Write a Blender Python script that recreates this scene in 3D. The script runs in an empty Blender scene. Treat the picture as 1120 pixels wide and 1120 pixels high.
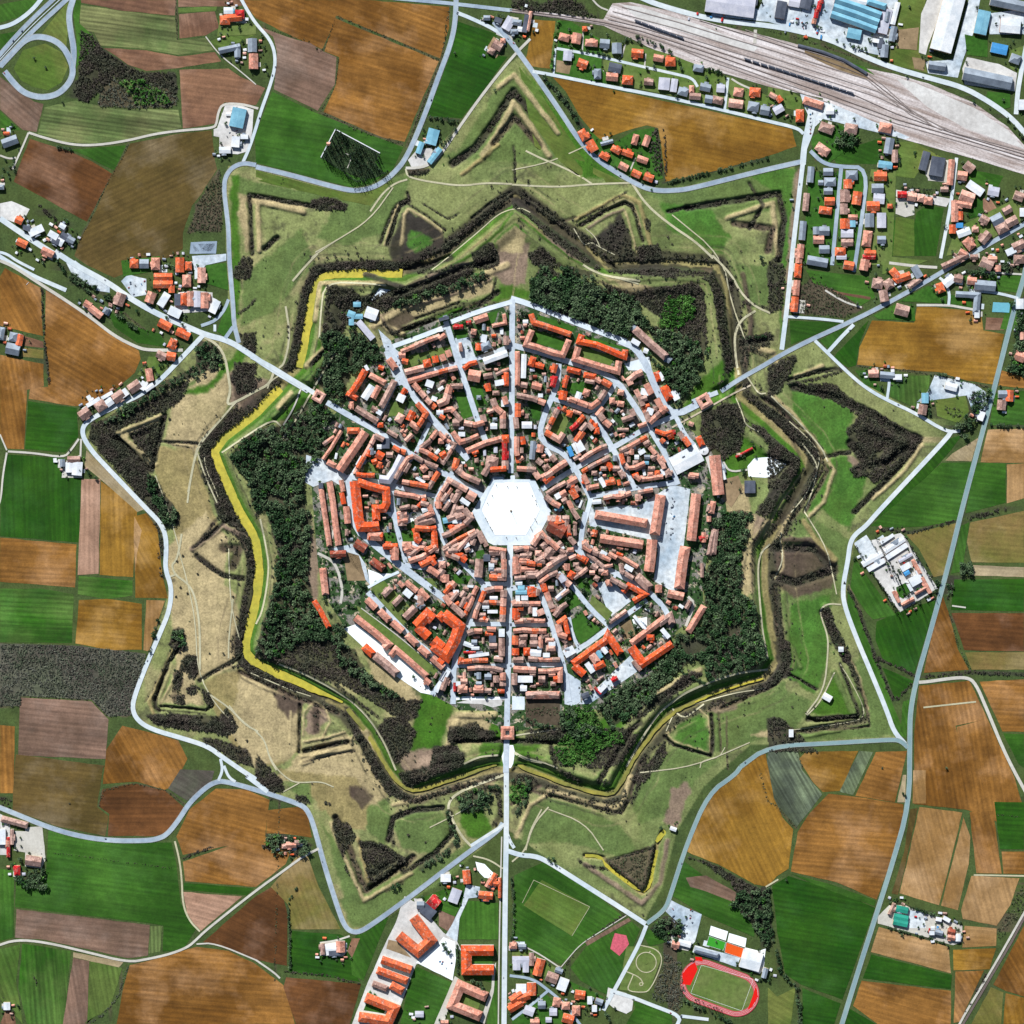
import bpy, math, random
import numpy as np

# ------------------------------------------------------------------ camera, sky, sun, exposure
SC = bpy.context.scene
COL = SC.collection
S = 2.0                                   # metres per map unit
CAM_H = 7000.0
cam = bpy.data.cameras.new("camera")
cam_o = bpy.data.objects.new("camera", cam)
COL.objects.link(cam_o)
cam_o.location = (0, 0, CAM_H)
cam.sensor_width = 36.0
cam.lens = 36.0 * CAM_H / (1120 * S)
cam.clip_start = 10.0
cam.clip_end = 90000.0
SC.camera = cam_o
SUN_ELEV = math.radians(36)
sx, sy = -0.41, 0.912                     # the sun stands up-left in the picture, shadows fall down-right
world = bpy.data.worlds.new("World")
SC.world = world
world.use_nodes = True
nt = world.node_tree
nt.nodes.clear()
sky = nt.nodes.new("ShaderNodeTexSky")
sky.sky_type = 'NISHITA'
sky.sun_disc = False
sky.sun_elevation = SUN_ELEV
sky.sun_rotation = math.atan2(sx, sy)
bg = nt.nodes.new("ShaderNodeBackground")
bg.inputs['Strength'].default_value = 0.05
wo = nt.nodes.new("ShaderNodeOutputWorld")
nt.links.new(sky.outputs[0], bg.inputs[0])
nt.links.new(bg.outputs[0], wo.inputs[0])
sun = bpy.data.lights.new("sun", 'SUN')
sun.energy = 5.0
sun.angle = math.radians(0.5)
sun.color = (1.0, 0.975, 0.94)
sun_o = bpy.data.objects.new("sun", sun)
COL.objects.link(sun_o)
from mathutils import Vector
sdir = Vector((sx * math.cos(SUN_ELEV), sy * math.cos(SUN_ELEV), math.sin(SUN_ELEV)))
sun_o.rotation_euler = sdir.to_track_quat('Z', 'Y').to_euler()
sun_o.location = sdir * 500
SC.view_settings.view_transform = 'Standard'
SC.view_settings.look = 'None'
SC.view_settings.exposure = 0.9
SC.view_settings.gamma = 1.0

rnd = random.Random(11)
nr = np.random.RandomState(7)

# ------------------------------------------------------------------ small helpers
def W2(p):                                # map units -> metres on the ground
    return ((p[0] - 560) * S, (560 - p[1]) * S)

def lin(hexs, k=0.62):
    h = hexs.lstrip('#')
    o = []
    for i in (0, 2, 4):
        c = int(h[i:i + 2], 16) / 255
        c = c / 12.92 if c <= 0.04045 else ((c + 0.055) / 1.055) ** 2.4
        o.append(c * k)
    return tuple(o)

def mesh(name, verts, faces, mat=None, parent=None, link=True):
    me = bpy.data.meshes.new(name)
    me.from_pydata(verts, [], faces)
    if mat: me.materials.append(mat)
    o = bpy.data.objects.new(name, me)
    if link: COL.objects.link(o)
    if parent: o.parent = parent
    return o

def tag(o, label=None, cat=None, group=None, kind=None):
    if label: o['label'] = label
    if cat: o['category'] = cat
    if group: o['group'] = group
    if kind: o['kind'] = kind
    return o

def empty(name, x, y, z=0.0, rz=0.0):
    o = bpy.data.objects.new(name, None)
    o.empty_display_size = 1.0
    COL.objects.link(o)
    o.location = (x, y, z)
    o.rotation_euler = (0, 0, rz)
    return o

def copy_tree(o, parent=None):
    c = o.copy()
    COL.objects.link(c)
    c.parent = parent
    for ch in o.children:
        copy_tree(ch, c)
    return c

def np_mesh(name, V, F4, mat, colors=None, parent=None):
    """V (n,3) float, F4 (m,4) int quads; optional per-vertex colour attribute"""
    me = bpy.data.meshes.new(name)
    n, m = len(V), len(F4)
    me.vertices.add(n)
    me.vertices.foreach_set('co', np.ascontiguousarray(V, dtype=np.float32).ravel())
    k = F4.shape[1]
    me.loops.add(m * k)
    me.loops.foreach_set('vertex_index', np.ascontiguousarray(F4, dtype=np.int32).ravel())
    me.polygons.add(m)
    me.polygons.foreach_set('loop_start', np.arange(0, m * k, k, dtype=np.int32))
    me.update(calc_edges=True)
    if colors is not None:
        a = me.attributes.new('cover', 'FLOAT_COLOR', 'POINT')
        c4 = np.ones((n, 4), np.float32)
        c4[:, :3] = colors
        a.data.foreach_set('color', c4.ravel())
    me.materials.append(mat)
    o = bpy.data.objects.new(name, me)
    COL.objects.link(o)
    if parent: o.parent = parent
    return o

# ------------------------------------------------------------------ materials
def new_mat(name):
    m = bpy.data.materials.new(name)
    m.use_nodes = True
    t = m.node_tree
    b = t.nodes['Principled BSDF']
    b.inputs['Specular IOR Level'].default_value = 0.15
    b.inputs['Roughness'].default_value = 0.9
    return m, t, b

def nd(t, typ, **kw):
    n = t.nodes.new(typ)
    for k, v in kw.items():
        if k in n.inputs.keys(): n.inputs[k].default_value = v
        else: setattr(n, k, v)
    return n

def noise(t, vec, scale, detail=3, rough=0.6):
    n = nd(t, 'ShaderNodeTexNoise')
    n.inputs['Scale'].default_value = scale
    n.inputs['Detail'].default_value = detail
    n.inputs['Roughness'].default_value = rough
    t.links.new(vec, n.inputs['Vector'])
    return n.outputs['Fac']

def ramp(t, fac, lo, hi, a=0.0, b=1.0):
    n = nd(t, 'ShaderNodeMapRange')
    t.links.new(fac, n.inputs['Value'])
    n.inputs['From Min'].default_value = lo
    n.inputs['From Max'].default_value = hi
    n.inputs['To Min'].default_value = a
    n.inputs['To Max'].default_value = b
    return n.outputs['Result']

def mixc(t, fac, a, b, mode='MIX'):
    n = nd(t, 'ShaderNodeMix', data_type='RGBA', blend_type=mode)
    for i, v in ((0, fac), (6, a), (7, b)):
        if hasattr(v, 'links'): t.links.new(v, n.inputs[i])
        elif i == 0: n.inputs[i].default_value = v
        else: n.inputs[i].default_value = (*v[:3], 1)
    return n.outputs[2]

def mul(t, a, b):
    n = nd(t, 'ShaderNodeMath', operation='MULTIPLY')
    for i, v in ((0, a), (1, b)):
        if hasattr(v, 'links'): t.links.new(v, n.inputs[i])
        else: n.inputs[i].default_value = v
    return n.outputs[0]

def scalec(t, col, fac):
    n = nd(t, 'ShaderNodeVectorMath', operation='SCALE')
    if hasattr(col, 'links'): t.links.new(col, n.inputs[0])
    else: n.inputs[0].default_value = col[:3]
    t.links.new(fac, n.inputs['Scale'])
    return n.outputs[0]

def wpos(t):
    return nd(t, 'ShaderNodeNewGeometry').outputs['Position']

def bump(t, b, h, dist, strength=1.0):
    n = nd(t, 'ShaderNodeBump')
    n.inputs['Distance'].default_value = dist
    n.inputs['Strength'].default_value = strength
    t.links.new(h, n.inputs['Height'])
    t.links.new(n.outputs[0], b.inputs['Normal'])

def mapping(t, vec, rot=0.0, scale=(1, 1, 1)):
    n = nd(t, 'ShaderNodeMapping')
    n.inputs['Rotation'].default_value = (0, 0, rot)
    n.inputs['Scale'].default_value = scale
    t.links.new(vec, n.inputs['Vector'])
    return n.outputs[0]

def plain(name, hexs, var=0.25, scale=0.12, rough=0.9, k=0.62, hex2=None, spec=0.15):
    m, t, b = new_mat(name)
    p = wpos(t)
    n1 = noise(t, p, scale, 4, 0.65)
    n2 = noise(t, p, scale * 0.12, 3)
    base = lin(hexs, k)
    c = mixc(t, ramp(t, n2, 0.35, 0.65), base, lin(hex2, k) if hex2 else tuple(v * (1 - var * .6) for v in base))
    c = scalec(t, c, ramp(t, n1, 0.3, 0.7, 1 - var, 1 + var))
    t.links.new(c, b.inputs['Base Color'])
    b.inputs['Roughness'].default_value = rough
    b.inputs['Specular IOR Level'].default_value = spec
    return m

FC = {  # field colours: main, second, furrow contrast, patchiness
 'o': ('#8e642f', '#6c4819', .22, 1.), 'y': ('#95702a', '#77551a', .17, 1.), 'b': ('#87644c', '#6b4e3e', .18, 1.),
 'd': ('#61502a', '#4f431f', .16, 1.), 's': ('#6d4726', '#543519', .18, 1.), 't': ('#a5845a', '#8f6d40', .16, .9),
 'p': ('#a5846f', '#8c6c58', .20, .8), 'g': ('#1b4906', '#2b560e', .20, 1.), 'G': ('#2c5a12', '#4f6e30', .32, 1.),
 'l': ('#416023', '#5b6f34', .22, 1.), 'm': ('#506a28', '#6a7338', .14, 1.), 'v': ('#56683a', '#73784d', .38, .8),
 'k': ('#4f4a44', '#5d6350', .20, 1.), 'n': ('#6a5547', '#83695a', .22, 1.), 'L': ('#27500f', '#3f6a22', .18, 1.),
 'w': ('#8f7f5c', '#a5977a', .15, .9), 'e': ('#7e6b3f', '#6c6a33', .12, .9), 'x':('#6b7a5a','#4c5648',.4,.9),
}
_fm = {}
def field_mat(code, ang):
    key = (code, round(ang / 6.0))
    if key in _fm: return _fm[key]
    A, B, st, pa = FC[code]
    m, t, b = new_mat('field_soil' if code in 'oybdstpnwe' else 'field_crop')
    p = wpos(t)
    r = math.radians(ang)
    v = mapping(t, p, r)
    wv = nd(t, 'ShaderNodeTexWave', wave_type='BANDS', bands_direction='Y')
    per = 11.0 if code not in 'vx' else 8.5
    wv.inputs['Scale'].default_value = 6.2832 / per / 20.0 * 1.0
    wv.inputs['Distortion'].default_value = 1.6
    wv.inputs['Detail'].default_value = 2.0
    wv.inputs['Detail Scale'].default_value = 0.03
    t.links.new(v, wv.inputs['Vector'])
    fine = noise(t, mapping(t, v, 0, (0.006, 0.16, 0.1)), 1.0, 3, 0.7)      # streaks along the furrows
    wide = noise(t, mapping(t, v, 0, (0.003, 0.02, 0.1)), 1.0, 3, 0.6)
    pat = noise(t, p, 0.006, 4, 0.6)
    grain = noise(t, p, 0.25, 3, 0.7)
    c = mixc(t, ramp(t, pat, 0.42, 0.60), lin(A), lin(B))
    c = mixc(t, mul(t, ramp(t, noise(t, p, 0.013, 5, .7), 0.50, 0.66), 0.5 * pa), c, tuple(x * .62 for x in lin(B)))
    pale = tuple(min(1, x * 1.35 + .05) for x in lin(A)) if code in 'oybdstpnwe' else tuple(x * 1.5 + .012 for x in lin(A))
    c = mixc(t, mul(t, ramp(t, noise(t, p, 0.0085, 4, .6), 0.50, 0.70), 0.6 * pa), c, pale)
    c = scalec(t, c, ramp(t, noise(t, p, 0.045, 4, .75), 0.3, 0.7, 0.82, 1.18))
    c = scalec(t, c, ramp(t, fine, 0.3, 0.7, 1 - st, 1 + st))
    c = scalec(t, c, ramp(t, wide, 0.3, 0.7, 1 - st * 1.2, 1 + st * 1.2))
    c = scalec(t, c, ramp(t, wv.outputs['Fac'], 0, 1, 1 - st * .45, 1 + st * .45))
    c = scalec(t, c, ramp(t, grain, 0.3, 0.7, 0.85, 1.15))
    t.links.new(c, b.inputs['Base Color'])
    bump(t, b, fine, 0.5, 0.5)
    _fm[key] = m
    return m

M = {}
M['asphalt'] = plain('asphalt', '#8c9fb3', .16, .08, hex2='#abbcc9')
M['pale_asphalt'] = plain('pale_asphalt', '#bfcfd9', .12, .08, hex2='#d6dfe2')
M['teal_asphalt'] = plain('teal_asphalt', '#7b98a0', .08, .08, hex2='#88a4a6')
M['gravel'] = plain('gravel', '#cbcac2', .10, .2, hex2='#bdbbb2')
M['path'] = plain('path_gravel', '#c4c1a4', .14, .2, hex2='#b3b092')
M['paving'] = plain('street_paving', '#c6d3df', .14, .15, hex2='#b2c1d0')
M['plaza'] = plain('plaza_stone', '#dfe6e9', .05, .3, k=.80, hex2='#e2ecf0')
M['ring_paving'] = plain('ring_paving', '#bccbd6', .07, .2, k=.72, hex2='#d3dde4')
M['white_yard'] = plain('white_gravel', '#d2d3d2', .16, .12, k=.66, hex2='#b9b8b6')
M['blue_yard'] = plain('concrete_yard', '#9fb3c4', .3, .09, hex2='#d9e1e6')
M['ballast'] = plain('ballast', '#bdb3b3', .3, .09, hex2='#e0dddf')
def ballast_mat():
    m, t, b = new_mat('ballast')
    p = wpos(t); v = mapping(t, p, math.radians(19))
    c = mixc(t, ramp(t, noise(t, mapping(t, v, 0, (.004, .07, .1)), 1, 4, .7), .38, .62), lin('#ded9da'), lin('#a0928c'))
    c = mixc(t, mul(t, ramp(t, noise(t, mapping(t, v, 0, (.01, .2, .1)), 1, 4, .7), .5, .7), .7), c, lin('#7d6e68'))
    c = scalec(t, c, ramp(t, noise(t, p, .2, 4, .75), .3, .7, .72, 1.28))
    t.links.new(c, b.inputs['Base Color'])
    return m
M['ballast'] = ballast_mat()
M['rail'] = plain('rail_steel', '#6d625e', .15, .3)
M['rail2'] = plain('worn_sleepers', '#948a86', .15, .3)
M['line'] = plain('white_line', '#e8eef0', .04, .3, k=.75)
M['dark_lawn'] = plain('dark_lawn_grass', '#2b3a24', .3, .15, hex2='#334a2a')  # dark green mottled turf for the cemetery ground
M['water_y'] = plain('duckweed_water', '#c6b83e', .2, .12, rough=.5, hex2='#a6a33a', spec=.4)
M['water_p'] = plain('pond_water', '#6fb5c8', .08, .2, rough=.2, spec=.5)
M['lawn'] = plain('lawn', '#2c5a17', .30, .12, hex2='#3f6a24')
M['lawn_pale'] = plain('pale_lawn', '#54702f', .25, .1, hex2='#6c7a44')
M['clay'] = plain('running_track', '#c2585c', .07, .2, hex2='#b95058')
M['red_court'] = plain('red_court', '#e01912', .06, .2)
M['pink_court'] = plain('pink_court', '#cf6273', .25, .2)
M['green_court'] = plain('green_court', '#3a9a2c', .06, .2)
M['orange_court'] = plain('orange_court', '#e2591c', .06, .2)
M['dirt'] = plain('bare_dirt', '#a08a6c', .25, .08, hex2='#7c6b50')
M['umber'] = plain('umber_soil', '#4a4034', .3, .1, hex2='#5b5243')
M['bark'] = plain('bark', '#5d5248', .3, .8)
M['stone'] = plain('pale_stone', '#c9bda6', .12, .3)
M['wall_white'] = plain('white_plaster', '#e0dcd2', .06, .2)
M['wall_cream'] = plain('cream_plaster', '#d8c39d', .08, .2)
M['wall_pink'] = plain('rose_plaster', '#cf9f84', .08, .2)
M['wall_grey'] = plain('grey_render', '#a8a8a4', .08, .2)
M['glass'] = plain('dark_glass', '#1d2833', .1, .3, rough=.1, spec=.6)
M['tyre'] = plain('tyre_rubber', '#1b1b1b', .1, .3)
M['metal'] = plain('grey_metal', '#8d949a', .1, .3, rough=.5)

ROOF = {'o': ('#e4744a', '#cf5a30'), 'O': ('#e8602f', '#cf4e22'), 'r': ('#dba08c', '#c28370'), 'b': ('#bb9c91', '#94766d'), 'g': ('#93a0ae', '#7c8794'),
        'w': ('#e2e6ea', '#c9d2da'), 'c': ('#7fb6cb', '#6aa0b8'), 'k': ('#59606e', '#474e5c'), 'R': ('#c8262c', '#b21c22'), 'n': ('#a0503c', '#8a4434'), 'p': ('#e3b2a2', '#cf9a88'),
        'G': ('#2f9a86', '#268372'), 'B': ('#4b9bd6', '#3d88c2'), 'l': ('#c4c6d2', '#b0b4c4')}
RNAME = {'o': 'orange-tiled', 'O': 'bright orange', 'r': 'salmon-tiled', 'b': 'weathered brown', 'g': 'grey', 'w': 'white', 'c': 'pale blue', 'k': 'charcoal', 'R': 'red', 'n': 'dark red', 'p': 'faded pink', 'G': 'teal green', 'B': 'bright blue', 'l': 'lilac grey'}
def roof_mat(code):
    A, B = ROOF[code]
    m, t, b = new_mat('roof_' + RNAME[code].replace('-', '_').replace(' ', '_'))
    p = wpos(t)
    tiled = code in 'oOrbnpR'
    if not tiled:
        tiled = False
    n0 = noise(t, p, 0.05, 3, .6)
    n1 = noise(t, p, 0.35, 3, .7)
    c = mixc(t, ramp(t, n0, .38, .62), lin(A, .66), lin(B, .66))
    if tiled:
        c = mixc(t, mul(t, ramp(t, noise(t, p, 0.11, 3, .7), .48, .66), .7), c, lin('#75594e', .6))
        c = mixc(t, mul(t, ramp(t, noise(t, mapping(t, p, 1.0), 0.16, 2, .7), .56, .7), .5), c, lin('#e9c3b0', .66))
    a = .26 if tiled else .10
    c = scalec(t, c, ramp(t, n1, .3, .7, 1 - a, 1 + a))
    t.links.new(c, b.inputs['Base Color'])
    b.inputs['Roughness'].default_value = .85 if tiled else .6
    bump(t, b, n1, 0.25, .4)
    return m
RM = {k: roof_mat(k) for k in ROOF}

def leaf_mat(name, A, B, k=.62):
    m, t, b = new_mat(name)
    p = wpos(t)
    n0 = noise(t, p, 0.03, 3, .6)
    n1 = noise(t, p, 0.3, 2, .7)
    n2 = noise(t, p, 0.07, 3, .7)
    c = mixc(t, ramp(t, n0, .4, .6), lin(A, k), lin(B, k))
    c = scalec(t, c, ramp(t, n2, .3, .7, .5, 1.6))
    c = scalec(t, c, ramp(t, n1, .3, .7, .55, 1.55))
    t.links.new(c, b.inputs['Base Color'])
    b.inputs['Roughness'].default_value = .8
    return m
LEAF = {
 'g': leaf_mat('dark_foliage', '#2d4a2b', '#54684a'),
 'v': leaf_mat('bright_foliage', '#336322', '#4f7a36'),
 'd': leaf_mat('bare_scrub', '#4c463f', '#434739'),
 's': leaf_mat('shrub_foliage', '#465538', '#5a5c48'),
 'c': leaf_mat('cypress_foliage', '#1e3220', '#2a3f2a'),
 'k': leaf_mat('grey_thicket', '#63665c', '#56614e'),
}

# ------------------------------------------------------------------ map language
# '@ x y s' sets the origin and the scale of the coordinates that follow
FIELDS, ROADS, HOUSES, BARS, ROWS, WOODS, HEDGES, TREES, COVER, BANKS, PAVES, YARDS, MISC = ([] for _ in range(13))
def pts_of(tok, o):
    v = [float(x) for x in tok]
    return [(o[0] + v[i] / o[2], o[1] + v[i + 1] / o[2]) for i in range(0, len(v) - 1, 2)]
def parse(text):
    o = (0, 0, 1)
    for ln in text.splitlines():
        q = ln.split('#')[0].split()
        if not q: continue
        c = q[0]
        if c == '@': o = (float(q[1]), float(q[2]), float(q[3]))
        elif c == 'f': FIELDS.append((q[1], float(q[2]), pts_of(q[3:], o)))
        elif c == 'r': ROADS.append((q[1], float(q[2]), pts_of(q[3:], o)))
        elif c == 'h':
            for e in ' '.join(q[1:]).split(';'):
                e = e.split()
                if not e: continue
                x, y, w, d = (float(v) for v in e[1:5])
                a = float(e[5]) if len(e) > 5 else 0
                HOUSES.append((e[0], o[0] + x / o[2], o[1] + y / o[2], w / o[2], d / o[2], a, float(e[6]) if len(e) > 6 else 0))
        elif c == 'b': BARS.append((q[1], float(q[2]), float(q[3]) / o[2], pts_of(q[4:], o)))
        elif c == 't': ROWS.append((q[1], float(q[2]) / o[2], pts_of(q[3:], o)))
        elif c == 'w': WOODS.append((q[1], float(q[2]), pts_of(q[3:], o)))
        elif c == 'W': HEDGES.append((q[1], float(q[2]), pts_of(q[3:], o)))
        elif c == 'T':
            v = pts_of(q[3:], o)
            for p in v: TREES.append((q[1], float(q[2]), p))
        elif c == 'c': COVER.append((q[1], pts_of(q[2:], o)))
        elif c == 'k': BANKS.append((float(q[1]), float(q[2]), q[3], pts_of(q[4:], o)))
        elif c == 'p': PAVES.append((q[1], int(q[2]), pts_of(q[3:], o)))
        elif c == 'y': YARDS.append((q[1], float(q[2]), pts_of(q[3:], o)))
        elif c == 'm': MISC.append((q[1], [float(v) for v in q[2:]], o))
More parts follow.
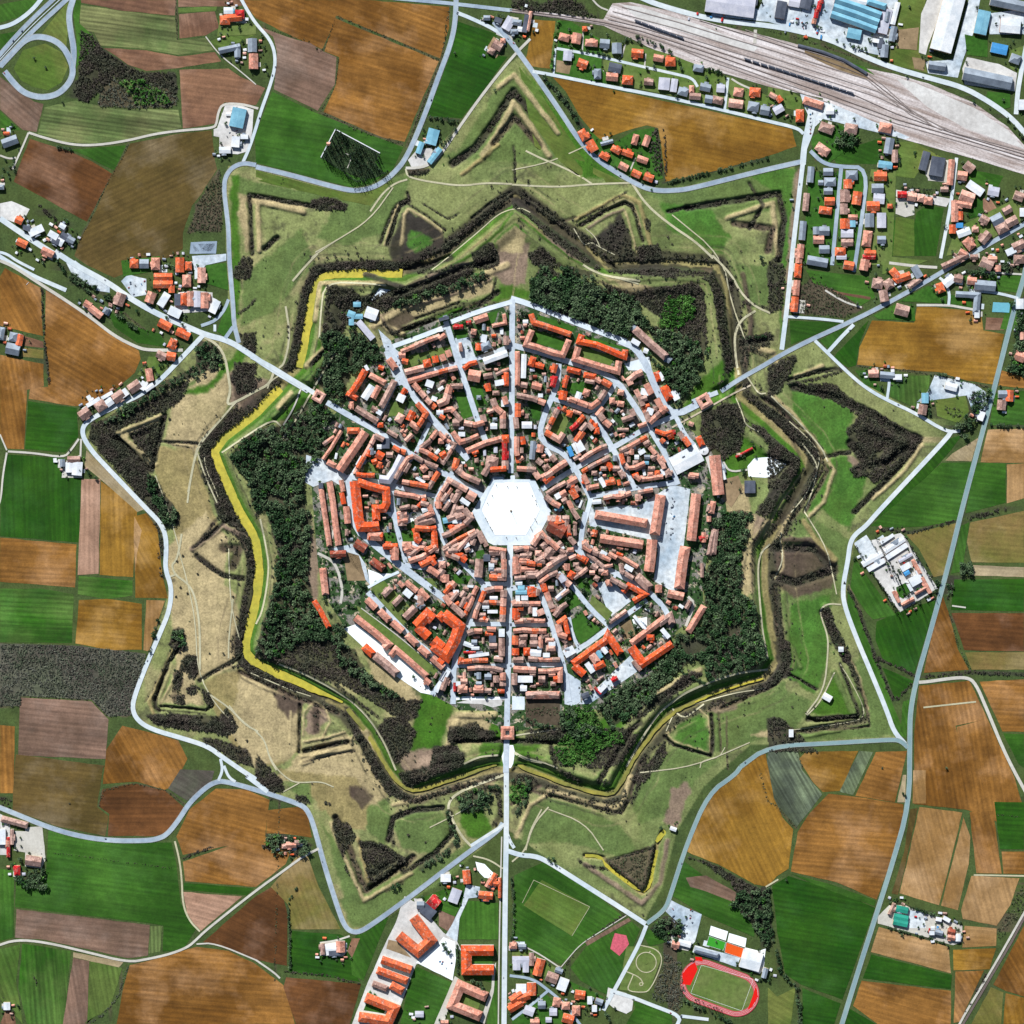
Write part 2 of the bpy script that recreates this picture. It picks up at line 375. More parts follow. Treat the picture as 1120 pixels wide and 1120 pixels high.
parse('''
@ 0 0 4
f b 10 355 0 770 0 765 68 540 48 355 12
f v 8 350 20 540 50 765 75 775 175 905 165 935 220 780 240 640 215 440 200 410 140 350 130
f b 8 452 210 640 220 780 247 940 228 968 268 780 298 640 310 560 283 500 240
f b 5 780 0 1050 0 1060 25 780 30
f l 5 780 36 950 28 945 48 780 55
f b 80 782 62 940 50 960 120 900 155 785 168
f b 5 785 305 1000 300 1050 335 1160 385 1120 460 980 448 945 540 800 562
f d -25 570 628 800 582 925 570 940 700 950 740 880 850 840 900 800 1020 800 1090 760 1120 500 1215 380 1160 325 1120 345 1060 420 920 480 780 540 680
f s 25 130 607 300 660 400 705 490 760 380 970 60 795
f L 30 310 655 552 635 500 745 440 718 360 675
f v 5 195 470 330 440 500 475 780 480 795 560 560 612 400 628 280 620 165 585
f n 40 0 335 150 445 190 455 160 578 100 568 0 478
f L 40 0 485 90 570 0 570
f m 20 60 300 100 220 200 190 270 230 300 290 270 360 210 395 140 380 90 350
f L 50 0 20 110 0 200 0 100 70 0 100
f L 50 0 150 60 140 100 120 0 220
f m 50 300 0 180 150 240 170 290 210 300 100
f L 50 355 5 345 100 400 150 420 200 330 300 335 160 320 60 330 0
f l 20 920 180 1120 105 1120 150 950 230
w d 1 350 135 400 150 440 205 500 250 560 290 640 318 770 318 775 420 700 370 500 340 430 400 380 450 310 430 345 330
w k 1 430 400 500 345 700 370 780 425 770 465 600 475 430 465
w v .5 520 355 620 350 720 400 750 450 600 465
r asphalt 5 -40 284 112 110 272 -38
r asphalt 5 -40 326 130 146 312 -20
r pale_asphalt .8 -40 305 121 128 292 -29
r pale_asphalt 4.5 -20 125 40 112 90 85 145 40 185 -10
r asphalt 6.5 0 290 60 225 105 178 150 160 200 163 245 180 280 210 305 255 320 300 315 340 290 380 255 410 210 424 160 424 110 408 70 375 20 312
r asphalt 6.5 318 290 325 220 308 130 300 60 322 -10
r gravel 2.6 125 580 200 605 320 635 430 635 560 615 680 585 800 570 935 560 948 540 955 490 975 453 1060 455 1130 475
r gravel 2 125 580 100 640 55 740
r pale_asphalt 3.5 1052 -10 1085 50 1120 105 1180 170 1203 230 1203 300 1180 380 1140 490 1120 560 1090 650 1062 712
r asphalt 5 1120 722 1065 712 1015 732 985 775 980 830 988 900 1000 1000 1002 1120 1010 1220 1020 1340 1024 1420 1045 1500
r gravel 1.2 900 160 960 240 1050 310 1120 370
p white_yard 3 985 460 1050 458 1110 480 1105 560 1090 660 1040 675 960 670 960 600 935 595 935 565 950 560
h c 1042 517 62 85 12 9; w 1032 622 32 42 5 6; w 985 658 45 26 0; w 1070 600 30 18 0; w 1000 500 20 14
p white_yard 3 0 890 50 880 130 915 100 970 70 975 0 950
h o 85 965 30 28 25; g 45 620 70 40 -20; o 30 585 25 14; w 160 1010 60 30 -25; k 120 1000 30 20 20; o 98 1065 42 30 25; r 210 1105 50 28 25; w 255 1050 50 36 30; k 290 1040 46 28 30; w 235 1030 40 26 30; g 5 820 26 20; w 275 990 26 20 30; k 245 1055 30 24 25; g 312 1050 30 24 30
h o 1020 80 70 30 -5; R 1050 65 36 36; o 985 90 40 36; w 1000 48 36 26; c 1010 50 30 18; g 1005 215 85 24 -12; g 1040 225 24 50; g 1105 200 40 60 0; r 1110 270 36 60 0
y lawn 3 960 90 1120 110 1120 150 950 160
p gravel 3 960 60 1060 40 1080 100 970 120
T g 3 275 450 150 255 200 295 15 740 35 755 25 700 45 730 10 770 40 775 905 820
W d 4 170 900 240 960 300 1000
W g 2 20 700 60 690 65 760
w s 1 880 860 960 740 975 820 970 1010 820 1020 860 900
c dirt 830 800 950 740 975 820 970 1020 820 1020
p asphalt 3 835 1060 950 1055 945 1110 830 1110
W g 2 235 640 300 650 330 655
W s 1.5 345 1060 480 780 540 680 565 620
W s 1.5 770 0 775 175
r pale_asphalt 6 0 955 80 1010 170 1070 260 1125
r pale_asphalt 3 -20 1100 30 1110 70 1140 150 1180
r gravel 2 0 680 40 695 70 690
p asphalt 3 845 1070 940 1065 935 1100 845 1100
@ 280 0 4
f o 20 -60 0 480 0 845 30 845 120 805 255 350 68 330 130 290 215 170 165 0 80
f n 20 8 115 170 172 238 188 295 225 352 250 345 370 270 485 78 390 92 230 75 160
f o 15 345 78 800 268 720 450 650 620 560 603 430 548 295 490 350 370 364 250 300 225
f L 10 70 400 270 497 430 560 560 612 645 645 600 740 500 805 420 820 300 790 0 712 -5 600
f g 20 880 92 1058 150 1000 238 1100 248 1000 390 900 518 750 508 850 240
f m 20 0 745 330 830 420 850 500 835 600 790 500 900 300 860 0 790
W s 2.2 350 70 500 130 800 262
W s 1.5 348 80 300 210 270 230
W s 1.2 0 110 240 185
W s 1.2 362 250 350 370 275 495
W s 3 290 495 430 560 540 600 640 628
W g 3 755 515 890 528
W s 2.5 845 40 810 260 730 460 660 640
T s 5 265 212
T g 3 870 232 1045 395
r asphalt 5.5 876 -20 872 100 850 200 800 330 740 500 660 690 600 762 540 808 480 830 420 835 330 815 150 765 0 730 
r gravel 3 1200 170 1120 250 1000 400 900 540 800 690 750 725 700 735 655 735
r pale_asphalt 4 878 55 930 75 1050 130 1130 195
r asphalt 4 600 -8 760 6 880 18 1120 46
r path 1.6 655 738 662 770 700 783 760 795 900 815 1000 800 1120 805
r path 1.6 662 785 610 800 560 840 530 880 500 925
r path 1.4 355 1050 300 1085 240 1130 
p white_yard 3 665 700 700 660 770 645 780 700 730 730 680 730
p gravel 2 1060 110 1140 120 1120 180 1050 150
h c 772 600 50 70 15; c 718 648 22 48 20; c 782 682 22 72 38; l 760 620 30 20 10
h b 1055 200 40 34 30; b 1030 225 26 24 30; l 1105 105 40 60 30; k 1060 90 30 20 20; r 1080 180 20 20; g 1010 80 26 20
y dirt 2 1010 210 1040 160 1090 200 1050 255
W g 2 790 580 820 640 850 600 880 550
W s 2.5 668 745 760 740
@ 560 0 4
f y 80 95 85 190 92 165 300 88 290 60 262
f y 12 178 338 420 387 620 432 1100 537 1225 565 1245 640 1120 682 900 745 672 795 655 650 640 560 590 548 530 563 380 612 290 498 235 400
f m 30 30 290 120 400 250 600 330 720 500 800 350 800 100 640
W v 4 200 90 185 200 175 300
W g 4 125 330 230 440 300 550 350 620
w d 1 290 0 340 60 400 85 200 60 0 35 0 0 240 0
r asphalt 5.5 -80 95 0 190 90 312 200 470 300 625 380 705 450 750 520 792 580 822 640 835 720 833 780 825 960 780 1120 740 1268 707
r pale_asphalt 3.6 90 312 200 332 460 385 700 430 950 488 1120 530 1250 560 1275 585
r pale_asphalt 3 195 212 330 235 520 280 720 325 790 342 812 380
r pale_asphalt 2 190 212 182 325
r gravel 1.5 312 130 308 220
r gravel 1.6 495 195 480 250
r gravel 1.6 585 235 580 290
r pale_asphalt 3 945 340 930 482
r gravel 2 960 345 1000 370 1045 388
r gravel 1.8 350 -5 380 30 420 45
r path 1.6 0 808 200 820 350 805 520 800
r path 1.6 60 660 130 695 200 722 290 765 350 805
r path 2 525 802 590 900 700 990 800 1055 880 1130
r gravel 1.6 515 750 540 690
r pale_asphalt 5.5 560 -12 640 22 850 80 1000 100 1120 112 1230 130 1400 175 1520 238 1660 295 1820 340 1970 380 2080 440 2180 510 2250 590
r gravel 3.5 1065 130 1062 190
h r 228 165 42 30 15; r 282 170 36 42 10; r 347 190 50 28 5; o 318 128 20 20; g 405 193 38 36 5; g 458 213 38 42; l 243 245 34 40 5; o 308 280 40 34 20; k 450 298 50 36 12; g 374 325 28 40; r 437 338 46 32 5; o 505 352 42 36 5; o 548 235 46 34 5; r 640 256 40 28 10; o 692 272 40 36 0; g 815 300 40 28 10; b 597 360 36 26 5; l 665 368 44 48 5; l 708 375 26 52 8; g 748 403 40 32 15; r 785 392 20 30; b 800 423 44 26 5; g 845 384 42 30 12; l 912 388 32 32 5; g 860 435 30 30 10; b 898 440 44 30 15; r 990 405 38 34 10; p 978 455 56 34 8; o 1062 405 44 36 5; g 1055 468 44 38 10; g 1105 485 36 36 10
h o 312 592 32 44 -30; o 350 640 34 46 -30; o 405 685 40 26 30; o 455 657 40 26 30; o 505 673 46 24 20; r 538 612 24 42 15; r 588 618 26 44 20; r 570 700 44 26 20; r 487 730 38 28 28; o 543 762 38 28 25; o 597 778 38 30 20; g 415 625 50 16 -15
h l 955 20 215 96 8 9; k 1040 5 60 30 8;
h g 20 100 40 24 10; k 60 105 20 70 10; p 75 95 14 80 10; w 40 130 30 20 10; g 10 140 30 20
y lawn 3 205 90 260 95 400 180 390 300 460 380 300 350 190 320 200 215
y lawn 2 400 180 520 190 700 240 850 300 960 340 1120 420 1120 520 950 480 700 420 460 370 400 300
y dirt 4 195 262 262 275 250 325 192 315
y lawn 2 330 560 420 640 540 570 620 560 640 640 660 780 600 800 520 780 400 700
w d .7 610 570 640 565 660 780 620 740 600 650
W g 2 660 800 760 780 1120 690
W d 2.2 665 560 672 700 672 790
W g 3 460 190 560 160 700 225
W g 2.5 780 290 900 310 950 340
W g 2 200 215 340 225 480 262
W s 1.5 620 25 830 85 1000 120
T g 4 560 185 500 170 250 130 345 155 395 240 590 300 620 290 730 270 740 300 850 340 720 420
T v 3 560 320 470 360 425 250 330 270 445 400 580 700 520 640 640 760 610 830
@ 840 0 4
y lawn 2 0 380 100 400 150 430 140 490 0 450
y blue_yard 2 140 410 250 440 620 600 600 610 240 520 200 560 160 470
r pale_asphalt 6.5 190 490 175 560 158 640 152 720
r pale_asphalt 3 205 500 200 560 165 650
r pale_asphalt 5 152 715 135 860 105 1120 85 1330 60 1530
r asphalt 4.2 185 660 240 715 320 730 438 733 410 960 385 1130 375 1190
r asphalt 4.2 320 735 300 950 280 1160
r pale_asphalt 3.6 825 690 805 860 780 1000 755 1130
r asphalt 5 1130 975 900 1105 700 1228 480 1350 330 1422 200 1480 70 1545 -10 1594 -120 1655 -205 1712
r pale_asphalt 5 1085 500 1092 400 1110 300 1130 200
r gravel 3 760 780 690 780 700 700
f L 20 350 650 505 600 508 720 300 715 285 690
f m 10 640 620 760 690 690 700 640 780 560 770 575 620
y lawn 2 190 600 300 540 400 590 350 650 260 720 190 660
w g .8 290 600 350 560 400 600 350 650 300 640
f L 80 650 930 690 900 770 910 735 1120 700 1120 540 1120 540 960 640 975
f m 20 560 950 640 960 640 1120 545 1120
f L 30 880 740 1030 770 1000 830 870 790
y lawn 2 820 1000 1120 850 1120 960 900 1090 780 1120
f b 60 920 870 970 865 1010 925 960 950
f g 60 870 890 940 860 940 940 880 960
p gravel 5 560 865 640 880 640 940 600 950 558 935
p white_yard 3 560 830 800 870 780 905 560 860
p gravel 3 690 700 790 700 800 800 700 790
y lawn 2 180 750 320 750 300 950 285 1160 150 1150 
y lawn 2 320 750 430 750 410 950 385 1160 300 1160
y lawn 2 450 740 560 750 550 1000 540 1160 400 1160
b c 7 32 274 64 375 98 472 134
b c 7 32 284 32 385 66 482 102
b c 7 32 292 0 395 34 492 70
b c 7 30 430 8 515 34
b w 7 26 330 -10 430 14
h k 165 10 50 60 15; l 115 10 44 40 10; R 222 30 18 40 10; R 210 62 18 34 10; R 232 4 16 24; r 200 95 18 20 10; w 555 60 20 90 14; g 545 150 26 60 12; k 490 190 24 40
h o 48 435 26 24 50; o 138 508 32 50 0; r 197 452 90 34 18 6; b 255 562 56 38 20; b 362 565 50 40 10; r 512 560 50 38 10 6; w 270 487 32 26; p 238 655 58 34 35; g 528 640 34 62 10; c 512 722 55 28 8; b 553 685 24 50; k 683 705 30 75 15; k 738 730 60 84 10 8; r 798 755 28 112 5; p 20 420 30 20 30; l 45 480 40 30 -30
h g 262 753 38 30; g 270 797 46 34; g 262 838 34 26; o 268 882 40 32; o 250 922 50 30 8; g 245 1012 40 36; r 220 1050 42 32; g 245 1092 40 32; g 365 768 46 38; o 348 806 34 36; b 335 858 38 50; o 388 868 36 52 8; b 330 915 30 42; r 370 952 36 22; o 335 980 38 40; c 368 980 24 26; l 345 1022 48 32; b 345 1062 46 28; o 315 1103 42 34; o 490 773 50 36; g 478 825 46 36; l 484 870 44 40 5; o 458 903 50 38; o 532 903 20 18; g 442 965 40 60; l 495 965 40 66; r 432 1045 36 62 8; g 495 1050 34 30; o 445 1110 46 26; g 230 800 20 20; g 210 1010 26 30
h g 185 765 26 62 5; b 165 885 24 70 5; g 150 1010 26 74 5; r 140 1100 28 54 5
h g 520 75 20 40 10; w 470 180 26 16 10;
h R 585 852 36 26; p 628 862 34 34 8; p 668 868 30 30 8; r 700 880 34 30 8; b 770 830 30 20; b 878 733 40 36 40; r 848 770 38 36 8; w 905 825 70 34 35; p 870 862 56 42 20; r 850 895 70 24 10; r 815 925 28 84; o 840 945 20 34; B 836 987 28 20; o 805 1003 26 36; w 855 1018 54 30 -20; b 945 962 36 32 30; g 1000 962 46 42 -28; b 1022 1000 46 38 -28; b 1065 970 46 36 -28; b 1045 920 36 30 -30; b 948 1040 50 34 -50; r 878 1068 48 36 50; r 850 1108 30 26 30; b 1095 860 38 36 20; b 1095 1075 50 36 -25; l 985 838 44 36 10; w 1060 1100 40 26 -25; p 905 1005 26 22; w 1110 930 20 34
h w 785 100 95 260 15 12; c 935 100 56 105 12 8; w 1058 115 88 64 5 8; B 1010 215 72 44 12 6; g 1050 18 160 46 12 8; g 958 345 215 56 12 8; g 738 290 76 36 8; k 55 45 44 76 10 8; c 375 150 55 40 12 8; l 510 95 44 110 14 6; g 508 225 30 50 5; g 1080 260 40 36 20; w 1110 460 30 40
y blue_yard 2 -40 40 -20 -10 570 -10 520 250 330 205 130 130 0 95 -250 70 -230 0
p white_yard 2 700 -10 780 -10 700 200 690 240 660 230 670 60
p blue_yard 2 880 -10 930 -10 900 140 850 270 830 340 700 320 690 270 810 260
p blue_yard 2 960 60 1120 40 1120 150 970 150
p white_yard 3 870 250 1010 280 1090 320 1080 400 860 370 850 300
f m 20 580 -10 690 -10 660 230 700 320 530 280 545 130
y dirt 2 560 130 660 120 650 220 560 210
y dirt 2 630 250 690 260 680 310 640 300
y lawn 3 860 150 960 170 960 250 870 240
y lawn 3 960 400 1060 410 1060 470 1020 480 950 440
y lawn 3 1060 220 1120 200 1110 330 1060 300
T g 3 285 570 330 620 100 400 120 430 60 480 300 175 330 195 370 205 410 215 245 530 300 545 245 640
W g 3.5 290 175 350 198 430 215
W s 2 0 130 130 165 330 230 440 270 540 310
W g 2.5 580 325 700 350 870 400 1000 470 1080 550 1120 610
W g 2.2 565 600 575 740
W c 1.5 600 822 800 838
W s 2 190 640 210 700
@ 0 280 4
f o 60 22 52 180 140 188 350 0 305 0 90
f o 30 200 150 300 205 380 255 490 335 608 415 615 450 590 510 500 590 380 652 330 657 125 625 132 575 210 572 214 470 195 370
f o 80 0 432 190 472 192 570 118 585 105 845 32 842 0 780
f e 10 100 400 190 412 190 450 92 440
f b 30 105 350 190 375 190 402 105 392
f g 5 122 634 335 665 342 790 285 860 110 845
f g 88 30 868 280 885 280 950 355 975 345 1253 0 1225 8 960
f p 90 357 975 440 975 432 1390 340 1395
f y 88 442 985 520 1040 600 1110 582 1405 436 1395
f w 45 378 850 450 922 640 1105 600 1120 450 985 370 920
f y 60 585 1140 640 1125 690 1190 700 1300 712 1400 735 1498 592 1495
f t 60 588 1140 620 1200 600 1300 590 1390 585 1250
f t 90 640 1505 722 1508 690 1600 655 1730 628 1725
f G 5 345 1400 580 1420 580 1485 470 1500 340 1480
f y 5 345 1505 470 1500 620 1522 620 1722 480 1725 330 1695
f o 3 0 1232 335 1262 328 1450 200 1440 0 1425
f G 3 0 1455 180 1455 322 1480 315 1692 0 1690
w k 1 0 1695 330 1705 640 1740 570 2010 475 2015 400 1940 90 1925 90 1970 0 1970
f k 3 0 1695 330 1705 640 1740 570 2010 475 2015 400 1940 90 1925 90 1970 0 1970
f n 6 88 1932 400 1948 475 2028 462 2200 80 2185
f o 88 0 2052 65 2058 60 2350 0 2350
f o 60 535 2055 640 2080 780 2120 820 2200 760 2320 720 2335 600 2300 450 2310 465 2160
r pale_asphalt 6 240 -20 330 40 480 120 560 180 690 255 820 310 900 345 1000 370 1080 420 1180 490 1290 555 1350 590
r pale_asphalt 4.5 -20 -10 60 40 150 90 220 120 290 150
r gravel 3.4 0 20 60 45 180 125 290 195 400 270 500 350 600 400 650 412 800 412
r pale_asphalt 5 890 345 800 440 700 545 620 605 520 650 400 710 362 745 362 790 400 850 440 895 540 1000 640 1105 700 1165 725 1220 728 1290 722 1370 752 1450 742 1550 700 1650 640 1790 590 1920 578 1980 600 2030 660 2070 800 2110 910 2145 970 2190 1050 2245 1120 2290
r asphalt 3.5 880 305 940 285 980 240 1000 190
r pale_asphalt 3 940 300 940 330 
r asphalt 4 985 360 1020 310
r gravel 2.2 35 855 150 862 280 882 310 850 345 800
r gravel 2 30 860 12 960 5 1060 -10 1100
r gravel 1.6 30 850 0 780
r gravel 2 355 800 352 880
r path 2.2 885 350 950 385 985 440 1000 530 1010 590 990 655 1040 635 1120 590 1180 560 1200 500
h o 588 35 34 34; g 632 35 36 36; r 682 35 34 48; o 788 40 34 58; o 826 45 26 34; o 715 92 72 30 0; o 715 125 76 30 0; o 752 145 24 30; r 818 110 34 48; p 883 85 32 60; r 660 182 36 44 20; w 718 192 30 58 32; w 766 247 50 36 25; k 778 192 24 46; o 804 190 26 50; r 834 188 26 58; l 864 190 26 62; r 896 195 30 62; w 940 222 30 54 25; b 525 190 40 50 20; o 722 302 52 34 28; o 802 342 56 32 25; o 755 385 30 40 25; b 708 435 40 30 25; o 750 440 36 34 10; r 420 245 60 28 38; r 385 212 30 26 30; g 465 240 22 26 30
h r 655 520 28 50 -10; w 628 568 26 34 30; b 590 572 50 40 -35; b 520 615 48 40 -35; b 442 655 44 42 -35; b 372 690 46 40 -35; w 655 575 40 20 -35; w 545 600 30 30 -35; w 480 640 30 30 -35; w 410 640 60 16 -30; w 470 610 50 14 -30
h o 88 368 26 44 12; g 60 355 32 36 12; g 58 408 60 50 12; g 8 340 24 50 10; b 325 890 50 26 0; w 340 930 44 60 5; w 305 925 30 40; g 275 905 20 30
p blue_yard 3 530 110 560 80 640 100 640 170 580 180
p blue_yard 3 290 30 330 20 480 130 480 160 420 150 310 70
p white_yard 3 780 160 850 150 930 160 930 240 800 250 760 230
p gravel 3 280 900 350 870 360 970 270 970
p blue_yard 3 840 0 990 -10 990 20 900 40 870 80 850 60
y lawn 2 530 20 700 0 700 60 540 90
y lawn 2 900 40 990 30 1000 150 900 120
f L 30 470 240 600 310 700 340 735 400 600 380 500 310
y lawn 2 650 440 750 440 700 540 600 520 640 470
y lawn 2 950 330 1000 190 1020 320 980 350
W g 3.4 280 60 400 130 470 180 520 260 600 320
W g 3 250 20 300 90 380 150 450 210
W d 2.5 185 140 192 350 215 560
W s 2 545 250 600 300 650 340
T g 4 640 480 670 490 700 480 690 520 620 500 480 170 600 240 730 270 570 30 740 40 760 50 800 300 350 940 390 950 420 970 870 190
@ 0 840 4
f d 6 70 -60 462 -10 450 0 425 170 475 210 460 298 250 255 55 185 60 30
f s 0 450 92 590 68 720 98 805 172 740 280 680 298 472 298 478 200 432 168
f k 30 790 5 938 12 925 60 818 143 735 90
f o 10 945 90 1080 95 1180 140 1170 200 1160 300 1280 340 1250 420 1120 520 810 495 800 410 1000 340 800 380 772 300 830 180
f o 10 1170 185 1230 178 1310 170 1345 190 1365 305 1250 288 1165 286
f g 5 805 502 1110 527 1080 557 802 532
f p 15 802 542 1060 562 880 712 820 650
f s 25 888 762 1120 560 1190 518 1240 570 1258 640 1255 865 1110 838 930 770
f o 5 568 862 700 830 860 782 1000 800 1110 852 1240 950 1290 1120 510 1120 540 960
f s 10 1252 915 1580 945 1530 1120 1295 1120 1240 960
f L 8 212 272 480 322 750 326 772 420 790 590 860 700 800 798 712 803 715 690 650 678 65 608 70 500 200 490
f n 8 72 617 655 687 648 820 560 832 200 752 66 742
f v 88 655 692 710 692 700 803 650 812
f L 88 0 440 60 450 60 740 0 758
f G 85 98 768 310 800 280 1120 118 1120 80 960
f l 70 0 792 88 772 70 930 100 1120 0 1010
f b 80 25 1060 60 1062 70 1120 0 1120
f n 80 320 830 390 845 380 1120 275 1120
f l 80 392 845 535 875 480 1050 370 1115 382 1118
f w 12 320 806 540 850 520 872 320 828
f e 70 1185 520 1310 375 1340 370 1395 520 1490 705 1275 705 1262 600
f g 10 1278 712 1488 728 1560 760 1540 880 1575 935 1262 890
f L 60 1555 735 1700 650 1640 800 1590 930 1540 905 1535 850
r asphalt 5.5 -20 165 80 205 200 255 330 295 480 318 640 318 690 310 730 292 780 230 830 150 900 85 940 62 980 56 1120 95 1230 130 1320 162 1345 185 1370 240 1420 430 1490 650 1512 695 1535 715 1570 718 1620 690 1780 575 2020 390 2180 275 2200 240
r gravel 2.6 -20 780 70 750 200 762 380 805 560 850 650 835 740 815 820 785 860 750 900 710 1120 535 1240 450 1320 390 1395 352
r gravel 1.6 860 770 940 765 1120 840
r gravel 2 1120 840 1200 895 1225 920
r path 1.6 765 320 785 400 795 480 800 600 830 670 875 715
r pale_asphalt 3 955 55 975 10 965 -40
r pale_asphalt 3 980 -10 1000 40 1030 60
W k 2.4 560 865 520 990 450 1080 370 1125
W d 2 150 910 160 950
W s 1.8 1225 100 1200 930 
W d 2 1240 890 1420 905 1580 945
W s 2 435 165 450 100 580 68 720 95 810 160
W d 2.5 800 395 860 370 935 340
W s 1.4 235 370 500 405 770 440
W g 1.6 1300 520 1262 580 1270 880
p white_yard 3 0 200 45 225 40 380 0 380
p gravel 4 70 275 140 280 185 300 190 350 150 375 60 360
p gravel 2 110 260 185 255 200 400 180 440 110 430
h b 65 235 120 28 15; R 38 345 14 80; b 148 405 70 44 8; R 77 447 24 40; w 10 300 30 60; b 55 300 14 60; w 32 1040 26 30; r 35 330 16 30
w g 1 65 480 200 430 205 530 110 520
T g 5 90 398 95 500 
T d 3 20 150 35 155 8 140 12 160 305 155 260 
W d 2.5 0 130 50 140 
w g 1 1160 288 1230 290 1320 305 1370 345 1290 400 1220 370 1155 350
h r 1275 335 40 24; b 1300 325 20 20; p 1245 340 20 20; w 1455 790 60 50 -8; r 1490 780 36 44; b 1412 790 16 44; k 1465 808 46 20 -5
p gravel 2 1400 765 1500 755 1520 800 1500 825 1400 820
r gravel 2 1400 765 1470 755 1530 735
f b 80 1540 745 1575 745 1540 830 1520 800
@ 840 280 4
f y 3 455 282 640 292 652 217 930 245 942 325 1033 342 985 562 870 545 750 508 600 498 390 475 400 400
f b 3 955 268 1040 272 1032 325 950 322
f o 5 1022 500 1120 530 1120 578 1008 568
f g 50 300 425 440 282 400 380 385 478 350 488 290 445
f L 10 95 282 320 292 240 330 100 388
f L 60 320 315 350 320 270 410 225 370
f L 10 165 60 440 90 470 180 400 220 300 150 200 120
f b 15 280 150 450 180 445 192 300 165
f t 3 962 760 1120 755 1120 905 930 902
f t 88 1045 912 1120 907 1120 1060 1045 1082
f L 5 905 905 1040 908 1040 1080 865 1125
f L 5 760 905 893 902 850 1150 700 1180 560 1190 450 1180 530 1110
f g 50 850 782 800 850 700 960 530 1110 470 1155 560 1050 790 800
f w 40 805 865 920 795 890 898 775 895
f G 85 535 525 710 522 700 600 650 665 535 615
f L 5 1015 320 1120 330 1120 200 1050 200
f L 5 990 600 1120 590 1120 740 970 740
f L 40 380 500 440 500 480 560 520 620 500 600 420 560
f L 15 800 85 1110 85 1090 160 1000 155 950 100 820 110
f L 15 800 170 890 180 890 225 800 215
y lawn 2 460 260 560 210 640 220 645 285 480 275
f m 10 730 580 860 600 880 680 830 730 740 700
p blue_yard 2 650 640 700 590 730 520 900 560 960 600 960 720 900 700 870 610
y lawn 2 500 0 700 20 600 60 500 80
y lawn 2 570 200 700 130 780 150 780 210 640 200
r teal_asphalt 5.5 1130 40 1115 110 1080 220 1000 540 930 800 845 1120 790 1350 700 1680 650 1850 622 1990 620 2120 618 2400 540 2670 480 2860 400 3110 320 3370
r pale_asphalt 3.6 205 370 370 530 440 585 520 630 650 690 780 770 840 765
r pale_asphalt 5 800 770 780 800 480 1120 430 1180 378 1220 358 1260 350 1330 328 1440 330 1520 390 1680 450 1820 520 1990 550 2080 600 2135
r teal_asphalt 5 -120 2235 0 2145 300 2130 540 2115 580 2120 612 2150
r teal_asphalt 5 -120 2235 -145 2270 -260 2350 -355 2570 -428 2800 -450 2860 -530 2920
r pale_asphalt 4 262 420 320 355 375 300
r pale_asphalt 3 520 632 530 560 530 540 490 538
r gravel 2.6 650 215 790 215 830 222 930 240
r pale_asphalt 3 790 215 795 160 770 110 750 95
r pale_asphalt 3 80 265 230 275 330 287
r pale_asphalt 3 880 150 1000 160 1095 185
r gravel 3 530 30 650 45 740 50
r gravel 2 940 70 1110 80
r gravel 2 250 150 330 200 410 225
r gravel 3.5 660 1865 700 1862 800 1847 870 1843 908 1868 960 1990 1030 2160 1080 2260 1130 2350
h r 135 5 26 50 5; o 130 65 28 56 5; r 123 140 26 60 5; o 115 212 28 60 5; g 215 25 90 40 10; o 352 42 40 34 10; r 420 40 34 44 10; b 478 122 42 40 10; b 525 125 36 40 -30; b 505 175 34 46 -10; o 560 85 30 60 -40; o 590 95 60 30 -20; b 800 30 80 24 -25; b 850 5 50 24 -25; b 585 238 54 44 15; o 753 140 30 40 -20; w 790 110 50 34 -40; b 830 100 34 30 10; r 890 110 36 30 5; g 948 130 92 44 5; g 870 170 90 24 3; g 912 205 26 80 5; w 912 255 20 30; b 955 35 50 44 25; r 1005 55 20 26; r 980 15 36 24; b 1095 15 40 34; p 460 515 40 30; g 520 522 56 26 5; w 565 530 34 22; c 685 622 28 40; b 675 672 34 40 10; w 800 572 48 30 15; g 1025 605 34 30; o 1055 612 30 44 5; b 1020 652 34 40 5; r 1100 440 40 40 20; w 1100 210 30 40; p 1112 350 20 30; w 930 700 26 36 20; g 650 70 30 50 -30; b 640 120 60 20 -35; l 320 5 40 20; R 440 5 50 20; b 900 5 30 20
p gravel 2 100 185 165 195 160 250 110 250
y water_p 4 985 202 1060 205 1055 248 980 245
w g 1 875 60 1000 20 1080 40 1060 80 900 100
w g 1 1060 200 1120 180 1120 540 1040 500 1080 380
w g .8 880 600 980 570 980 650 900 720 860 790 800 770 840 720 890 680
w s .8 190 90 300 150 420 230 330 270 120 250 130 150
w s .8 760 650 850 670 860 700 800 710
W g 3 700 580 705 700
W s 2.5 390 480 600 500 740 520 870 550 980 580
W g 2 710 520 780 520
W g 2.5 960 740 1120 745
W g 3 750 760 850 740
T g 4 495 575 390 210 740 160 760 190 520 60 470 80 620 150
@ 840 560 4
f g 70 475 480 560 440 740 385 640 708 560 680 500 640 470 560
f e 30 605 100 835 45 770 275 725 285 660 160
f L 60 380 200 440 290 520 400 560 450 460 470 430 440 360 330 370 250
f L 65 350 345 380 400 420 520 470 640 540 830 605 990 560 968 450 700 345 420
f g 30 500 680 640 740 560 825
f L 70 590 830 620 820 605 985 580 960
f e 5 885 45 1120 -5 1120 222 890 220 870 130
f L 80 845 60 880 45 850 260 800 270
f w 3 895 232 1120 242 1120 285 890 277
f g 3 815 295 1120 292 1120 435 800 428
f s 4 802 442 1120 442 1120 610 858 604 830 520
f e 4 862 615 1120 612 1120 690 892 690
f o 65 765 368 790 440 830 600 878 690 682 704 720 520
f o 80 660 760 880 738 905 785 960 905 820 935 850 1060 990 1155 1060 1220 1110 1340 1118 1400 868 1302 640 1278 640 960
f o 80 825 940 960 905 1080 1165 1110 1270 860 1290 840 1080
f o 3 925 742 1120 732 1120 962 1025 960
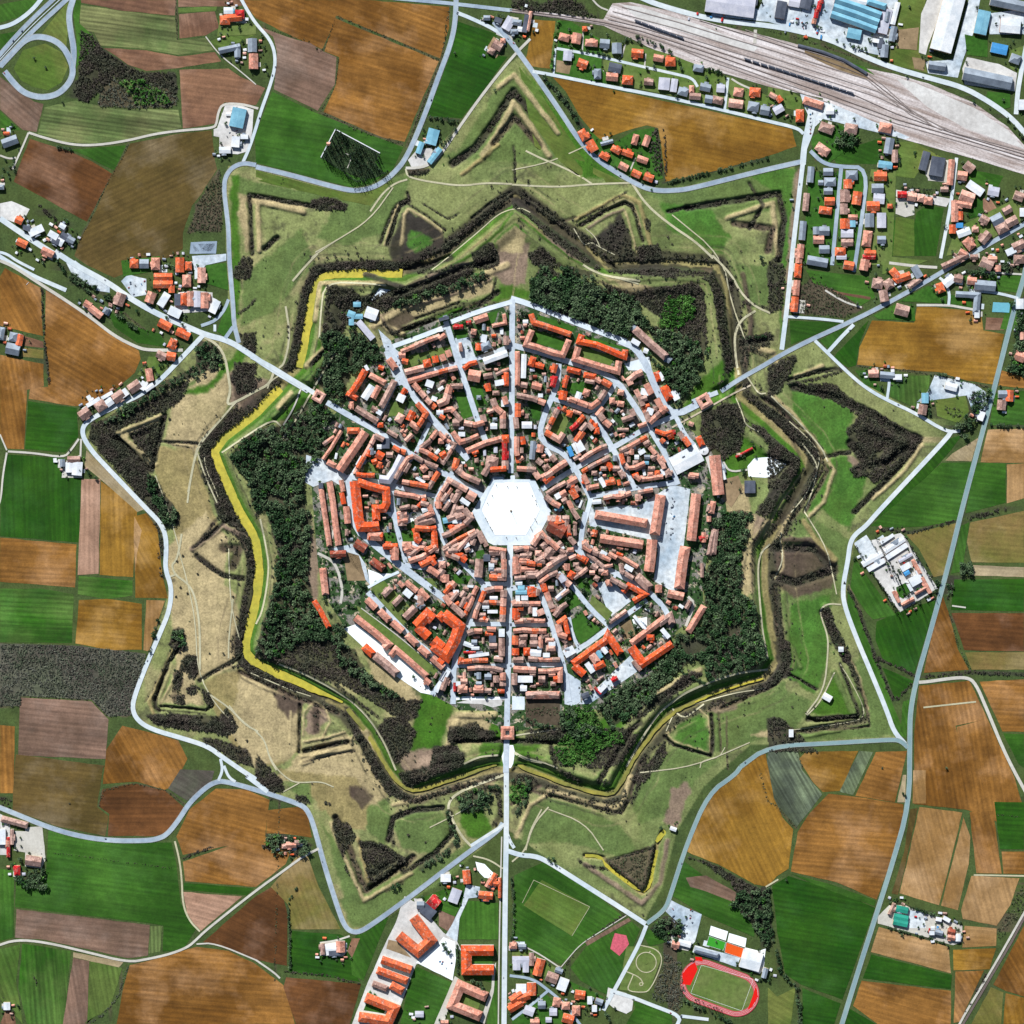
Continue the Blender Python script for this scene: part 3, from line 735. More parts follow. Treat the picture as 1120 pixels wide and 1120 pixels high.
f L 3 1028 968 1120 972 1120 1120 1095 1100
@ 840 840 4
f x 60 0 -70 130 -72 150 10 238 115 125 258 30 150 -20 60
f y 15 165 -70 395 -75 315 100 240 105 195 60 135 -40
f x 65 400 -75 460 -70 372 118 312 104
f o 15 472 -70 608 -75 555 150 382 122
f o 8 265 112 420 130 592 158 588 290 540 400 475 575 300 500 100 452 130 280 180 200
f y 30 -40 160 20 165 110 268 90 440 0 498 -60 510 -40 300
f t 75 662 170 850 195 800 400 748 600 575 548 605 430
f t 75 855 215 885 300 878 420 830 622 757 602 810 400
f d 75 622 180 655 175 600 430 568 555 540 548 595 370
f w 70 590 30 605 30 600 150 565 150
f t 80 635 10 690 10 690 155 632 155
f o 75 882 192 985 188 1022 462 912 460
f g 3 990 148 1120 150 1120 355 1015 355
f o 3 1022 365 1120 365 1120 465 1030 462
f t 75 890 472 1100 482 1060 600 1000 690 852 660 845 620
f t 5 860 690 1000 702 998 778 850 785 
f y 5 810 795 998 788 970 880 812 885
f t 12 485 695 620 732 790 782 800 898 450 805
f g 12 452 815 805 905 800 968 415 920
f o 12 410 930 800 975 800 1120 480 1120 372 1040
f o 60 820 890 945 885 900 980 840 1110 812 1115
f o 60 1120 690 1120 1000 1040 975 985 948
f e 60 975 958 1030 982 1020 1120 890 1120
f y 80 1040 985 1120 1005 1120 1120 1030 1120
f g 15 18 515 90 472 280 530 468 612 325 1013 140 945 75 900 40 720
f L 15 98 462 280 510 472 580 465 604 280 540
f g 15 150 962 318 1030 290 1120 150 1120
f g 40 352 1050 480 1125 330 1120
f m 30 0 960 40 1000 120 960 100 1120 0 1120
r gravel 2.4 1125 625 1060 740 980 880 870 1060 835 1125
r rail 2.6 1128 640 1065 760 985 895 850 1125
r path 1.4 -10 520 45 487
r path 1.4 900 468 1120 472
p gravel 2 480 650 530 600 600 600 640 620 850 690 850 760 810 775 520 690 480 680
p blue_yard 2 600 620 680 630 690 700 610 700
h G 585 617 48 26 12; G 580 652 58 24 12; G 578 676 58 24 12; g 745 718 32 20 12; w 745 660 24 16 10; n 800 715 30 24 10; r 800 740 30 20 10; w 715 720 20 16; w 780 660 30 16 30; b 540 615 14 50 25; w 830 740 20 30; w 720 700 16 16
W g 1.5 520 695 790 770
W g 2 530 580 850 680
W s 2.2 -40 0 0 150 30 160 125 262
W g 3.4 0 520 10 700 60 900 130 960 140 1120
T g 3 590 110 600 120 80 488 780 0
T s 5 500 0
W d 3 960 890 900 1010 840 1110
W s 1.5 1000 205 1110 215
w s .8 1050 620 1100 520 1120 500 1120 620 1010 760 1000 710
@ 840 560 4
p white_yard 2 375 138 480 118 580 92 600 110 660 210 742 335 578 438 480 300
p blue_yard 3 378 135 430 100 480 175 415 215
p lawn 3 560 330 600 310 628 350 590 380 565 365
h w 455 205 90 24 -30 4; w 472 232 76 20 -30 4; w 552 145 92 22 -33 4; w 562 172 96 20 -33 4; w 520 118 60 14 -33 4; r 648 240 16 66 -28; r 690 320 16 70 -28; r 670 342 60 12 -30; r 610 392 56 16 -28; r 560 370 14 50 -28; B 605 265 24 20 -30; w 600 240 40 24 -30; w 640 300 40 36 -30; l 600 200 60 14 -30; b 540 280 10 10; w 620 330 14 30 -28; w 660 280 12 50 -28
W c 1.4 470 110 520 200 560 270 600 350 640 400
W c 1.4 378 140 480 300 578 440 740 340 660 210 590 95
W c 1.6 440 115 480 170 530 240
T c 10 500 130 510 190 530 250 560 290 590 340 610 370 480 300 500 330 520 360 540 400 560 430 600 425 630 405 660 390 690 375 720 350 490 150 515 220 545 260 575 300
W d 3 480 75 620 90 820 40
W d 4 830 40 980 0 1040 -15
W d 3.5 350 330 400 440 460 610 510 740 550 820
W d 3.5 480 640 560 670 650 720
W d 3 560 820 640 740
W d 3.5 660 720 880 700 1120 710
W s 2 790 430 830 580 885 690
w g 1 840 220 890 220 890 270 835 270
w g 1 730 290 800 275 810 330 790 380 740 330
W s 2 130 1060 150 1120
r path 1.4 680 855 910 830
r gravel 1.6 805 410 865 418
@ 560 840 4
f y 65 862 118 985 10 1085 -65 1110 -60 1145 130 1175 195 1200 260 1200 420 1120 520 1060 508 900 420 790 378 765 365 800 230
f L 30 10 470 150 405 330 520 480 645 370 740 280 800 215 860 0 755
f m 30 130 490 340 605 260 735 50 600
f L 60 255 872 330 775 525 672 560 705 500 860 420 995 300 930
f L 20 700 560 740 400 850 480 960 540 1000 620 1060 700 1060 740 830 640 770 600
f n 20 760 480 850 470 990 550 980 590 850 540 780 520
f L 20 530 1020 700 1075 700 1120 500 1120 540 1050
f L 10 570 720 600 705 680 760 600 780
f n 60 320 762 510 655 520 668 330 778
r path .45 95 490 340 607
r path .45 95 490 45 590
r path .45 340 607 262 735
r pale_asphalt 5.2 -20 362 40 382 100 385 150 405 300 500 450 595 585 682
r pale_asphalt 4.2 588 688 560 760 530 820 400 1060
r pale_asphalt 4 430 975 520 1000 620 1040 740 1085 720 1130
r pale_asphalt 3.5 740 1085 860 1100 
r asphalt 3 -10 908 90 920 160 972 230 1030 300 1125
r asphalt 3 160 972 80 1040 0 1100
r gravel 1 215 870 240 840 300 770 380 720 500 645
r gravel 1.5 0 760 100 800 220 880
r path 1.4 0 410 60 360 90 250 160 170
W d 2 240 860 290 780 380 715 490 640
W g 2 0 480 10 640 0 750
p blue_yard 2 690 575 760 610 830 640 800 760 780 780 735 760 740 690 670 625
p pink_court 5 450 722 500 732 512 770 470 822 430 790 440 750
r path .9 560 775 630 790 660 830 640 900 600 975 570 982 500 975 520 930 530 905 
r path .9 500 890 560 915 575 945
r path .9 605 800 600 810
m ringpath 587 850 46 0
m ringpath 565 945 9 0
p white_yard 3 420 960 500 985 530 1020 525 1060 500 1075 450 1055 410 1020
p gravel 2 700 730 790 780 770 800 720 790 690 760
p plaza 5 870 690 945 715 935 755 862 730
p plaza 5 950 722 1026 745 1020 785 942 760
p green_court 5 862 735 935 762 925 798 850 775
p orange_court 5 938 762 1018 790 1002 830 930 806
p blue_yard 5 800 775 1000 830 980 870 790 805
p plaza 4 1020 785 1080 800 1110 790 1100 880 1085 900 990 865
h w 1045 840 90 80 15 8; g 1105 895 20 40 15
h r 715 770 30 30 10; w 755 765 50 24 15; g 850 805 110 22 15
h o 118 870 40 75 15; b 85 835 20 50; l 40 838 70 30; l 20 860 30 40; l 60 870 24 40; r 5 775 30 26; g 45 780 30 20; b 175 915 46 40 20; w 222 945 38 50 20; o 297 990 40 34 8; w 340 1015 20 30; r 195 1023 30 36 10; r 235 1038 32 30; r 280 1060 32 40; g 130 1035 30 30; o 245 1095 44 36 15; l 75 1060 40 36 20; l 180 1065 30 30; o 20 1000 60 40 -35; o 85 965 36 50; o 50 1000 50 34 -20; w 40 965 40 40; o 15 1040 60 30 -30; r 100 1110 36 24; w 360 1050 20 26; g 380 1020 30 24 20; l 160 1100 24 20; g 205 885 30 20 20
y lawn 2 0 800 60 790 230 900 210 930 100 900 0 890
y lawn 2 250 930 400 1000 380 1060 300 1030
y lawn 2 0 1100 150 990 280 1120 0 1120
y lawn 3 500 780 640 780 650 840 600 980 470 970
w g 1 670 650 720 650 745 700 720 760 650 740 600 700
w k 1 660 800 740 850 750 950 760 1000 730 1060 610 1010 620 950 660 870
w d 1 770 390 830 410 960 500 985 560 1080 700 1110 740 1120 540 1060 515 900 430 830 400
w g 1 1000 540 1120 520 1120 790 1080 730 1040 670 960 600
W g 4 750 1010 900 1085 960 1110
W g 4 400 1060 440 1110
W c 2 800 1010 920 1060
T g 3 170 410 190 420 760 650 830 800 450 1050 420 1080 340 960
@ 280 840 4
r pale_asphalt 5.6 1095 -20 1096 240 1090 560 1085 1130
r gravel 1.4 1075 300 1065 700 1060 1130
r pale_asphalt 3.6 1095 275 1110 320 1130 350
r path 2.2 1085 30 960 75 870 115 838 160 850 210 900 300 945 345
r pale_asphalt 3.4 940 340 1090 245
r path 1.4 950 385 1020 400 1080 440
p white_yard 2 650 560 700 590 750 640 820 720 880 760 900 800 850 780 700 860 640 1020 600 1120 420 1120 480 960 560 780 610 680
p plaza 3 820 740 870 760 875 830 860 930 700 850 780 790
p blue_yard 3 920 510 980 520 975 565 930 570 890 660 880 760 830 730 860 680 900 600
p white_yard 3 690 570 730 575 740 610 700 610
p plaza 3 960 410 1000 420 1060 480 1000 480 970 450
p gravel 2 870 910 900 930 840 1060 820 1120 780 1120 840 980
p gravel 2 1050 850 1040 980 1000 1120 980 1110 1030 960 1035 870
f L 20 720 570 850 520 920 500 910 570 870 650 800 620 750 620
f L 90 930 580 1060 590 1060 750 890 750 890 650
f L 20 705 870 860 940 790 1120 630 1120 680 900
f L 80 900 910 1050 860 1060 1120 1010 1120 1040 940
f n 80 800 620 870 650 850 720 800 690
h R 778 585 44 44 40; k 752 625 64 50 40; l 870 558 40 56 20; o 922 475 30 54 -5; o 1005 555 56 30 5; o 1066 522 12 80; o 1035 485 20 50 30; l 715 1075 34 24; w 830 480 40 30; g 720 598 30 30
b o 7 46 690 650 765 750 710 800 625 730
b o 7 36 550 835 680 880
b o 7 34 530 880 665 930
b o 6 36 590 945 645 975
b b 5 26 510 940 575 965
b o 7 44 480 1000 605 1050 580 1105 450 1085
b O 8 46 1040 795 920 795 922 880 1040 880
b r 7 44 1010 1000 895 950 860 1035 985 1085
h r 825 1112 30 20; o 1050 505 20 20; r 1020 500 20 40 30
W g 1.6 880 760 885 900
w g .8 900 920 960 920 1010 970 930 950
T g 5 830 790 845 805 820 770
W c 1.2 680 880 650 980
y lawn 3 490 1010 575 1035 560 1075 470 1060
y lawn 3 940 820 1035 815 1035 860 940 855
y lawn 3 910 975 985 1020 970 1060 890 1030
y dirt 3 580 750 620 760 680 830 570 790
T v 4 530 960 500 980 520 990 900 420 870 480
''')
MOAT = [(563,216),(590,236),(640,272),(662,291),(730,288),(783,292),(795,320),(800,360),(806,405),(808,434),(840,460),(876,495),(885,512),(872,536),(850,575),(836,600),(836,640),(843,690),(850,722),(835,742),(785,757),(732,781),(697,823),(675,866),(660,870),(617,857),(575,841),(540,841),(500,851),(455,866),(440,861),(424,842),(404,805),(380,775),(325,746),(280,726),(269,714),(269,700),(281,655),(284,622),(279,588),(262,560),(244,520),(234,494),(246,478),(280,452),(307,424),(327,402),(336,362),(341,325),(352,301),(388,299),(440,299),(492,275)]
RING = [(250,181),(246,200),(250,350),(262,375),(222,370),(160,420),(97,470),(90,482),(105,510),(160,560),(180,590),(188,640),(170,690),(147,770),(152,790),(180,805),(225,815),(262,840),(300,868),(335,880),(350,930),(370,1000),(385,1018),(410,1013),(500,950),(552,905),(600,940),(705,1006),(725,970),(740,910),(770,860),(820,815),(985,810),(978,790),(950,730),(925,660),(928,620),(940,580),(1040,475),(1000,450),(930,410),(892,372),(855,383),(870,180),(830,190),(720,208),(690,202),(640,165),(600,110),(570,60),(545,80),(500,140),(455,182),(440,190),(420,200),(385,210),(330,198),(280,182)]
TOWN = [(417,378),(440,366),(490,345),(540,332),(560,328),(600,340),(640,353),(690,374),(705,392),(725,425),(745,455),(755,470),(775,487),(790,520),(795,560),(775,600),(768,640),(770,665),(740,690),(715,735),(660,772),(600,795),(560,800),(500,775),(465,755),(380,690),(360,660),(348,620),(343,560),(340,520),(352,470),(385,430),(400,400)]
parse('''
@ 0 0 1
c t 225 395 250 405 252 440 230 480 212 500 178 480 190 440 205 415
c y 172 488 210 490 222 520 235 560 245 590 195 590 175 560 170 510
c t 180 600 225 560 250 590 245 640 260 650 262 720 240 740 216 745 195 690 185 660
c t 186 650 200 655 219 740 195 760 190 700
c y 222 745 262 730 300 745 330 770 330 820 300 840 260 830 235 780
c t 262 735 325 760 330 800 320 830 280 840 250 800
c t 330 820 380 800 420 850 425 875 400 885 370 860 300 855
c y 300 840 390 850 405 885 400 910 370 905 340 870
c t 320 700 330 690 345 700 340 715
c u 378 862 408 870 396 886
c g 400 885 425 870 430 900 420 925 400 905
c p 250 405 275 410 300 420 290 445 265 460 252 440
c u 252 415 285 425 270 450 258 440
c g 470 170 500 165 540 100 560 75 600 120 650 175 600 180 520 175
c m 450 195 700 205 680 250 590 230 560 210 480 260 440 215
c g 380 205 450 190 430 250 380 270 345 260
c g 265 300 330 250 345 290 300 340 262 360
c v 640 160 690 195 640 195 600 140 580 90 570 70
c g 700 210 850 185 850 230 800 240 740 230
c l 720 220 780 230 800 260 790 280 730 250
c l 820 190 870 182 868 280 855 380 850 300 855 220
c p 868 190 876 182 866 300 860 360 856 340
c g 795 290 850 290 850 330 815 340
c l 865 425 890 427 928 440 932 458 927 475 927 492 905 495 885 472 868 450
c l 910 500 940 497 950 520 930 580 900 560 880 560 890 530
c p 925 495 940 500 945 515 935 520
c g 845 570 880 560 930 590 925 640 915 660 860 660 850 620 880 600
c l 865 660 910 650 905 730 890 760 860 740
c g 840 745 890 765 870 800 760 830 700 850 735 820 790 790
c g 950 700 975 780 985 805 850 815 880 800 940 790 930 730
c t 835 795 860 800 850 808 820 806
c g 575 880 620 870 680 905 700 935 690 940 650 930 610 920 570 925
c g 680 850 740 835 790 830 760 855 745 890 700 900
c p 735 860 755 862 750 880 740 910 725 900
c g 440 885 480 885 500 905 480 935 440 930 428 905
c v 500 885 525 880 540 905 530 920 510 915
c g 350 895 370 960 385 1005 400 1000 500 945 440 960 400 970 375 930
c g 370 985 500 930 545 905 550 900 500 955 410 1010 385 1015
c v 225 420 255 390 262 375 275 385 225 430 170 440
c g 190 430 225 405 215 420 175 455
c g 110 490 130 500 165 550 155 550
c g 255 190 290 200 380 215 375 230 340 225 290 215 260 215
c t 258 210 340 226 330 230 270 222 275 275 268 275
c v 252 190 262 190 262 350 253 350
c g 700 760 735 745 740 700 700 640
c t 410 345 450 330 540 290 555 290 550 300 460 345 420 360
c u 430 340 460 345 430 365 415 352
c p 545 265 580 265 575 310 555 320 540 300
c v 440 360 550 325 560 310 560 325 440 368
c v 305 385 325 402 340 395 350 370 360 385 345 440 300 465 280 465 320 425
c v 800 385 808 430 780 445 765 440 740 450 770 410
c v 808 434 840 465 815 450
c t 700 325 655 300 690 305 720 318
c v 840 505 855 540 850 560 835 550 850 530
c v 745 540 760 520 800 470 850 500 820 510 790 540
c t 780 535 815 530 830 580 800 600 785 590
c t 480 785 545 775 545 815 500 815 490 800
c v 540 780 560 775 570 820 610 830 520 830
c v 460 755 500 765 490 790 480 830 440 830
c p 430 820 500 820 500 845 450 860
c t 400 720 440 730 460 770 430 770 410 750
c t 305 690 335 680 345 705 310 705
c p 340 560 350 620 348 680 335 640
c v 555 815 680 800 700 770 650 790 620 800 570 830
c t 820 590 845 560 835 640 815 655 808 640 815 600
c g 832 660 840 700 845 720 850 700 843 650
c v 575 840 650 865 670 860 690 820 750 770 780 755 720 775 690 810 665 855 610 845
c g 790 760 860 745 860 790 780 820 775 780
c g 365 960 380 960 375 940
c u 845 605 880 590 920 620 910 645 870 655 848 640
k -4 6 d 495 180 520 162 540 135 562 100 585 128 602 150 612 168 632 188
k 4 4.5 t 528 170 548 140 562 112 578 135 600 170
k -3 5 u 540 158 563 128 590 160
k 3 3 y 505 190 530 172 545 158 
k 3 4 t 545 95 562 82 580 105 610 145
k -3.5 3.5 d 276 278 273 213 342 226
k 4 4 t 284 274 282 221 332 232
k -4 4 d 290 272 303 260
k 3 3 y 630 240 681 213 700 222 712 270
k -2 2 d 562 160 564 200
k -2 2 u 560 215 600 245 630 238
k -4 5 d 752 228 800 220 852 212 858 240 852 285
k 4 4 t 795 238 845 222 850 280
k -3 5 u 803 245 845 250 840 275
k -3 2.5 d 730 232 760 225
k -3 2.5 d 1 1 2 2
k -3.5 4.5 d 125 478 166 516 180 455
k 4 3.5 t 129 474 170 508
k 4 3.5 t 129 473 176 455
k -4 5 d 145 478 165 470 168 495
k -3 4 d 215 608 244 630 266 633
k 4 4 p 210 600 245 575 268 588 274 620
k -3.5 3 d 225 590 250 568 256 570
k -3.5 3 d 212 598 238 578
k -3 7 u 245 600 262 600 255 620
k 3 3 y 196 698 163 768 170 785 230 790
k -2 2 u 184 730 168 765
k 3 4 t 331 835 400 800 412 835
k -5 5 u 367 895 380 922 388 945 400 975 440 948 452 938
k -5 3 d 403 973 440 946
k 3 3 t 362 900 378 940 398 985 450 955
k -3 5 d 395 925 410 925 430 940 410 955
k 3 3 y 392 918 402 965 
k -4 4 d 425 920 430 895 455 886 485 884
k -4 4 d 492 890 495 912 475 935 440 955
k -4 3.5 y 640 936 660 938 665 948 702 977 710 970 718 925 725 910
k 4 3.5 d 665 940 703 972 714 925
k 3 4 p 640 945 702 988 722 965 730 920
k -2 2 d 715 928 668 940
k -4 5 d 900 670 915 700 932 730 946 770 946 788 880 800
k 4 4 g 912 735 935 785 890 785
k -4 3.5 d 884 787 938 784
k 3 3 g 902 662 925 715 950 790 880 806
k -4 6 d 845 600 890 600 912 625 870 638 846 630
k 4 4 u 858 590 885 590 912 615
k 3 4 y 880 570 892 590 913 612
k -2 2 t 855 590 856 620 848 632
k -4 6 d 868 424 905 432 945 448 980 470 1008 482
k -4 6 d 930 485 950 510 970 505 992 490
k 4 5 u 945 465 985 482 965 500
k -3 4 d 1005 485 985 510 950 545 935 560
k 3 3 t 1012 480 990 515 955 545
k -3 3 d 862 416 890 408 925 402
k 3 3 t 870 412 900 400
k -3 3 d 900 500 930 495
k -3 2 d 230 490 215 485 175 483
k -3 3 d 218 745 252 725 262 720
k -2 1.5 d 1 1 2 2
k -3 1.5 d 865 738 893 755
k 3 5 t 408 357 445 335 500 313 555 290
k -4 4 d 438 362 478 350 520 338 545 320
k 5 5 t 410 340 425 360 440 365
k -5 4 d 430 322 470 308 510 292 540 285
k -5 5 d 440 292 470 290 492 282
k 4 5 t 500 782 540 782
k 4 5 t 488 820 500 790
k -6 4 d 500 811 552 810
k -6 4 d 562 811 618 813
k 4 5 u 575 785 610 790
k 4 5 g 600 830 615 845 650 855 660 845
k 4 6 d 480 828 505 825
k -4 3 d 602 815 610 840
k 5 4 t 705 765 740 745 765 732
k -4 4 d 655 855 690 800 700 790
k -3 3 d 820 200 835 225 820 250
k 3 3 t 808 640 815 600 840 570
k 4 4 t 345 350 350 310 420 310
k 4 4 g 300 455 340 415 360 385
k 5 4 t 335 400 355 382
k 5 4 t 305 445 318 430
k -3 3 d 340 400 365 375
k 5 5 d 400 300 440 315
k -3 4 d 800 310 806 400
k 2.5 4 u 812 300 822 350 815 400
k 2.5 4 t 820 380 845 385 850 398
k -3 4 d 815 375 845 370
k -3 2 d 660 280 680 300
k 4 4 d 830 430 850 440 880 480 895 505 880 540
k -3 3 u 835 435 860 455 893 490 905 515 880 560
k 3 3 t 842 430 870 455 900 495 912 515 900 550 885 565
k 3 3 t 868 555 850 590
k -3 3 u 848 640 850 690 862 725 850 748 790 775
k 3 3 g 856 650 862 700 875 730
k -2 2 u 700 835 690 870 680 890 660 885 600 870 560 860
k 3 4 t 690 850 680 880 670 885 600 865
k -2 3 u 560 880 580 865 590 860
k 3 3 t 545 860 520 855 470 870 430 880
k -2 4 u 540 853 500 862 455 876 435 872 415 850 395 810
k 3 3 t 565 915 580 880 600 868
k -3 3 u 262 735 320 762 370 780
@ 280 280 4
w d 1 310 130 420 140 460 180 620 150 640 200 560 240 470 240 440 260 400 300 350 400 290 370
w g 1.3 290 330 380 340 480 420 480 470 410 520 390 600 400 640 330 640 290 570 240 560 300 470
w g 1 400 320 460 340 520 380 560 440 500 480 440 420
w g 1 160 700 220 640 300 650 340 700 320 760 290 850 270 900 210 950 210 1060 230 1120 0 1120 -40 980 -110 880 -60 800 20 760 100 740
W d 3 560 300 640 350 740 300
W d 7 640 50 500 40 350 40 260 60 235 110 210 210 180 330 160 440 130 500
W d 6 0 660 -60 700 -160 750 -230 830 -240 900 -200 980 -130 1060 -80 1120
W d 4 880 40 800 70 640 70
W d 5 620 180 720 150 850 90 950 60
W s 4 640 320 720 290 860 220 1000 200 1060 210
r path 1.5 570 130 480 120 300 115 285 240 278 360
r path 1.5 345 425 240 600 180 710 115 800
r path 1.5 110 745 80 715 0 760 -150 860
r path 1.8 270 -10 220 40 160 110
r path 1.8 130 220 150 350 125 470 100 490
r gravel 1.6 200 570 170 660 120 740
r path 1.2 105 520 60 550 50 580
@ 0 560 4
W d 7 1060 100 1095 200 1090 300 1060 450 1045 600 1060 660 1120 720 1200 760
W d 5 700 200 710 120 690 60 640 -20 560 -100 470 -200 420 -250
W g 6 700 60 770 40 
W d 4 700 240 710 280 760 300
W g 3 690 470 670 560 650 650
w d 1 760 510 800 510 815 590 780 620 740 580
w d 1 800 640 850 630 870 680 850 740 830 700 780 700
w s 1 760 680 800 710 790 790 750 790
w s .8 740 800 800 790 810 840 760 840
w s 1 820 750 860 760 855 800 820 790
w d 1 640 890 780 890 940 910 990 860 1040 940 1000 980 900 960 680 930
w d .8 870 980 950 990 1080 1040 1120 1120 1000 1080 900 1010
T d 4 775 215 800 190 865 270 820 355 790 330 1045 315 1020 370 770 370 710 690 680 745 1030 995 1080 1000 870 770
W d 2.5 860 200 940 260 1020 290 1060 280
W d 3 880 120 940 40 980 10
r path 1.8 795 95 785 160 770 215 750 230 765 275 820 310 850 360 865 430 875 520 875 690
r path 1.8 735 285 765 275
r path 1.5 920 800 1010 860 1070 930 1130 960
r path 1.3 1020 380 1000 560 1000 640
@ 0 280 4
w d 1 400 720 470 720 620 650 720 600 830 540 800 620 720 680 560 740 500 780 540 850 620 940 700 1060 740 1120 680 1120 560 960 460 860 390 800
w g .7 860 370 960 380 980 440 960 500 880 510 780 560 640 640 560 700 460 740 420 740 620 600 760 530 850 480
w d 1 1000 100 1060 0 1110 10 1090 100
w d 1 1040 340 1120 330 1120 440 1060 410
w d 1 1030 460 1120 470 1120 600 1040 600 1010 540
w s 1 570 770 650 740 700 720 680 800 640 830 580 820
w d 1 640 820 680 830 670 900 620 880
W s 1.5 690 810 780 830 840 840
T d 5 742 712
r path 1.6 1030 640 980 700 900 790 860 850 830 1000 820 1080
r path 1.2 860 850 900 970 950 1080
W d 2.5 1040 250 1080 230 1120 190
@ 280 560 4
w g 1 50 0 240 0 230 200 240 350 250 400 300 500 340 560 200 560 120 620 60 640 0 600 60 400 90 300 90 150
w d 1 60 480 100 440 240 480 330 540 420 620 450 680 540 760 620 800 650 820 730 820 700 900 650 920 560 860 450 790 350 740 180 680 60 640 0 620
w g .8 340 560 430 600 480 700 600 790 640 800 560 800 460 740 350 650
w d 1 560 900 640 900 700 960 660 1060 600 1110 560 1020 520 960
w g .8 280 500 400 480 360 560 300 560
w d 1 780 1030 880 1020 910 1080 860 1120 760 1120 
w d 1 840 960 900 940 1050 960 1040 1000 840 1010
W d 3 0 630 180 690 330 740 400 790 540 900
W s 1.5 225 480 200 600
r path 1.6 20 30 45 150 60 250 30 430 0 490
r path 1.6 100 665 200 700 370 790 480 880 560 1000 612 1130
r path 1.4 0 960 40 1000 60 1080 90 1130
r gravel 2.4 360 0 330 120
T g 5 370 250 380 290 360 420 400 400 470 320 390 340 320 440 720 480 850 240 990 200 940 240 910 290 790 310 770 330 455 310 300 380
T g 4 510 350 540 360 600 320 640 450 660 420 560 420 690 720 760 60 670 90 690 150 
T s 4 650 880 700 860 770 900 760 960
@ 560 560 4
w g 1.1 860 60 920 0 1060 0 1000 200 1000 360 1050 380 1110 640 1080 660 860 740 830 650 780 640 640 780 560 870 440 945 370 850 480 760 600 700 700 600 720 540 830 500 850 360 830 300 880 200
w k .7 900 540 1000 520 1020 620 960 650 900 620
w v 1 225 850 340 840 400 950 480 960 500 1000 380 1040 360 1090 220 1110 180 1050 240 950
w g 1 210 860 260 850 300 920 420 950 300 1000 230 960
w d 1 60 960 240 940 240 1000 60 990
w d 1 500 920 700 760 740 720 800 690 700 800 560 900
w d 1 400 950 540 940 540 1010 480 1090 420 1120 320 1120 
W d 2 1045 200 1060 130 1100 40
r path 1.6 1130 140 1085 180 1075 260 1085 400 1095 520 1118 640
r path 1.8 1120 690 1000 700 900 730 800 770 740 800 690 840 640 880 580 970 500 1115
r path 1.4 700 860 750 905 800 870 840 840
W d 5 170 1040 190 1110 240 1150 300 1180
T s 4 800 1000 780 980 830 990 810 1030
W g 2.4 740 700 860 760 900 680
T g 6 590 410 610 430 570 400 480 520 520 530 540 500 320 300 310 340 240 380 250 350 420 480
r path 1.3 10 1050 60 1075 160 1100 200 1120
r path 1.3 0 980 60 970 200 950
@ 560 280 4
w g 1.2 80 100 200 85 320 110 380 150 560 250 600 290 520 330 430 350 280 290 130 220 80 180
w g 1 180 30 260 50 340 70 360 100 250 90 
w d 1 380 110 460 140 560 170 560 200 460 180
w d 1 540 150 700 130 800 115 840 160 855 400 800 380 700 320 640 260 560 200
w g 1.2 600 300 700 330 860 400 830 480 780 540 700 500 690 440 600 340
w v 1 680 180 790 170 800 270 700 330 640 300
w g 1 640 480 760 500 820 540 760 600 720 660 680 600
w d 1 830 690 920 650 1000 640 1020 720 1000 850 900 900 820 820
w d 1 380 30 700 30 900 60 930 150 960 300 990 480 940 520 900 300 870 130 830 90 500 80
W g 3 660 800 760 700 800 660
T s 4 1100 40 1060 20
W d 3 1010 200 1080 220 1120 230
T g 6 40 240 60 250 30 265 1090 10 700 830 720 800 690 860 1010 940 640 480 620 460 600 430
r path 1.8 310 40 350 65 420 90 560 110
r path 1.8 875 -5 960 80 1000 160 1060 220 1130 250
r path 2 1065 240 1000 280 975 340 978 430 992 520
r path 1.2 1030 530 1050 560 1080 605 1110 600
r stone 1.8 1045 565 960 605 830 680 700 750
r path 1 980 620 1010 700 1020 740 1080 770
w s 1 820 60 880 50 900 90 
W g 2 1000 360 1120 350
W s 3 1000 400 1120 440
w d 1 990 360 1130 330 1130 400 1010 410
@ 840 280 4
w d .6 0 260 60 230 80 60 40 0 0 30
w d 1 0 480 100 430 130 440 90 520 60 580 0 620 
W d 5 0 670 80 760 150 830 195 900 180 980
W s 3 10 700 100 790 140 870
w d 1.2 130 560 280 555 400 650 480 680 600 760 680 800 640 830 600 900 560 950 460 990 430 960 400 870 350 830 345 760 400 700 300 640 160 600
w d 1 350 930 420 900 430 960 380 970
W d 4 600 900 500 1000 420 1080 370 1120
W d 3 0 1120 60 1000 130 900
W d 2.5 250 880 360 855
W d 2.5 80 560 200 540 330 500
w d 1 0 800 140 880 130 930 70 1000 20 1120 0 1120
T d 3 175 515 215 500 245 660 
r path 1.2 10 610 60 660 110 700 200 800 240 850 260 900
r path 1.2 150 820 220 910 200 1010 160 1120
@ 840 560 4
W d 3 220 250 300 250 290 290
W d 5 50 700 80 650 60 560 50 450 40 330
W d 2.5 165 880 210 840 
W d 5 20 310 100 310 200 270 290 240
W s 4 240 430 280 520 320 580 370 700 400 780
W s 3 100 960 200 960 430 920 440 880
W d 4 190 905 390 892
w d .8 220 1050 0 1050 0 900 60 900
r path 1.4 320 405 270 400 235 415 228 450 262 540 262 620 245 780 165 885
r path 1.2 290 700 230 830 170 890
r path 1.2 60 90 50 120 70 200 30 290
h w 318 600 20 20; w 258 810 36 26 30; w 100 967 18 30
T d 4 335 310
@ 560 840 4
W d 4 360 170 450 200 540 120 560 60
W d 3 290 400 330 430 420 440
w s .9 420 410 520 370 600 340 625 360 600 450 575 530 500 480 450 440
W g 5 0 60 70 50 60 140 10 190
W s 2 600 880 750 860
W s 3 100 90 200 120 340 150
r path 1.3 60 360 80 270 130 180
T g 4 650 260 160 395 180 395
h w 705 265 26 16 20
@ 280 840 4
w d 1 330 220 400 240 440 300 400 330 380 400 410 470 390 440 350 300
w d 1 450 320 560 330 660 400 600 450 500 510
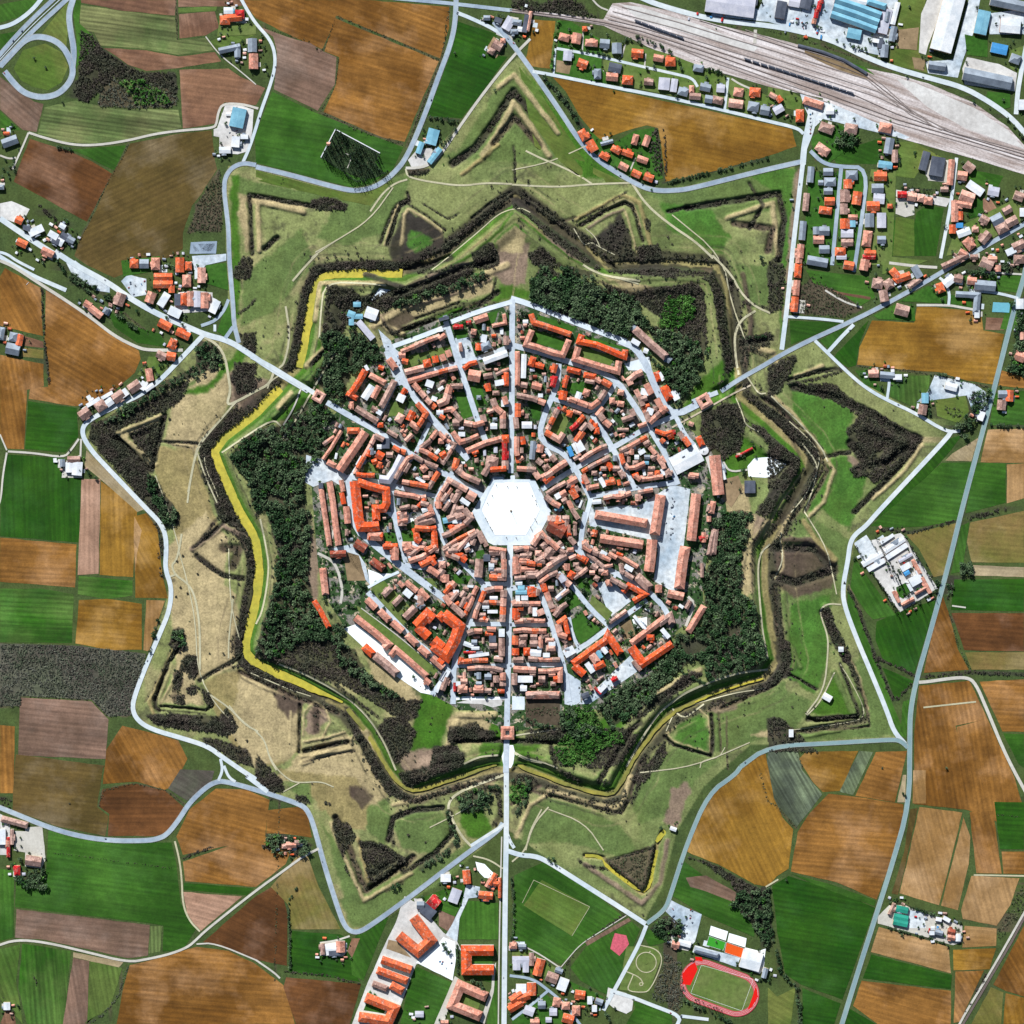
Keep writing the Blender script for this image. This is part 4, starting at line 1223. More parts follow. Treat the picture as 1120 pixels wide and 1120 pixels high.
W d 3.5 600 340 590 240 620 200 720 185 800 180
W g 5 840 190 880 320 800 390 720 440
W d 5 880 130 1000 80 1060 110 1070 200 1040 250
w g .8 880 130 960 90 1040 120 1000 180 900 200
w d 1 620 20 880 -30 680 90 640 70
W d 3 60 130 160 150 230 180
W s 3 570 540 640 500
T d 5 305 150 320 155 665 292
T g 6 620 510 600 520 
w d 1 0 -60 100 40 120 90 60 100 0 60
@ 480 740 8
w d 1.2 0 610 100 600 180 640 220 700 200 780 100 820 0 850
w d .9 100 430 200 440 330 380 360 440 480 490 460 560 300 560 80 560
W g 4 540 360 550 470
W g 4 440 960 520 960 580 980 
w v .9 600 960 760 940 800 1000 700 1100 610 1100
w d .9 1000 640 1100 620 1120 700 1100 790 1000 740
w g 1 640 350 760 380 860 440 1000 450 1120 480 1120 330 1040 330 1020 440 860 380
w s .7 760 260 1040 260 1040 330 760 340
w d .8 760 460 1060 450 1110 540 900 540
r path 1.6 220 760 350 700 440 690 520 685
r path 1.6 660 670 780 730 900 750
p ring_paving 2 640 170 750 175 750 290 640 290
p white_yard 2 150 230 260 205 380 180 520 190 555 210 550 250 470 270 380 240 250 235
p plaza 3 570 640 590 600 650 600 665 660 650 760 630 800 570 800 550 700
p plaza 2 120 170 580 180 580 200 140 205
@ 340 120 8
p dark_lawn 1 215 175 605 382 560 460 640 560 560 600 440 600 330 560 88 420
m cemetery_wall 215 172 605 380
m cemetery_wall 215 172 88 418
w s .5 240 220 380 300 560 400 560 440 500 560 430 600 300 500 180 400 170 330
r gravel .9 305 382 345 400 350 440 320 510
h p 155 300 30 28
W d 1.2 1 1 2 2
T c 10 225 185 240 195 230 215 250 230 215 235 205 255 190 270 200 290 180 300 170 320 165 340 150 355 140 375 130 395 118 410 105 425 135 440 150 455 165 462 185 475 200 490 215 500 235 512 255 525 275 535 295 545 300 560 320 575 335 590 350 600 365 610 385 620 405 630 425 625 440 610 455 620 470 630 480 610 495 590 495 560 510 545 520 520 500 505 480 490 460 480 440 470 420 455 405 440 385 425 375 405 355 395 365 440 350 470 340 500 330 530 400 300 395 330 400 360 385 380 420 340 440 330 420 380 430 410 300 300 280 320 260 330 240 350 265 225 290 240 310 255 335 265 360 280 385 290 410 300 435 320 460 330 485 345 510 355 535 365 560 380 585 390 598 410 585 440 595 470 570 480 560 500 540 480 520 470 580 520 600 530 620 545 640 560 655 555 670 540 530 540 545 560 240 270 220 320 190 370 395 520 380 560
w d 1.3 0 800 100 770 180 770 320 830 300 880 150 880 20 870
w d 1 840 520 900 510 1040 525 1000 560 940 580 850 560
m cemetery_chapel 155 300 26 0
''')

parse('''
@ 400 200 6.222
c d 270 180 400 240 540 340 530 420 430 570 200 570 140 490 200 320
c l 300 310 400 340 470 400 450 440 340 480 270 430 280 360
k -3 2.4 d 100 412 160 250 212 150 300 108 285 70
k -3 3 d 150 425 212 220 240 150 300 130
k 2 1.6 t 130 420 200 190 225 140
k 2 2.2 t 240 420 262 230 290 175 420 250 520 330
k -2 1.5 d 300 150 440 240 545 325
k -1.5 1.2 d 385 140 560 250 640 205
k -3 1.6 d 720 240 860 130 1000 55
w d 1.2 0 520 200 535 430 545 560 400 700 280 880 130 1000 85 1120 110 1120 165 1000 150 900 215 700 390 540 495 430 595 0 595
c y 470 590 640 440 900 210 1000 175 980 230 780 430 560 570
k 0 1.4 v 450 590 640 430 900 205 1000 170
k 0 2.2 v 520 600 720 500 900 340 1000 210
r path .9 450 592 620 455 780 320 900 212 980 182 1060 170 1120 200
c p 280 690 440 620 560 570 700 530 712 580 560 640 300 720
w d 1.3 160 730 300 715 560 645 720 580 730 610 560 700 300 775 170 800
w g .9 180 820 420 735 600 675 800 600 860 640 700 705 440 780 200 860
c t 290 860 440 800 640 735 850 655 885 740 640 805 400 900 330 920
k 3 2 p 300 850 640 740 860 655
k -3 1.6 d 340 925 640 815
k -2 1.2 d 650 865 860 775 890 650
k 2 1 t 680 850 850 780 870 670
c u 80 900 160 868 290 850 335 930 200 1010 120 970
k 3 1.6 p 95 890 150 980 190 1020 330 950
k -2 1.2 d 110 940 180 1030 380 950
c v 200 1090 180 1040 380 970 400 910 640 815 890 770 900 690 1000 700 1120 740 1110 800 1000 785 600 930
w d 1.2 720 520 745 470 860 400 915 520 880 590 760 580
c t 880 390 1010 290 1085 350 1065 480 920 470
c p 905 480 1000 465 1000 700 920 690
c p 1010 690 1060 470 1115 490 1090 690
k 0 .7 t 1010 290 1040 450 1000 780
k 0 1.6 l 880 400 940 330 1020 285 1090 345
@ 560 200 6.222
w d 1.2 0 95 60 105 300 245 480 415 630 580 560 595 400 485 250 375 100 225 0 165
k -2.5 1.3 d 50 60 180 150 330 260
c y 50 200 200 330 260 390 180 360 80 270
c p 200 330 300 380 400 460 540 580 480 570 300 460
k 0 1.8 v 60 245 200 365 400 515 560 600
r path 1.3 520 582 640 635 760 660 860 690
c d 480 420 580 350 750 185 800 330 845 480 790 545 640 470 540 400
w d .35 520 420 600 360 750 220 800 360 830 470 780 520 640 460
k -4 3 d 470 290 620 200 770 138 825 165 860 280 892 395
k 2.5 2 p 520 302 640 232 762 180
k 2 1.6 t 775 190 810 320 852 475
k -1.5 1 d 460 250 620 160 785 58
k 1.5 1.2 t 480 275 620 180 760 110 830 140 880 300
c m 340 290 410 200 460 250 400 340
r path .8 420 310 490 430 540 400 600 440 700 490
r path .8 500 310 570 370 600 440
w d 1.2 860 430 1000 415 1025 540 1100 560 1120 650 900 625 640 605 640 580 860 580
w d 1 905 240 935 250 940 310 910 315
w g 1.1 200 560 300 600 600 700 860 795 900 1000 800 1045 500 985 200 860 130 800 140 660
c t 600 655 700 695 855 715 835 770 700 725 600 690
w d 1.1 100 480 200 440 300 520 280 590 150 560
@ 790 440 7.467
c v 150 0 280 120 450 260 650 425 690 500 650 545 560 435 400 335 220 205
c u 700 460 765 435 770 560 690 700 560 890 430 1060 370 1130 330 1130 470 880 620 640
w d .6 700 460 765 435 770 560 690 700 560 890 430 1060 370 1130 330 1130 470 880 620 640
k 0 1.2 t 300 60 440 180 600 330 690 430 680 540 560 700 420 920 340 1100
w d 1.3 250 0 420 55 560 165 700 265 795 400 785 475 700 470 690 390 560 295 400 135
r path .9 540 150 700 290 790 400 790 520 690 740 640 810 560 900 
k -2 1.5 u 840 520 700 760 620 900 560 960
k -1.5 1 d 545 140 720 250 830 390
w d 1.3 235 190 300 185 450 325 640 465 625 560 520 705 350 930 270 900 330 820 480 640 560 500 450 435 340 310
c l 570 50 600 0 1000 10 1080 110 1030 200 1045 385 860 420 700 220
c p 260 915 355 940 340 1040 260 1130 235 1100
k 0 .8 v 345 1130 430 950 600 700 670 560
@ 80 400 6.222
c t 290 460 600 338 608 380 400 462 365 505 470 620 552 680 500 694
w d 1 378 455 580 378 570 500 545 670 500 600 440 560 
k -3 1.4 d 295 470 500 694 552 694 565 500 612 358
k 2 1.5 t 300 455 600 340
w d 1.1 845 530 920 440 1060 305 1120 265 1120 385 945 560 935 640 1015 800 1120 970 1120 1100 1000 1050 960 900 875 760 870 640
r path .8 1120 240 940 430 850 530 820 640 780 860 
r path .7 890 590 900 700 960 820 985 890
w d 1.2 100 470 290 470 500 700 585 880 700 1000 725 1085 600 1085 520 985 440 875 330 745 160 565
w g .8 500 740 560 760 640 900 720 1010 700 1080 600 1060 530 920
r path .8 200 780 201 781
@ 850 630 5.6
c v 340 590 492 860 330 862 210 842 200 830 280 740
k -5 2.3 d 190 862 240 888 340 880 492 862
k -3 2.4 d 388 540 440 680 505 850
k 2 1.2 g 375 560 420 660 480 830
r path .7 380 530 450 640 540 820 520 880 400 905 100 942
k -2 1.6 u 120 955 570 922 560 860 520 700
w d 1.2 270 200 320 190 372 330 445 470 445 545 400 520 330 380 280 280
c p 430 500 465 480 450 560
c p 458 600 512 640 505 712 470 650
w d 1.1 0 440 85 480 70 600 0 640
k -1.5 1.4 d 70 600 250 690
k 0 .8 t 320 240 400 420 500 600 560 820
k 0 .8 t 440 60 520 250
@ 240 700 5.6
w d 1.3 105 0 150 0 148 60 190 125 340 195 560 295 755 375 740 392 520 335 290 235 165 185 105 110
w d 1.3 755 400 800 400 870 560 960 700 1050 830 1120 920 1120 965 1040 950 950 830 870 665 800 525
c p 540 430 590 380 650 420 672 490 590 590 520 570
k -1.5 5 u 590 430 600 560
k 2.5 1.3 t 512 585 518 440 580 378 652 418 680 500 625 605
k -5 2.4 d 492 395 492 570 485 690
k -6 3.8 d 520 682 640 655 785 625
k 3 1.8 t 520 620 640 600 770 560
k 2.5 2 t 500 715 700 685 810 665
k -1.5 1.2 u 520 745 700 705 830 680
k 1.5 1.5 t 440 440 430 700
c u 300 300 460 350 545 362 470 440 430 500 380 430
c u 790 888 900 900 950 960 880 1040 800 960
c g 400 880 560 870 570 1000 480 960
r path 1.1 60 400 130 490 270 590 300 700 350 790 430 860 490 875 620 865 700 900
r path 1 490 875 390 930
w d 1 450 950 520 945 560 1000 500 1000
w d 1 240 840 380 850 400 920 300 930
T d 6 650 995
r path .8 190 200 420 300 560 345
@ 140 680 7
k -5 3 d 385 200 300 330 208 580 215 660 240 685
k -2 1.6 g 330 400 270 560 250 630
k -4 1.8 d 250 650 420 660 600 682 655 640 620 560
k -2 .8 d 250 680 600 710
c t 440 300 250 630 590 640 560 520 470 420
k 2.5 1.5 t 440 290 350 440 245 630
k 1.5 .9 g 270 630 600 660 630 600
w d 1.3 440 245 540 265 530 400 470 425 440 340
w d 1.3 350 400 425 385 390 520 350 520
w d 1.3 450 490 530 490 525 550 450 540
w d 1.3 370 570 430 560 430 640 380 620
w d 1.2 560 510 640 560 660 640 610 650
w g 1 340 80 430 70 440 160 400 200 340 170
w d 1.2 130 720 300 700 460 715 700 720 760 655 830 780 820 840 720 855 600 825 400 825 260 785
k -1.5 .9 u 340 190 210 470 130 620
@ 690 700 6.222
k -4 2.8 d 550 510 560 640 550 790
k -5 2.2 d 230 660 300 722 550 790
c l 300 600 460 480 520 540 530 740 430 730 300 680
k 1.5 1 t 460 470 530 520 542 765
k 1.5 .9 t 540 770 300 692 240 640 300 590
w d 1.1 700 380 800 325 950 255 1030 180 1085 110 1085 225 930 335 760 395
c p 500 440 600 400 720 430 720 470 620 500 520 480
k -2 1.5 u 600 500 612 760
k 0 1.2 u 650 520 655 880
w d 1.2 0 950 100 850 230 680 245 760 200 860 60 985
c p 160 400 400 200 485 220 430 285 200 440
w d .8 160 400 400 200 485 220 430 285 200 440
w d 1 980 0 1080 0 1085 130 1020 160 990 100
r path .8 240 620 300 480 460 430 700 360 920 330
r path .8 470 870 480 820 600 800 640 730
c p 340 960 380 960 420 1040 340 1120 280 1120
@ 0 280 4
r pale_asphalt 5 1080 2275 1172 2344
''')

parse('''
@ 0 0 1
r path 1.1 430 205 405 240 370 262 345 276
r path 1 640 160 600 178 560 186
r path 1 735 235 790 280 800 330 815 372
r path 1 880 560 905 600 915 650
r path 1 195 600 206 640 214 680 216 735 235 770 255 790
r path 1 250 600 252 660 262 700
r path 1 600 885 640 900 660 930
r path 1 700 845 760 838 820 812
r path 1 170 520 185 560 196 600
r path 1 470 905 500 890 520 878
''')
parse('''
@ 560 280 4
r paving 5 0 390 120 420 240 460 360 495 460 545 530 645 600 750 680 880 725 1000
r paving 5 350 690 440 840 540 1020
r paving 5 205 470 200 560 165 640 140 700 118 780 155 830 230 862 290 950 345 1060
r paving 4 165 620 260 650 360 690 430 600 460 545
r paving 6 470 370 540 400 590 480 620 560 670 660 720 695 830 640
r ring_paving 6 -5 185 60 205 140 235 300 300 420 345 500 375
r paving 4.6 720 695 590 750 440 840 290 920 130 1020
r paving 4.6 330 1055 440 1035 560 1010 720 990
r paving 4 715 700 760 790 800 830
r pale_asphalt 5 860 612 900 596
r paving 5 790 640 870 605
r ring_paving 5 345 1060 330 1120 310 1180 295 1270
r paving 5 2 190 0 400 0 600 -3 800 -6 950
p ring_paving 3 490 470 600 440 620 540 570 500 510 500
h w 762 890 135 82 -28 7; k 750 880 14 8 -28 8
y lawn 1 90 320 240 370 215 415 75 370
y lawn 1 300 395 450 440 430 480 290 440
y lawn 1 110 255 280 310 265 330 110 280
y lawn 1 310 345 500 400 480 410 310 360
y lawn 1 170 690 260 690 220 790 150 760
y lawn 1 235 560 370 540 330 610 245 600
y lawn 1 80 650 130 650 120 720 90 710
p plaza 2 1030 920 1060 885 1130 880 1200 910 1150 960 1110 970 1035 965
r gravel 2 925 900 950 945 1030 935
p white_yard 2 845 880 870 870 920 1030 900 1060 
p blue_yard 2 330 1100 560 1090 700 1000 780 1020 760 1200 720 1480 620 1420 640 1280 600 1240 380 1190 340 1180
p dirt 1 920 980 990 960 1010 1020 960 1100 920 1060
@ 280 280 4
r pale_asphalt 5 -20 440 60 480 140 530 240 590 270 610
r paving 5 310 640 420 705 540 770 680 870 800 940 900 990 990 1050
r paving 6 565 400 600 400 630 520 680 600 760 700 840 790 930 890
r paving 5 830 285 860 380 890 480 930 600 970 720 1005 810
r paving 4 620 535 580 620 520 740
r paving 3.8 560 570 660 550 760 500 880 470 1000 440 1120 390
r ring_paving 5 600 395 700 360 830 310
r ring_paving 5 850 290 980 240 1120 200
r paving 4 690 870 640 940 590 1010 600 1120 625 1230 655 1340
r paving 4 860 945 790 1050 785 1120
r paving 4 700 860 760 730
r paving 4 400 965 500 980 600 1005 700 1030 780 1050 880 1070
r ring_paving 3 545 770 470 870 410 970
r paving 6 405 960 410 1060 430 1190 540 1280 640 1360 760 1450 880 1540
p blue_yard 2 220 870 290 890 400 960 380 1010 330 980 250 1010 215 990
p ring_paving 3 590 150 540 140 500 200
p blue_yard 2 480 240 520 230 540 280 500 290
p blue_yard 3 560 420 600 400 640 430 640 540 600 530
p lawn 3 795 270 840 250 855 300 820 320
p blue_yard 2 870 360 930 350 960 440 890 470
p blue_yard 2 535 320 590 370 600 420 560 400
@ 280 560 4
r paving 4 600 -20 625 100 655 220
r paving 5 785 -20 820 140 900 220 1000 320
r paving 5 1005 310 960 420 900 560 865 650 862 840
r paving 4 860 670 980 675 1100 672
r paving 4 1000 315 1110 315
r paving 4 925 490 1110 490
r paving 5 490 350 600 470 720 590 860 680 800 760 770 800
r ring_paving 3 490 330 560 290 625 262
r paving 4 650 230 760 250 820 200
r paving 5 1112 50 1110 300 1105 600 1100 800 1097 980 1093 1140
r ring_paving 3.6 -1000 -1000 -999 -999
r gravel 3 270 180 350 220 380 340 370 400
p plaza 2 490 250 540 270 600 270 500 330
p plaza 2 385 510 440 490 740 720 770 800 720 790 560 680
p lawn 2 440 410 480 430 800 690 770 720 600 600 460 460 
p blue_yard 2 330 160 420 140 480 230 500 320 440 250 380 190
p dirt 2 380 170 450 190 480 300 400 300
r gravel 1 460 420 620 540 800 690
p plaza 3 560 0 780 0 640 60
p lawn 2 560 90 610 90 610 130 560 130
@ 560 560 4
r paving 4 320 0 305 100 300 160
r paving 4.6 265 150 360 220 480 280 600 350 660 410 700 480
r paving 4.6 0 333 100 330
r paving 4.6 110 325 150 420 180 520 230 680 250 830
r paving 4.4 200 265 270 330 340 420 430 505
r paving 4.4 590 385 500 450 430 500 340 570 290 600 240 650
r paving 3 250 460 265 540 300 610
r paving 4 -5 492 165 492
r paving 4 -5 670 220 668
r paving 4 110 315 180 250 265 175
r paving 2.6 460 260 440 300
p blue_yard 2 370 310 440 300 520 390 430 460
p blue_yard 3 290 840 340 800 520 625 560 660 545 700 340 840
p paving 3 225 690 300 740 300 830 270 850 230 840
p lawn 2 250 480 300 440 390 510 300 580
p lawn 3 350 360 440 440 410 490 340 400
p lawn 3 290 290 340 290 340 350 290 330
p lawn 2 200 395 270 340 300 400 240 440
p plaza 3 525 470 590 460 590 500 540 510
p umber 2 60 800 210 810 210 930 60 940
r gravel 3 770 370 800 400 760 500
p dirt 2 470 490 520 470 540 540 490 560
@ 480 470 8
m plaza_hex 470 430 790 435 840 440 985 720 860 950 800 1010 480 1010 430 985 290 720 400 540
r ring_paving 6 625 1000 625 1130
r ring_paving 5 645 400 648 460
p blue_yard 3 460 430 480 410 560 412 575 440
@ 340 330 8
b O 9 60 480 600 430 690 385 760 335 830
b O 8 46 315 800 410 850
b r 6 50 515 640 655 715
b w 6 66 540 735 465 850
b r 7 52 600 740 545 845
b b 9 56 735 690 615 925
b b 8 56 395 930 480 985 585 1050
b r 6 60 680 500 745 590
h O 615 580 50 40 20; o 825 525 54 50 10; r 360 910 36 70; w 490 580 30 50 -30; b 560 940 60 40 30; w 600 970 50 40 30; w 790 845 70 70 25; O 815 785 60 40 -60; O 610 1080 50 44
h c 355 110 60 50 20; c 405 130 90 40; c 405 25 60 40; c 355 180 40 50; w 530 105 110 100 20; l 480 250 180 50 50; g 60 60 0.1 0.1
t r 46 790 440 900 395 1000 350 1130 300
t p 60 825 620 900 600 990 580
t r 50 850 700 950 670 1050 640 1120 620
t r 52 900 720 960 790 1020 860 1090 930
t o 54 930 890 1010 980 960 1060 930 1100 870 1060
h O 875 1000 60 90 25; O 1020 540 70 70 -15; O 1090 505 56 60 -10; r 1000 650 30 40; w 1080 850 50 40 20; w 1040 720 70 60 20; O 950 690 50 30 -20; p 780 1020 70 80 30; r 800 470 60 60; 
@ 480 330 8
t r 50 0 330 60 290
h R 168 222 90 36 -5; R 262 185 44 36 -10; r 305 265 50 50 10; O 350 395 60 64; w 395 325 50 70 10; r 35 490 50 60 -20; r 85 455 50 60 -20; p 190 400 30 80 -5; w 10 250 60 30 -10; g 410 390 90 70 -20
b r 7 64 310 170 430 130
b r 7 34 465 215 580 190 570 110
t o 46 0 620 70 600 165 580
b O 7 44 215 590 270 545 335 530
b w 10 60 390 525 600 450
h b 590 340 50 80; r 310 650 110 100 10; b 430 650 80 50 -10; O 590 680 44 120; O 430 750 50 70 -10; w 530 710 80 50 -10; w 10 970 60 40; k 45 150 90 30 -15; g 350 840 40 40; w 580 890 70 60
t b 34 500 640 560 610 615 590
b o 9 50 805 110 830 185 960 225 1100 272 1158 292
b r 9 54 815 250 765 375 860 400 1000 450 1084 468 1140 335
b r 8 44 685 435 690 600 685 740
b w 6 46 745 460 738 670
h O 815 525 56 90 20; O 880 562 80 46 15; r 855 740 90 60 15; b 745 730 60 50 10; R 1005 700 50 100 15; o 1010 585 50 80 15; O 1085 820 70 80 10; O 1110 700 40 110 15
t b 54 680 820 760 835 830 850 930 890
t o 58 690 890 690 1010
t b 50 670 1010 680 1110
t p 70 100 730 60 870 -10 900
t b 50 100 740 210 740
t r 46 0 960 110 940 200 1040 
t r 54 380 990 400 1060 320 1080 220 1060
t b 60 470 850 500 930 560 980 560 1110
t b 52 570 830 590 900
h w 690 1065 10 10; w 770 1080 90 60; r 720 970 50 50; o 30 1010 50 40 30; b 150 1060 60 60; p 90 800 50 90; o 110 760 44 60; R 1050 940 30 40; w 480 1090 60 50; p 450 960 60 34 -20; b 500 800 60 40 
t o 50 1040 940 990 1040 950 1120
@ 620 330 8
b O 8 56 130 290 110 350 260 380 380 430 470 470 500 480 510 420
b r 8 58 100 400 70 500 200 540 330 580 440 610 455 520
b O 6 50 0 590 120 620
h O 200 650 110 50 10; o 345 715 90 54 30; r 270 690 60 40 30; b 200 700 90 36 10; r 470 795 56 50 15; r 470 895 60 50 10; r 170 795 60 60 20; w 100 820 50 60 20; r 395 870 50 60; p 30 860 60 40
t r 54 340 780 280 870 215 920 130 890 20 850
b b 9 70 590 240 720 360 870 490
h g 595 240 60 50 40; g 880 500 60 50 40; w 600 355 70 40 30; w 690 430 40 40 20; O 795 655 50 80 -20; w 825 655 30 70 -30; O 875 800 70 120 -28; w 945 820 50 80 -28
t p 62 560 730 540 690 600 640 660 615
t b 50 600 770 640 850 680 950 720 1050
t b 56 640 860 700 840 
t o 64 690 720 740 810 
t r 60 780 850 840 950 720 1060
t r 56 280 980 330 1050 380 1090
t r 54 320 930 260 1000
t R 50 150 1000 70 1090 30 1120
t b 52 560 940 590 1000 480 1040
h o 690 920 70 50 -20; r 850 950 70 60 -40; w 680 790 70 60 10; w 725 960 60 60 20; o 25 980 50 60 20; r 90 970 80 30 20; b 770 940 40 50; r 660 1080 80 40 -20; O 210 1060 60 40 -60; O 250 1090 40 60 
h p 1085 1070 40 34 20
t b 50 120 1130 180 1060 230 1120
@ 340 470 8
b r 9 80 480 20 400 140 310 270 250 360
b r 7 34 270 10 180 160 110 260
b r 6 50 145 280 220 320
b o 8 56 320 10 430 10
t b 40 110 130 210 60
b l 9 70 600 430 680 440 740 350 800 230
t r 46 570 50 500 180 420 320 390 390
t O 44 400 390 470 400 560 400
t O 50 720 150 770 180 830 200
t b 50 560 50 640 90 
h k 655 120 70 90; O 605 225 70 70 30; O 560 280 50 50 -20; o 600 310 40 60 20; w 440 280 90 60 -60; O 510 205 50 60 20; g 530 190 40 60; b 690 220 60 50; w 600 150 40 40
t b 50 1110 10 1040 100 960 160
t O 48 950 170 1020 200 1110 260
t r 40 670 10 760 60
t w 40 830 100 890 40
t r 46 740 430 790 340 850 250 900 230 
t b 44 900 230 990 280 1110 330
t o 50 800 455 880 470 950 480 1040 500 1080 430 1120 370
h b 840 330 90 50 -60; r 990 340 60 60 -40; p 1010 420 60 40; w 960 440 90 24 30; b 1050 390 40 50; b 920 400 50 40
b O 10 88 385 450 400 600 420 780 440 850 530 850 600 840
b O 10 70 410 455 540 500 660 530 665 640 640 690 570 690 575 800
b r 6 46 90 510 110 650 140 850 165 1020
b r 7 54 165 455 195 640 220 850 245 1010
b r 6 42 265 440 285 540
b O 6 44 270 550 290 650
b r 6 56 310 670 325 820
h O 575 930 120 60 -3; k 90 490 40 50; O 690 1020 120 44 -5; o 735 1080 50 60; n 435 1015 110 80 32; n 240 1085 140 60 -3; w 880 1110 60 30; r 450 860 20 20; g 350 960 40 30; b 315 900 30 60
t p 50 730 550 820 570 900 580 960 600 1010 590
t b 50 960 640 1030 650 1060 730 930 790
t r 46 780 690 870 670 
t r 46 770 720 780 800 850 790
t O 54 970 880 1100 860
t O 60 920 860 930 960 960 980
t O 56 1080 900 1080 1010 1040 1060
t p 50 830 990 860 1040 820 1060
h b 910 680 60 40 10; O 970 640 40 90 40; r 900 1030 60 50 20; r 1120 640 50 100; w 860 580 30 30; b 980 1000 60 50 20; w 1000 700 60 40 -20
t r 44 870 1100 960 1030 1120 1060
@ 480 470 8
t r 52 120 20 190 110 260 90 350 50
h w 200 40 60 40; O 580 80 70 70; R 575 190 46 150; w 70 630 60 40
b r 8 54 240 190 400 120 560 75
t r 60 160 250 140 330 220 400 360 460
t b 60 390 400 450 300
t O 50 450 350 590 340
h b 465 280 110 90 10; O 225 410 110 40 35; b 580 310 60 80; O 320 200 60 30 -20
t r 50 680 60 680 130 680 200 700 290
t O 50 730 60 740 130
t b 54 680 340 760 345 850 350
t b 60 830 360 880 430 960 390 1040 330 1120 280
t r 40 700 270 740 240 
h g 820 180 50 160 5; r 885 165 60 70 10; O 960 430 100 50 -40; b 880 280 50 60 -50; b 1000 250 50 60 -40; b 940 330 60 50 -30; w 960 200 30 90 -30; b 720 180 40 50
t r 60 930 20 1050 90 1090 30
t r 56 930 580 1000 640 1060 670
t b 44 940 560 1020 510 1110 460
h r 1090 560 60 60 -30; w 1040 580 50 50 -30; b 1100 620 50 50 -30; c 1050 690 80 20 -20
b o 9 110 1000 790 1070 850 
h O 1120 900 50 80 -30; b 1110 820 50 60
t b 52 70 430 160 480 250 530
t b 90 250 560 320 600
t b 44 80 460 30 540 0 590
t o 44 110 510 40 610 0 670
t b 40 130 560 90 640 40 710
t r 40 0 20 60 90 140 130 80 230 40 290 0 260
h b 190 520 60 90 30; w 230 630 90 40 35; b 150 600 50 90 30; c 80 790 90 50 -10; b 130 710 40 120 20; O 115 860 44 60; r 20 100 50 50; O 40 220 60 60 -30; b 60 60 30 60 30; w 90 150 30 60 30; b 180 330 60 50
t b 56 150 700 220 690 280 770 220 830 90 910 30 930
t r 56 350 890 390 990
t p 44 110 1040 200 990 340 900
h O 170 1090 90 50 20; b 480 1070 80 60; b 550 1070 60 60; w 240 1010 60 40 -30; b 300 980 50 60 20; r 200 760 60 60; b 250 1050 50 40 -30; w 280 1060 40 30 -30
t r 50 440 1040 590 1060 
t r 54 650 1040 790 1040
t b 60 880 920 820 1010
t b 50 890 920 960 960 1040 1040 1100 1080
t b 50 670 1090 700 1120
h p 870 1080 60 50; p 920 1100 50 60; b 780 1090 50 60; w 1070 1020 40 60 -30; b 990 1050 40 60 -50; b 920 1010 60 50 -40
@ 620 470 8
t b 40 60 90 110 230 60 260
t b 44 110 270 200 210 290 160 350 140
t r 44 130 370 230 310 370 240
t r 50 140 390 180 470 190 510 280 490
h O 370 310 50 100 -30; w 65 175 20 20; B 30 190 40 90 -20; w 100 150 90 100 -30; o 380 460 90 50 -10; b 480 390 50 80 -30; b 430 340 60 50; b 320 340 50 40; w 250 430 30 30; w 310 460 40 90 -30; r 520 470 60 30 -20; b 240 380 50 40; O 160 440 50 60 -30; o 110 60 60 110 35; O 260 10 50 60; o 300 340 30 40; g 420 250 40 50
t r 46 460 190 560 140 700 60 
t r 46 470 210 490 290 540 340 600 330 680 290
t r 46 720 150 780 220 840 310 870 400
t r 46 590 400 640 440 760 420 840 410
h r 560 190 50 60; w 655 195 60 40 -30; b 600 290 50 40; b 640 330 100 40 -25; o 790 380 50 50; w 610 240 40 40; b 760 240 60 50 -30; g 700 240 50 40; r 830 270 60 70 -30; b 880 380 60 70 -20; p 650 430 60 40; b 740 340 60 40; w 840 370 30 60 -30; O 600 400 60 40 -20; b 540 260 30 50; w 590 150 30 40; b 700 120 60 50 -30; c 690 290 50 30; b 520 210 40 40; r 730 390 50 40
t R 44 770 10 860 40 920 20
t r 50 820 80 850 110 
t b 50 980 20 1020 90
t r 56 1020 70 1070 140
h O 900 50 60 60 -30; w 870 110 40 30; p 1090 410 60 40 5; w 260 630 80 40 -5; R 935 20 30 40
b b 6 30 440 0 540 0
t r 44 320 600 400 580 460 590 560 550
t r 44 620 550 750 525
h r 450 595 44 70; p 620 595 50 60; O 350 600 60 30 -5; o 240 905 50 60 10; p 480 560 60 50
b r 8 78 245 740 700 820
b r 8 78 290 950 665 1005
b r 9 90 820 570 765 920
b r 9 90 745 960 730 1130 715 1240
b r 9 86 1130 560 1085 970
b r 9 92 1035 1020 1010 1150 980 1390
t b 46 10 620 60 720 100 780
t b 50 20 900 20 940 70 1000
t r 50 150 990 200 1050 250 1080 330 1100
h o 60 560 60 90 -30; w 120 650 20 70 20; r 50 450 90 60 -30; b 20 480 50 60; b 90 520 40 60 -30; O 50 500 40 40; r 30 1050 60 40; O 460 1090 60 30 20; w 360 1100 40 30; r 10 870 40 80; b 70 880 30 90; r 160 1000 60 60; p 240 1060 60 50
@ 740 470 8
b O 6 56 185 60 225 145
b r 8 100 330 225 365 570
h b 280 690 40 60 10; r 310 680 50 110 10; r 280 780 40 50; r 235 940 40 90; R 220 950 50 50 -20; r 150 400 80 46 5; k 640 500 96 110; b 545 220 40 30; R 590 200 150 20 -28; w 400 350 24 160 -14; w 380 280 20 50; b 330 980 46 200 6
b b 6 44 325 880 300 1000 280 1100
m round_tank 240 182 38 0
@ 340 610 8
b r 5 62 105 90 115 190 130 325
b O 6 46 30 375 95 480 160 610
b n 6 66 530 20 640 100
 l 380 180 60 120; g 75 20 30 110 -10; k 360 60 30 30
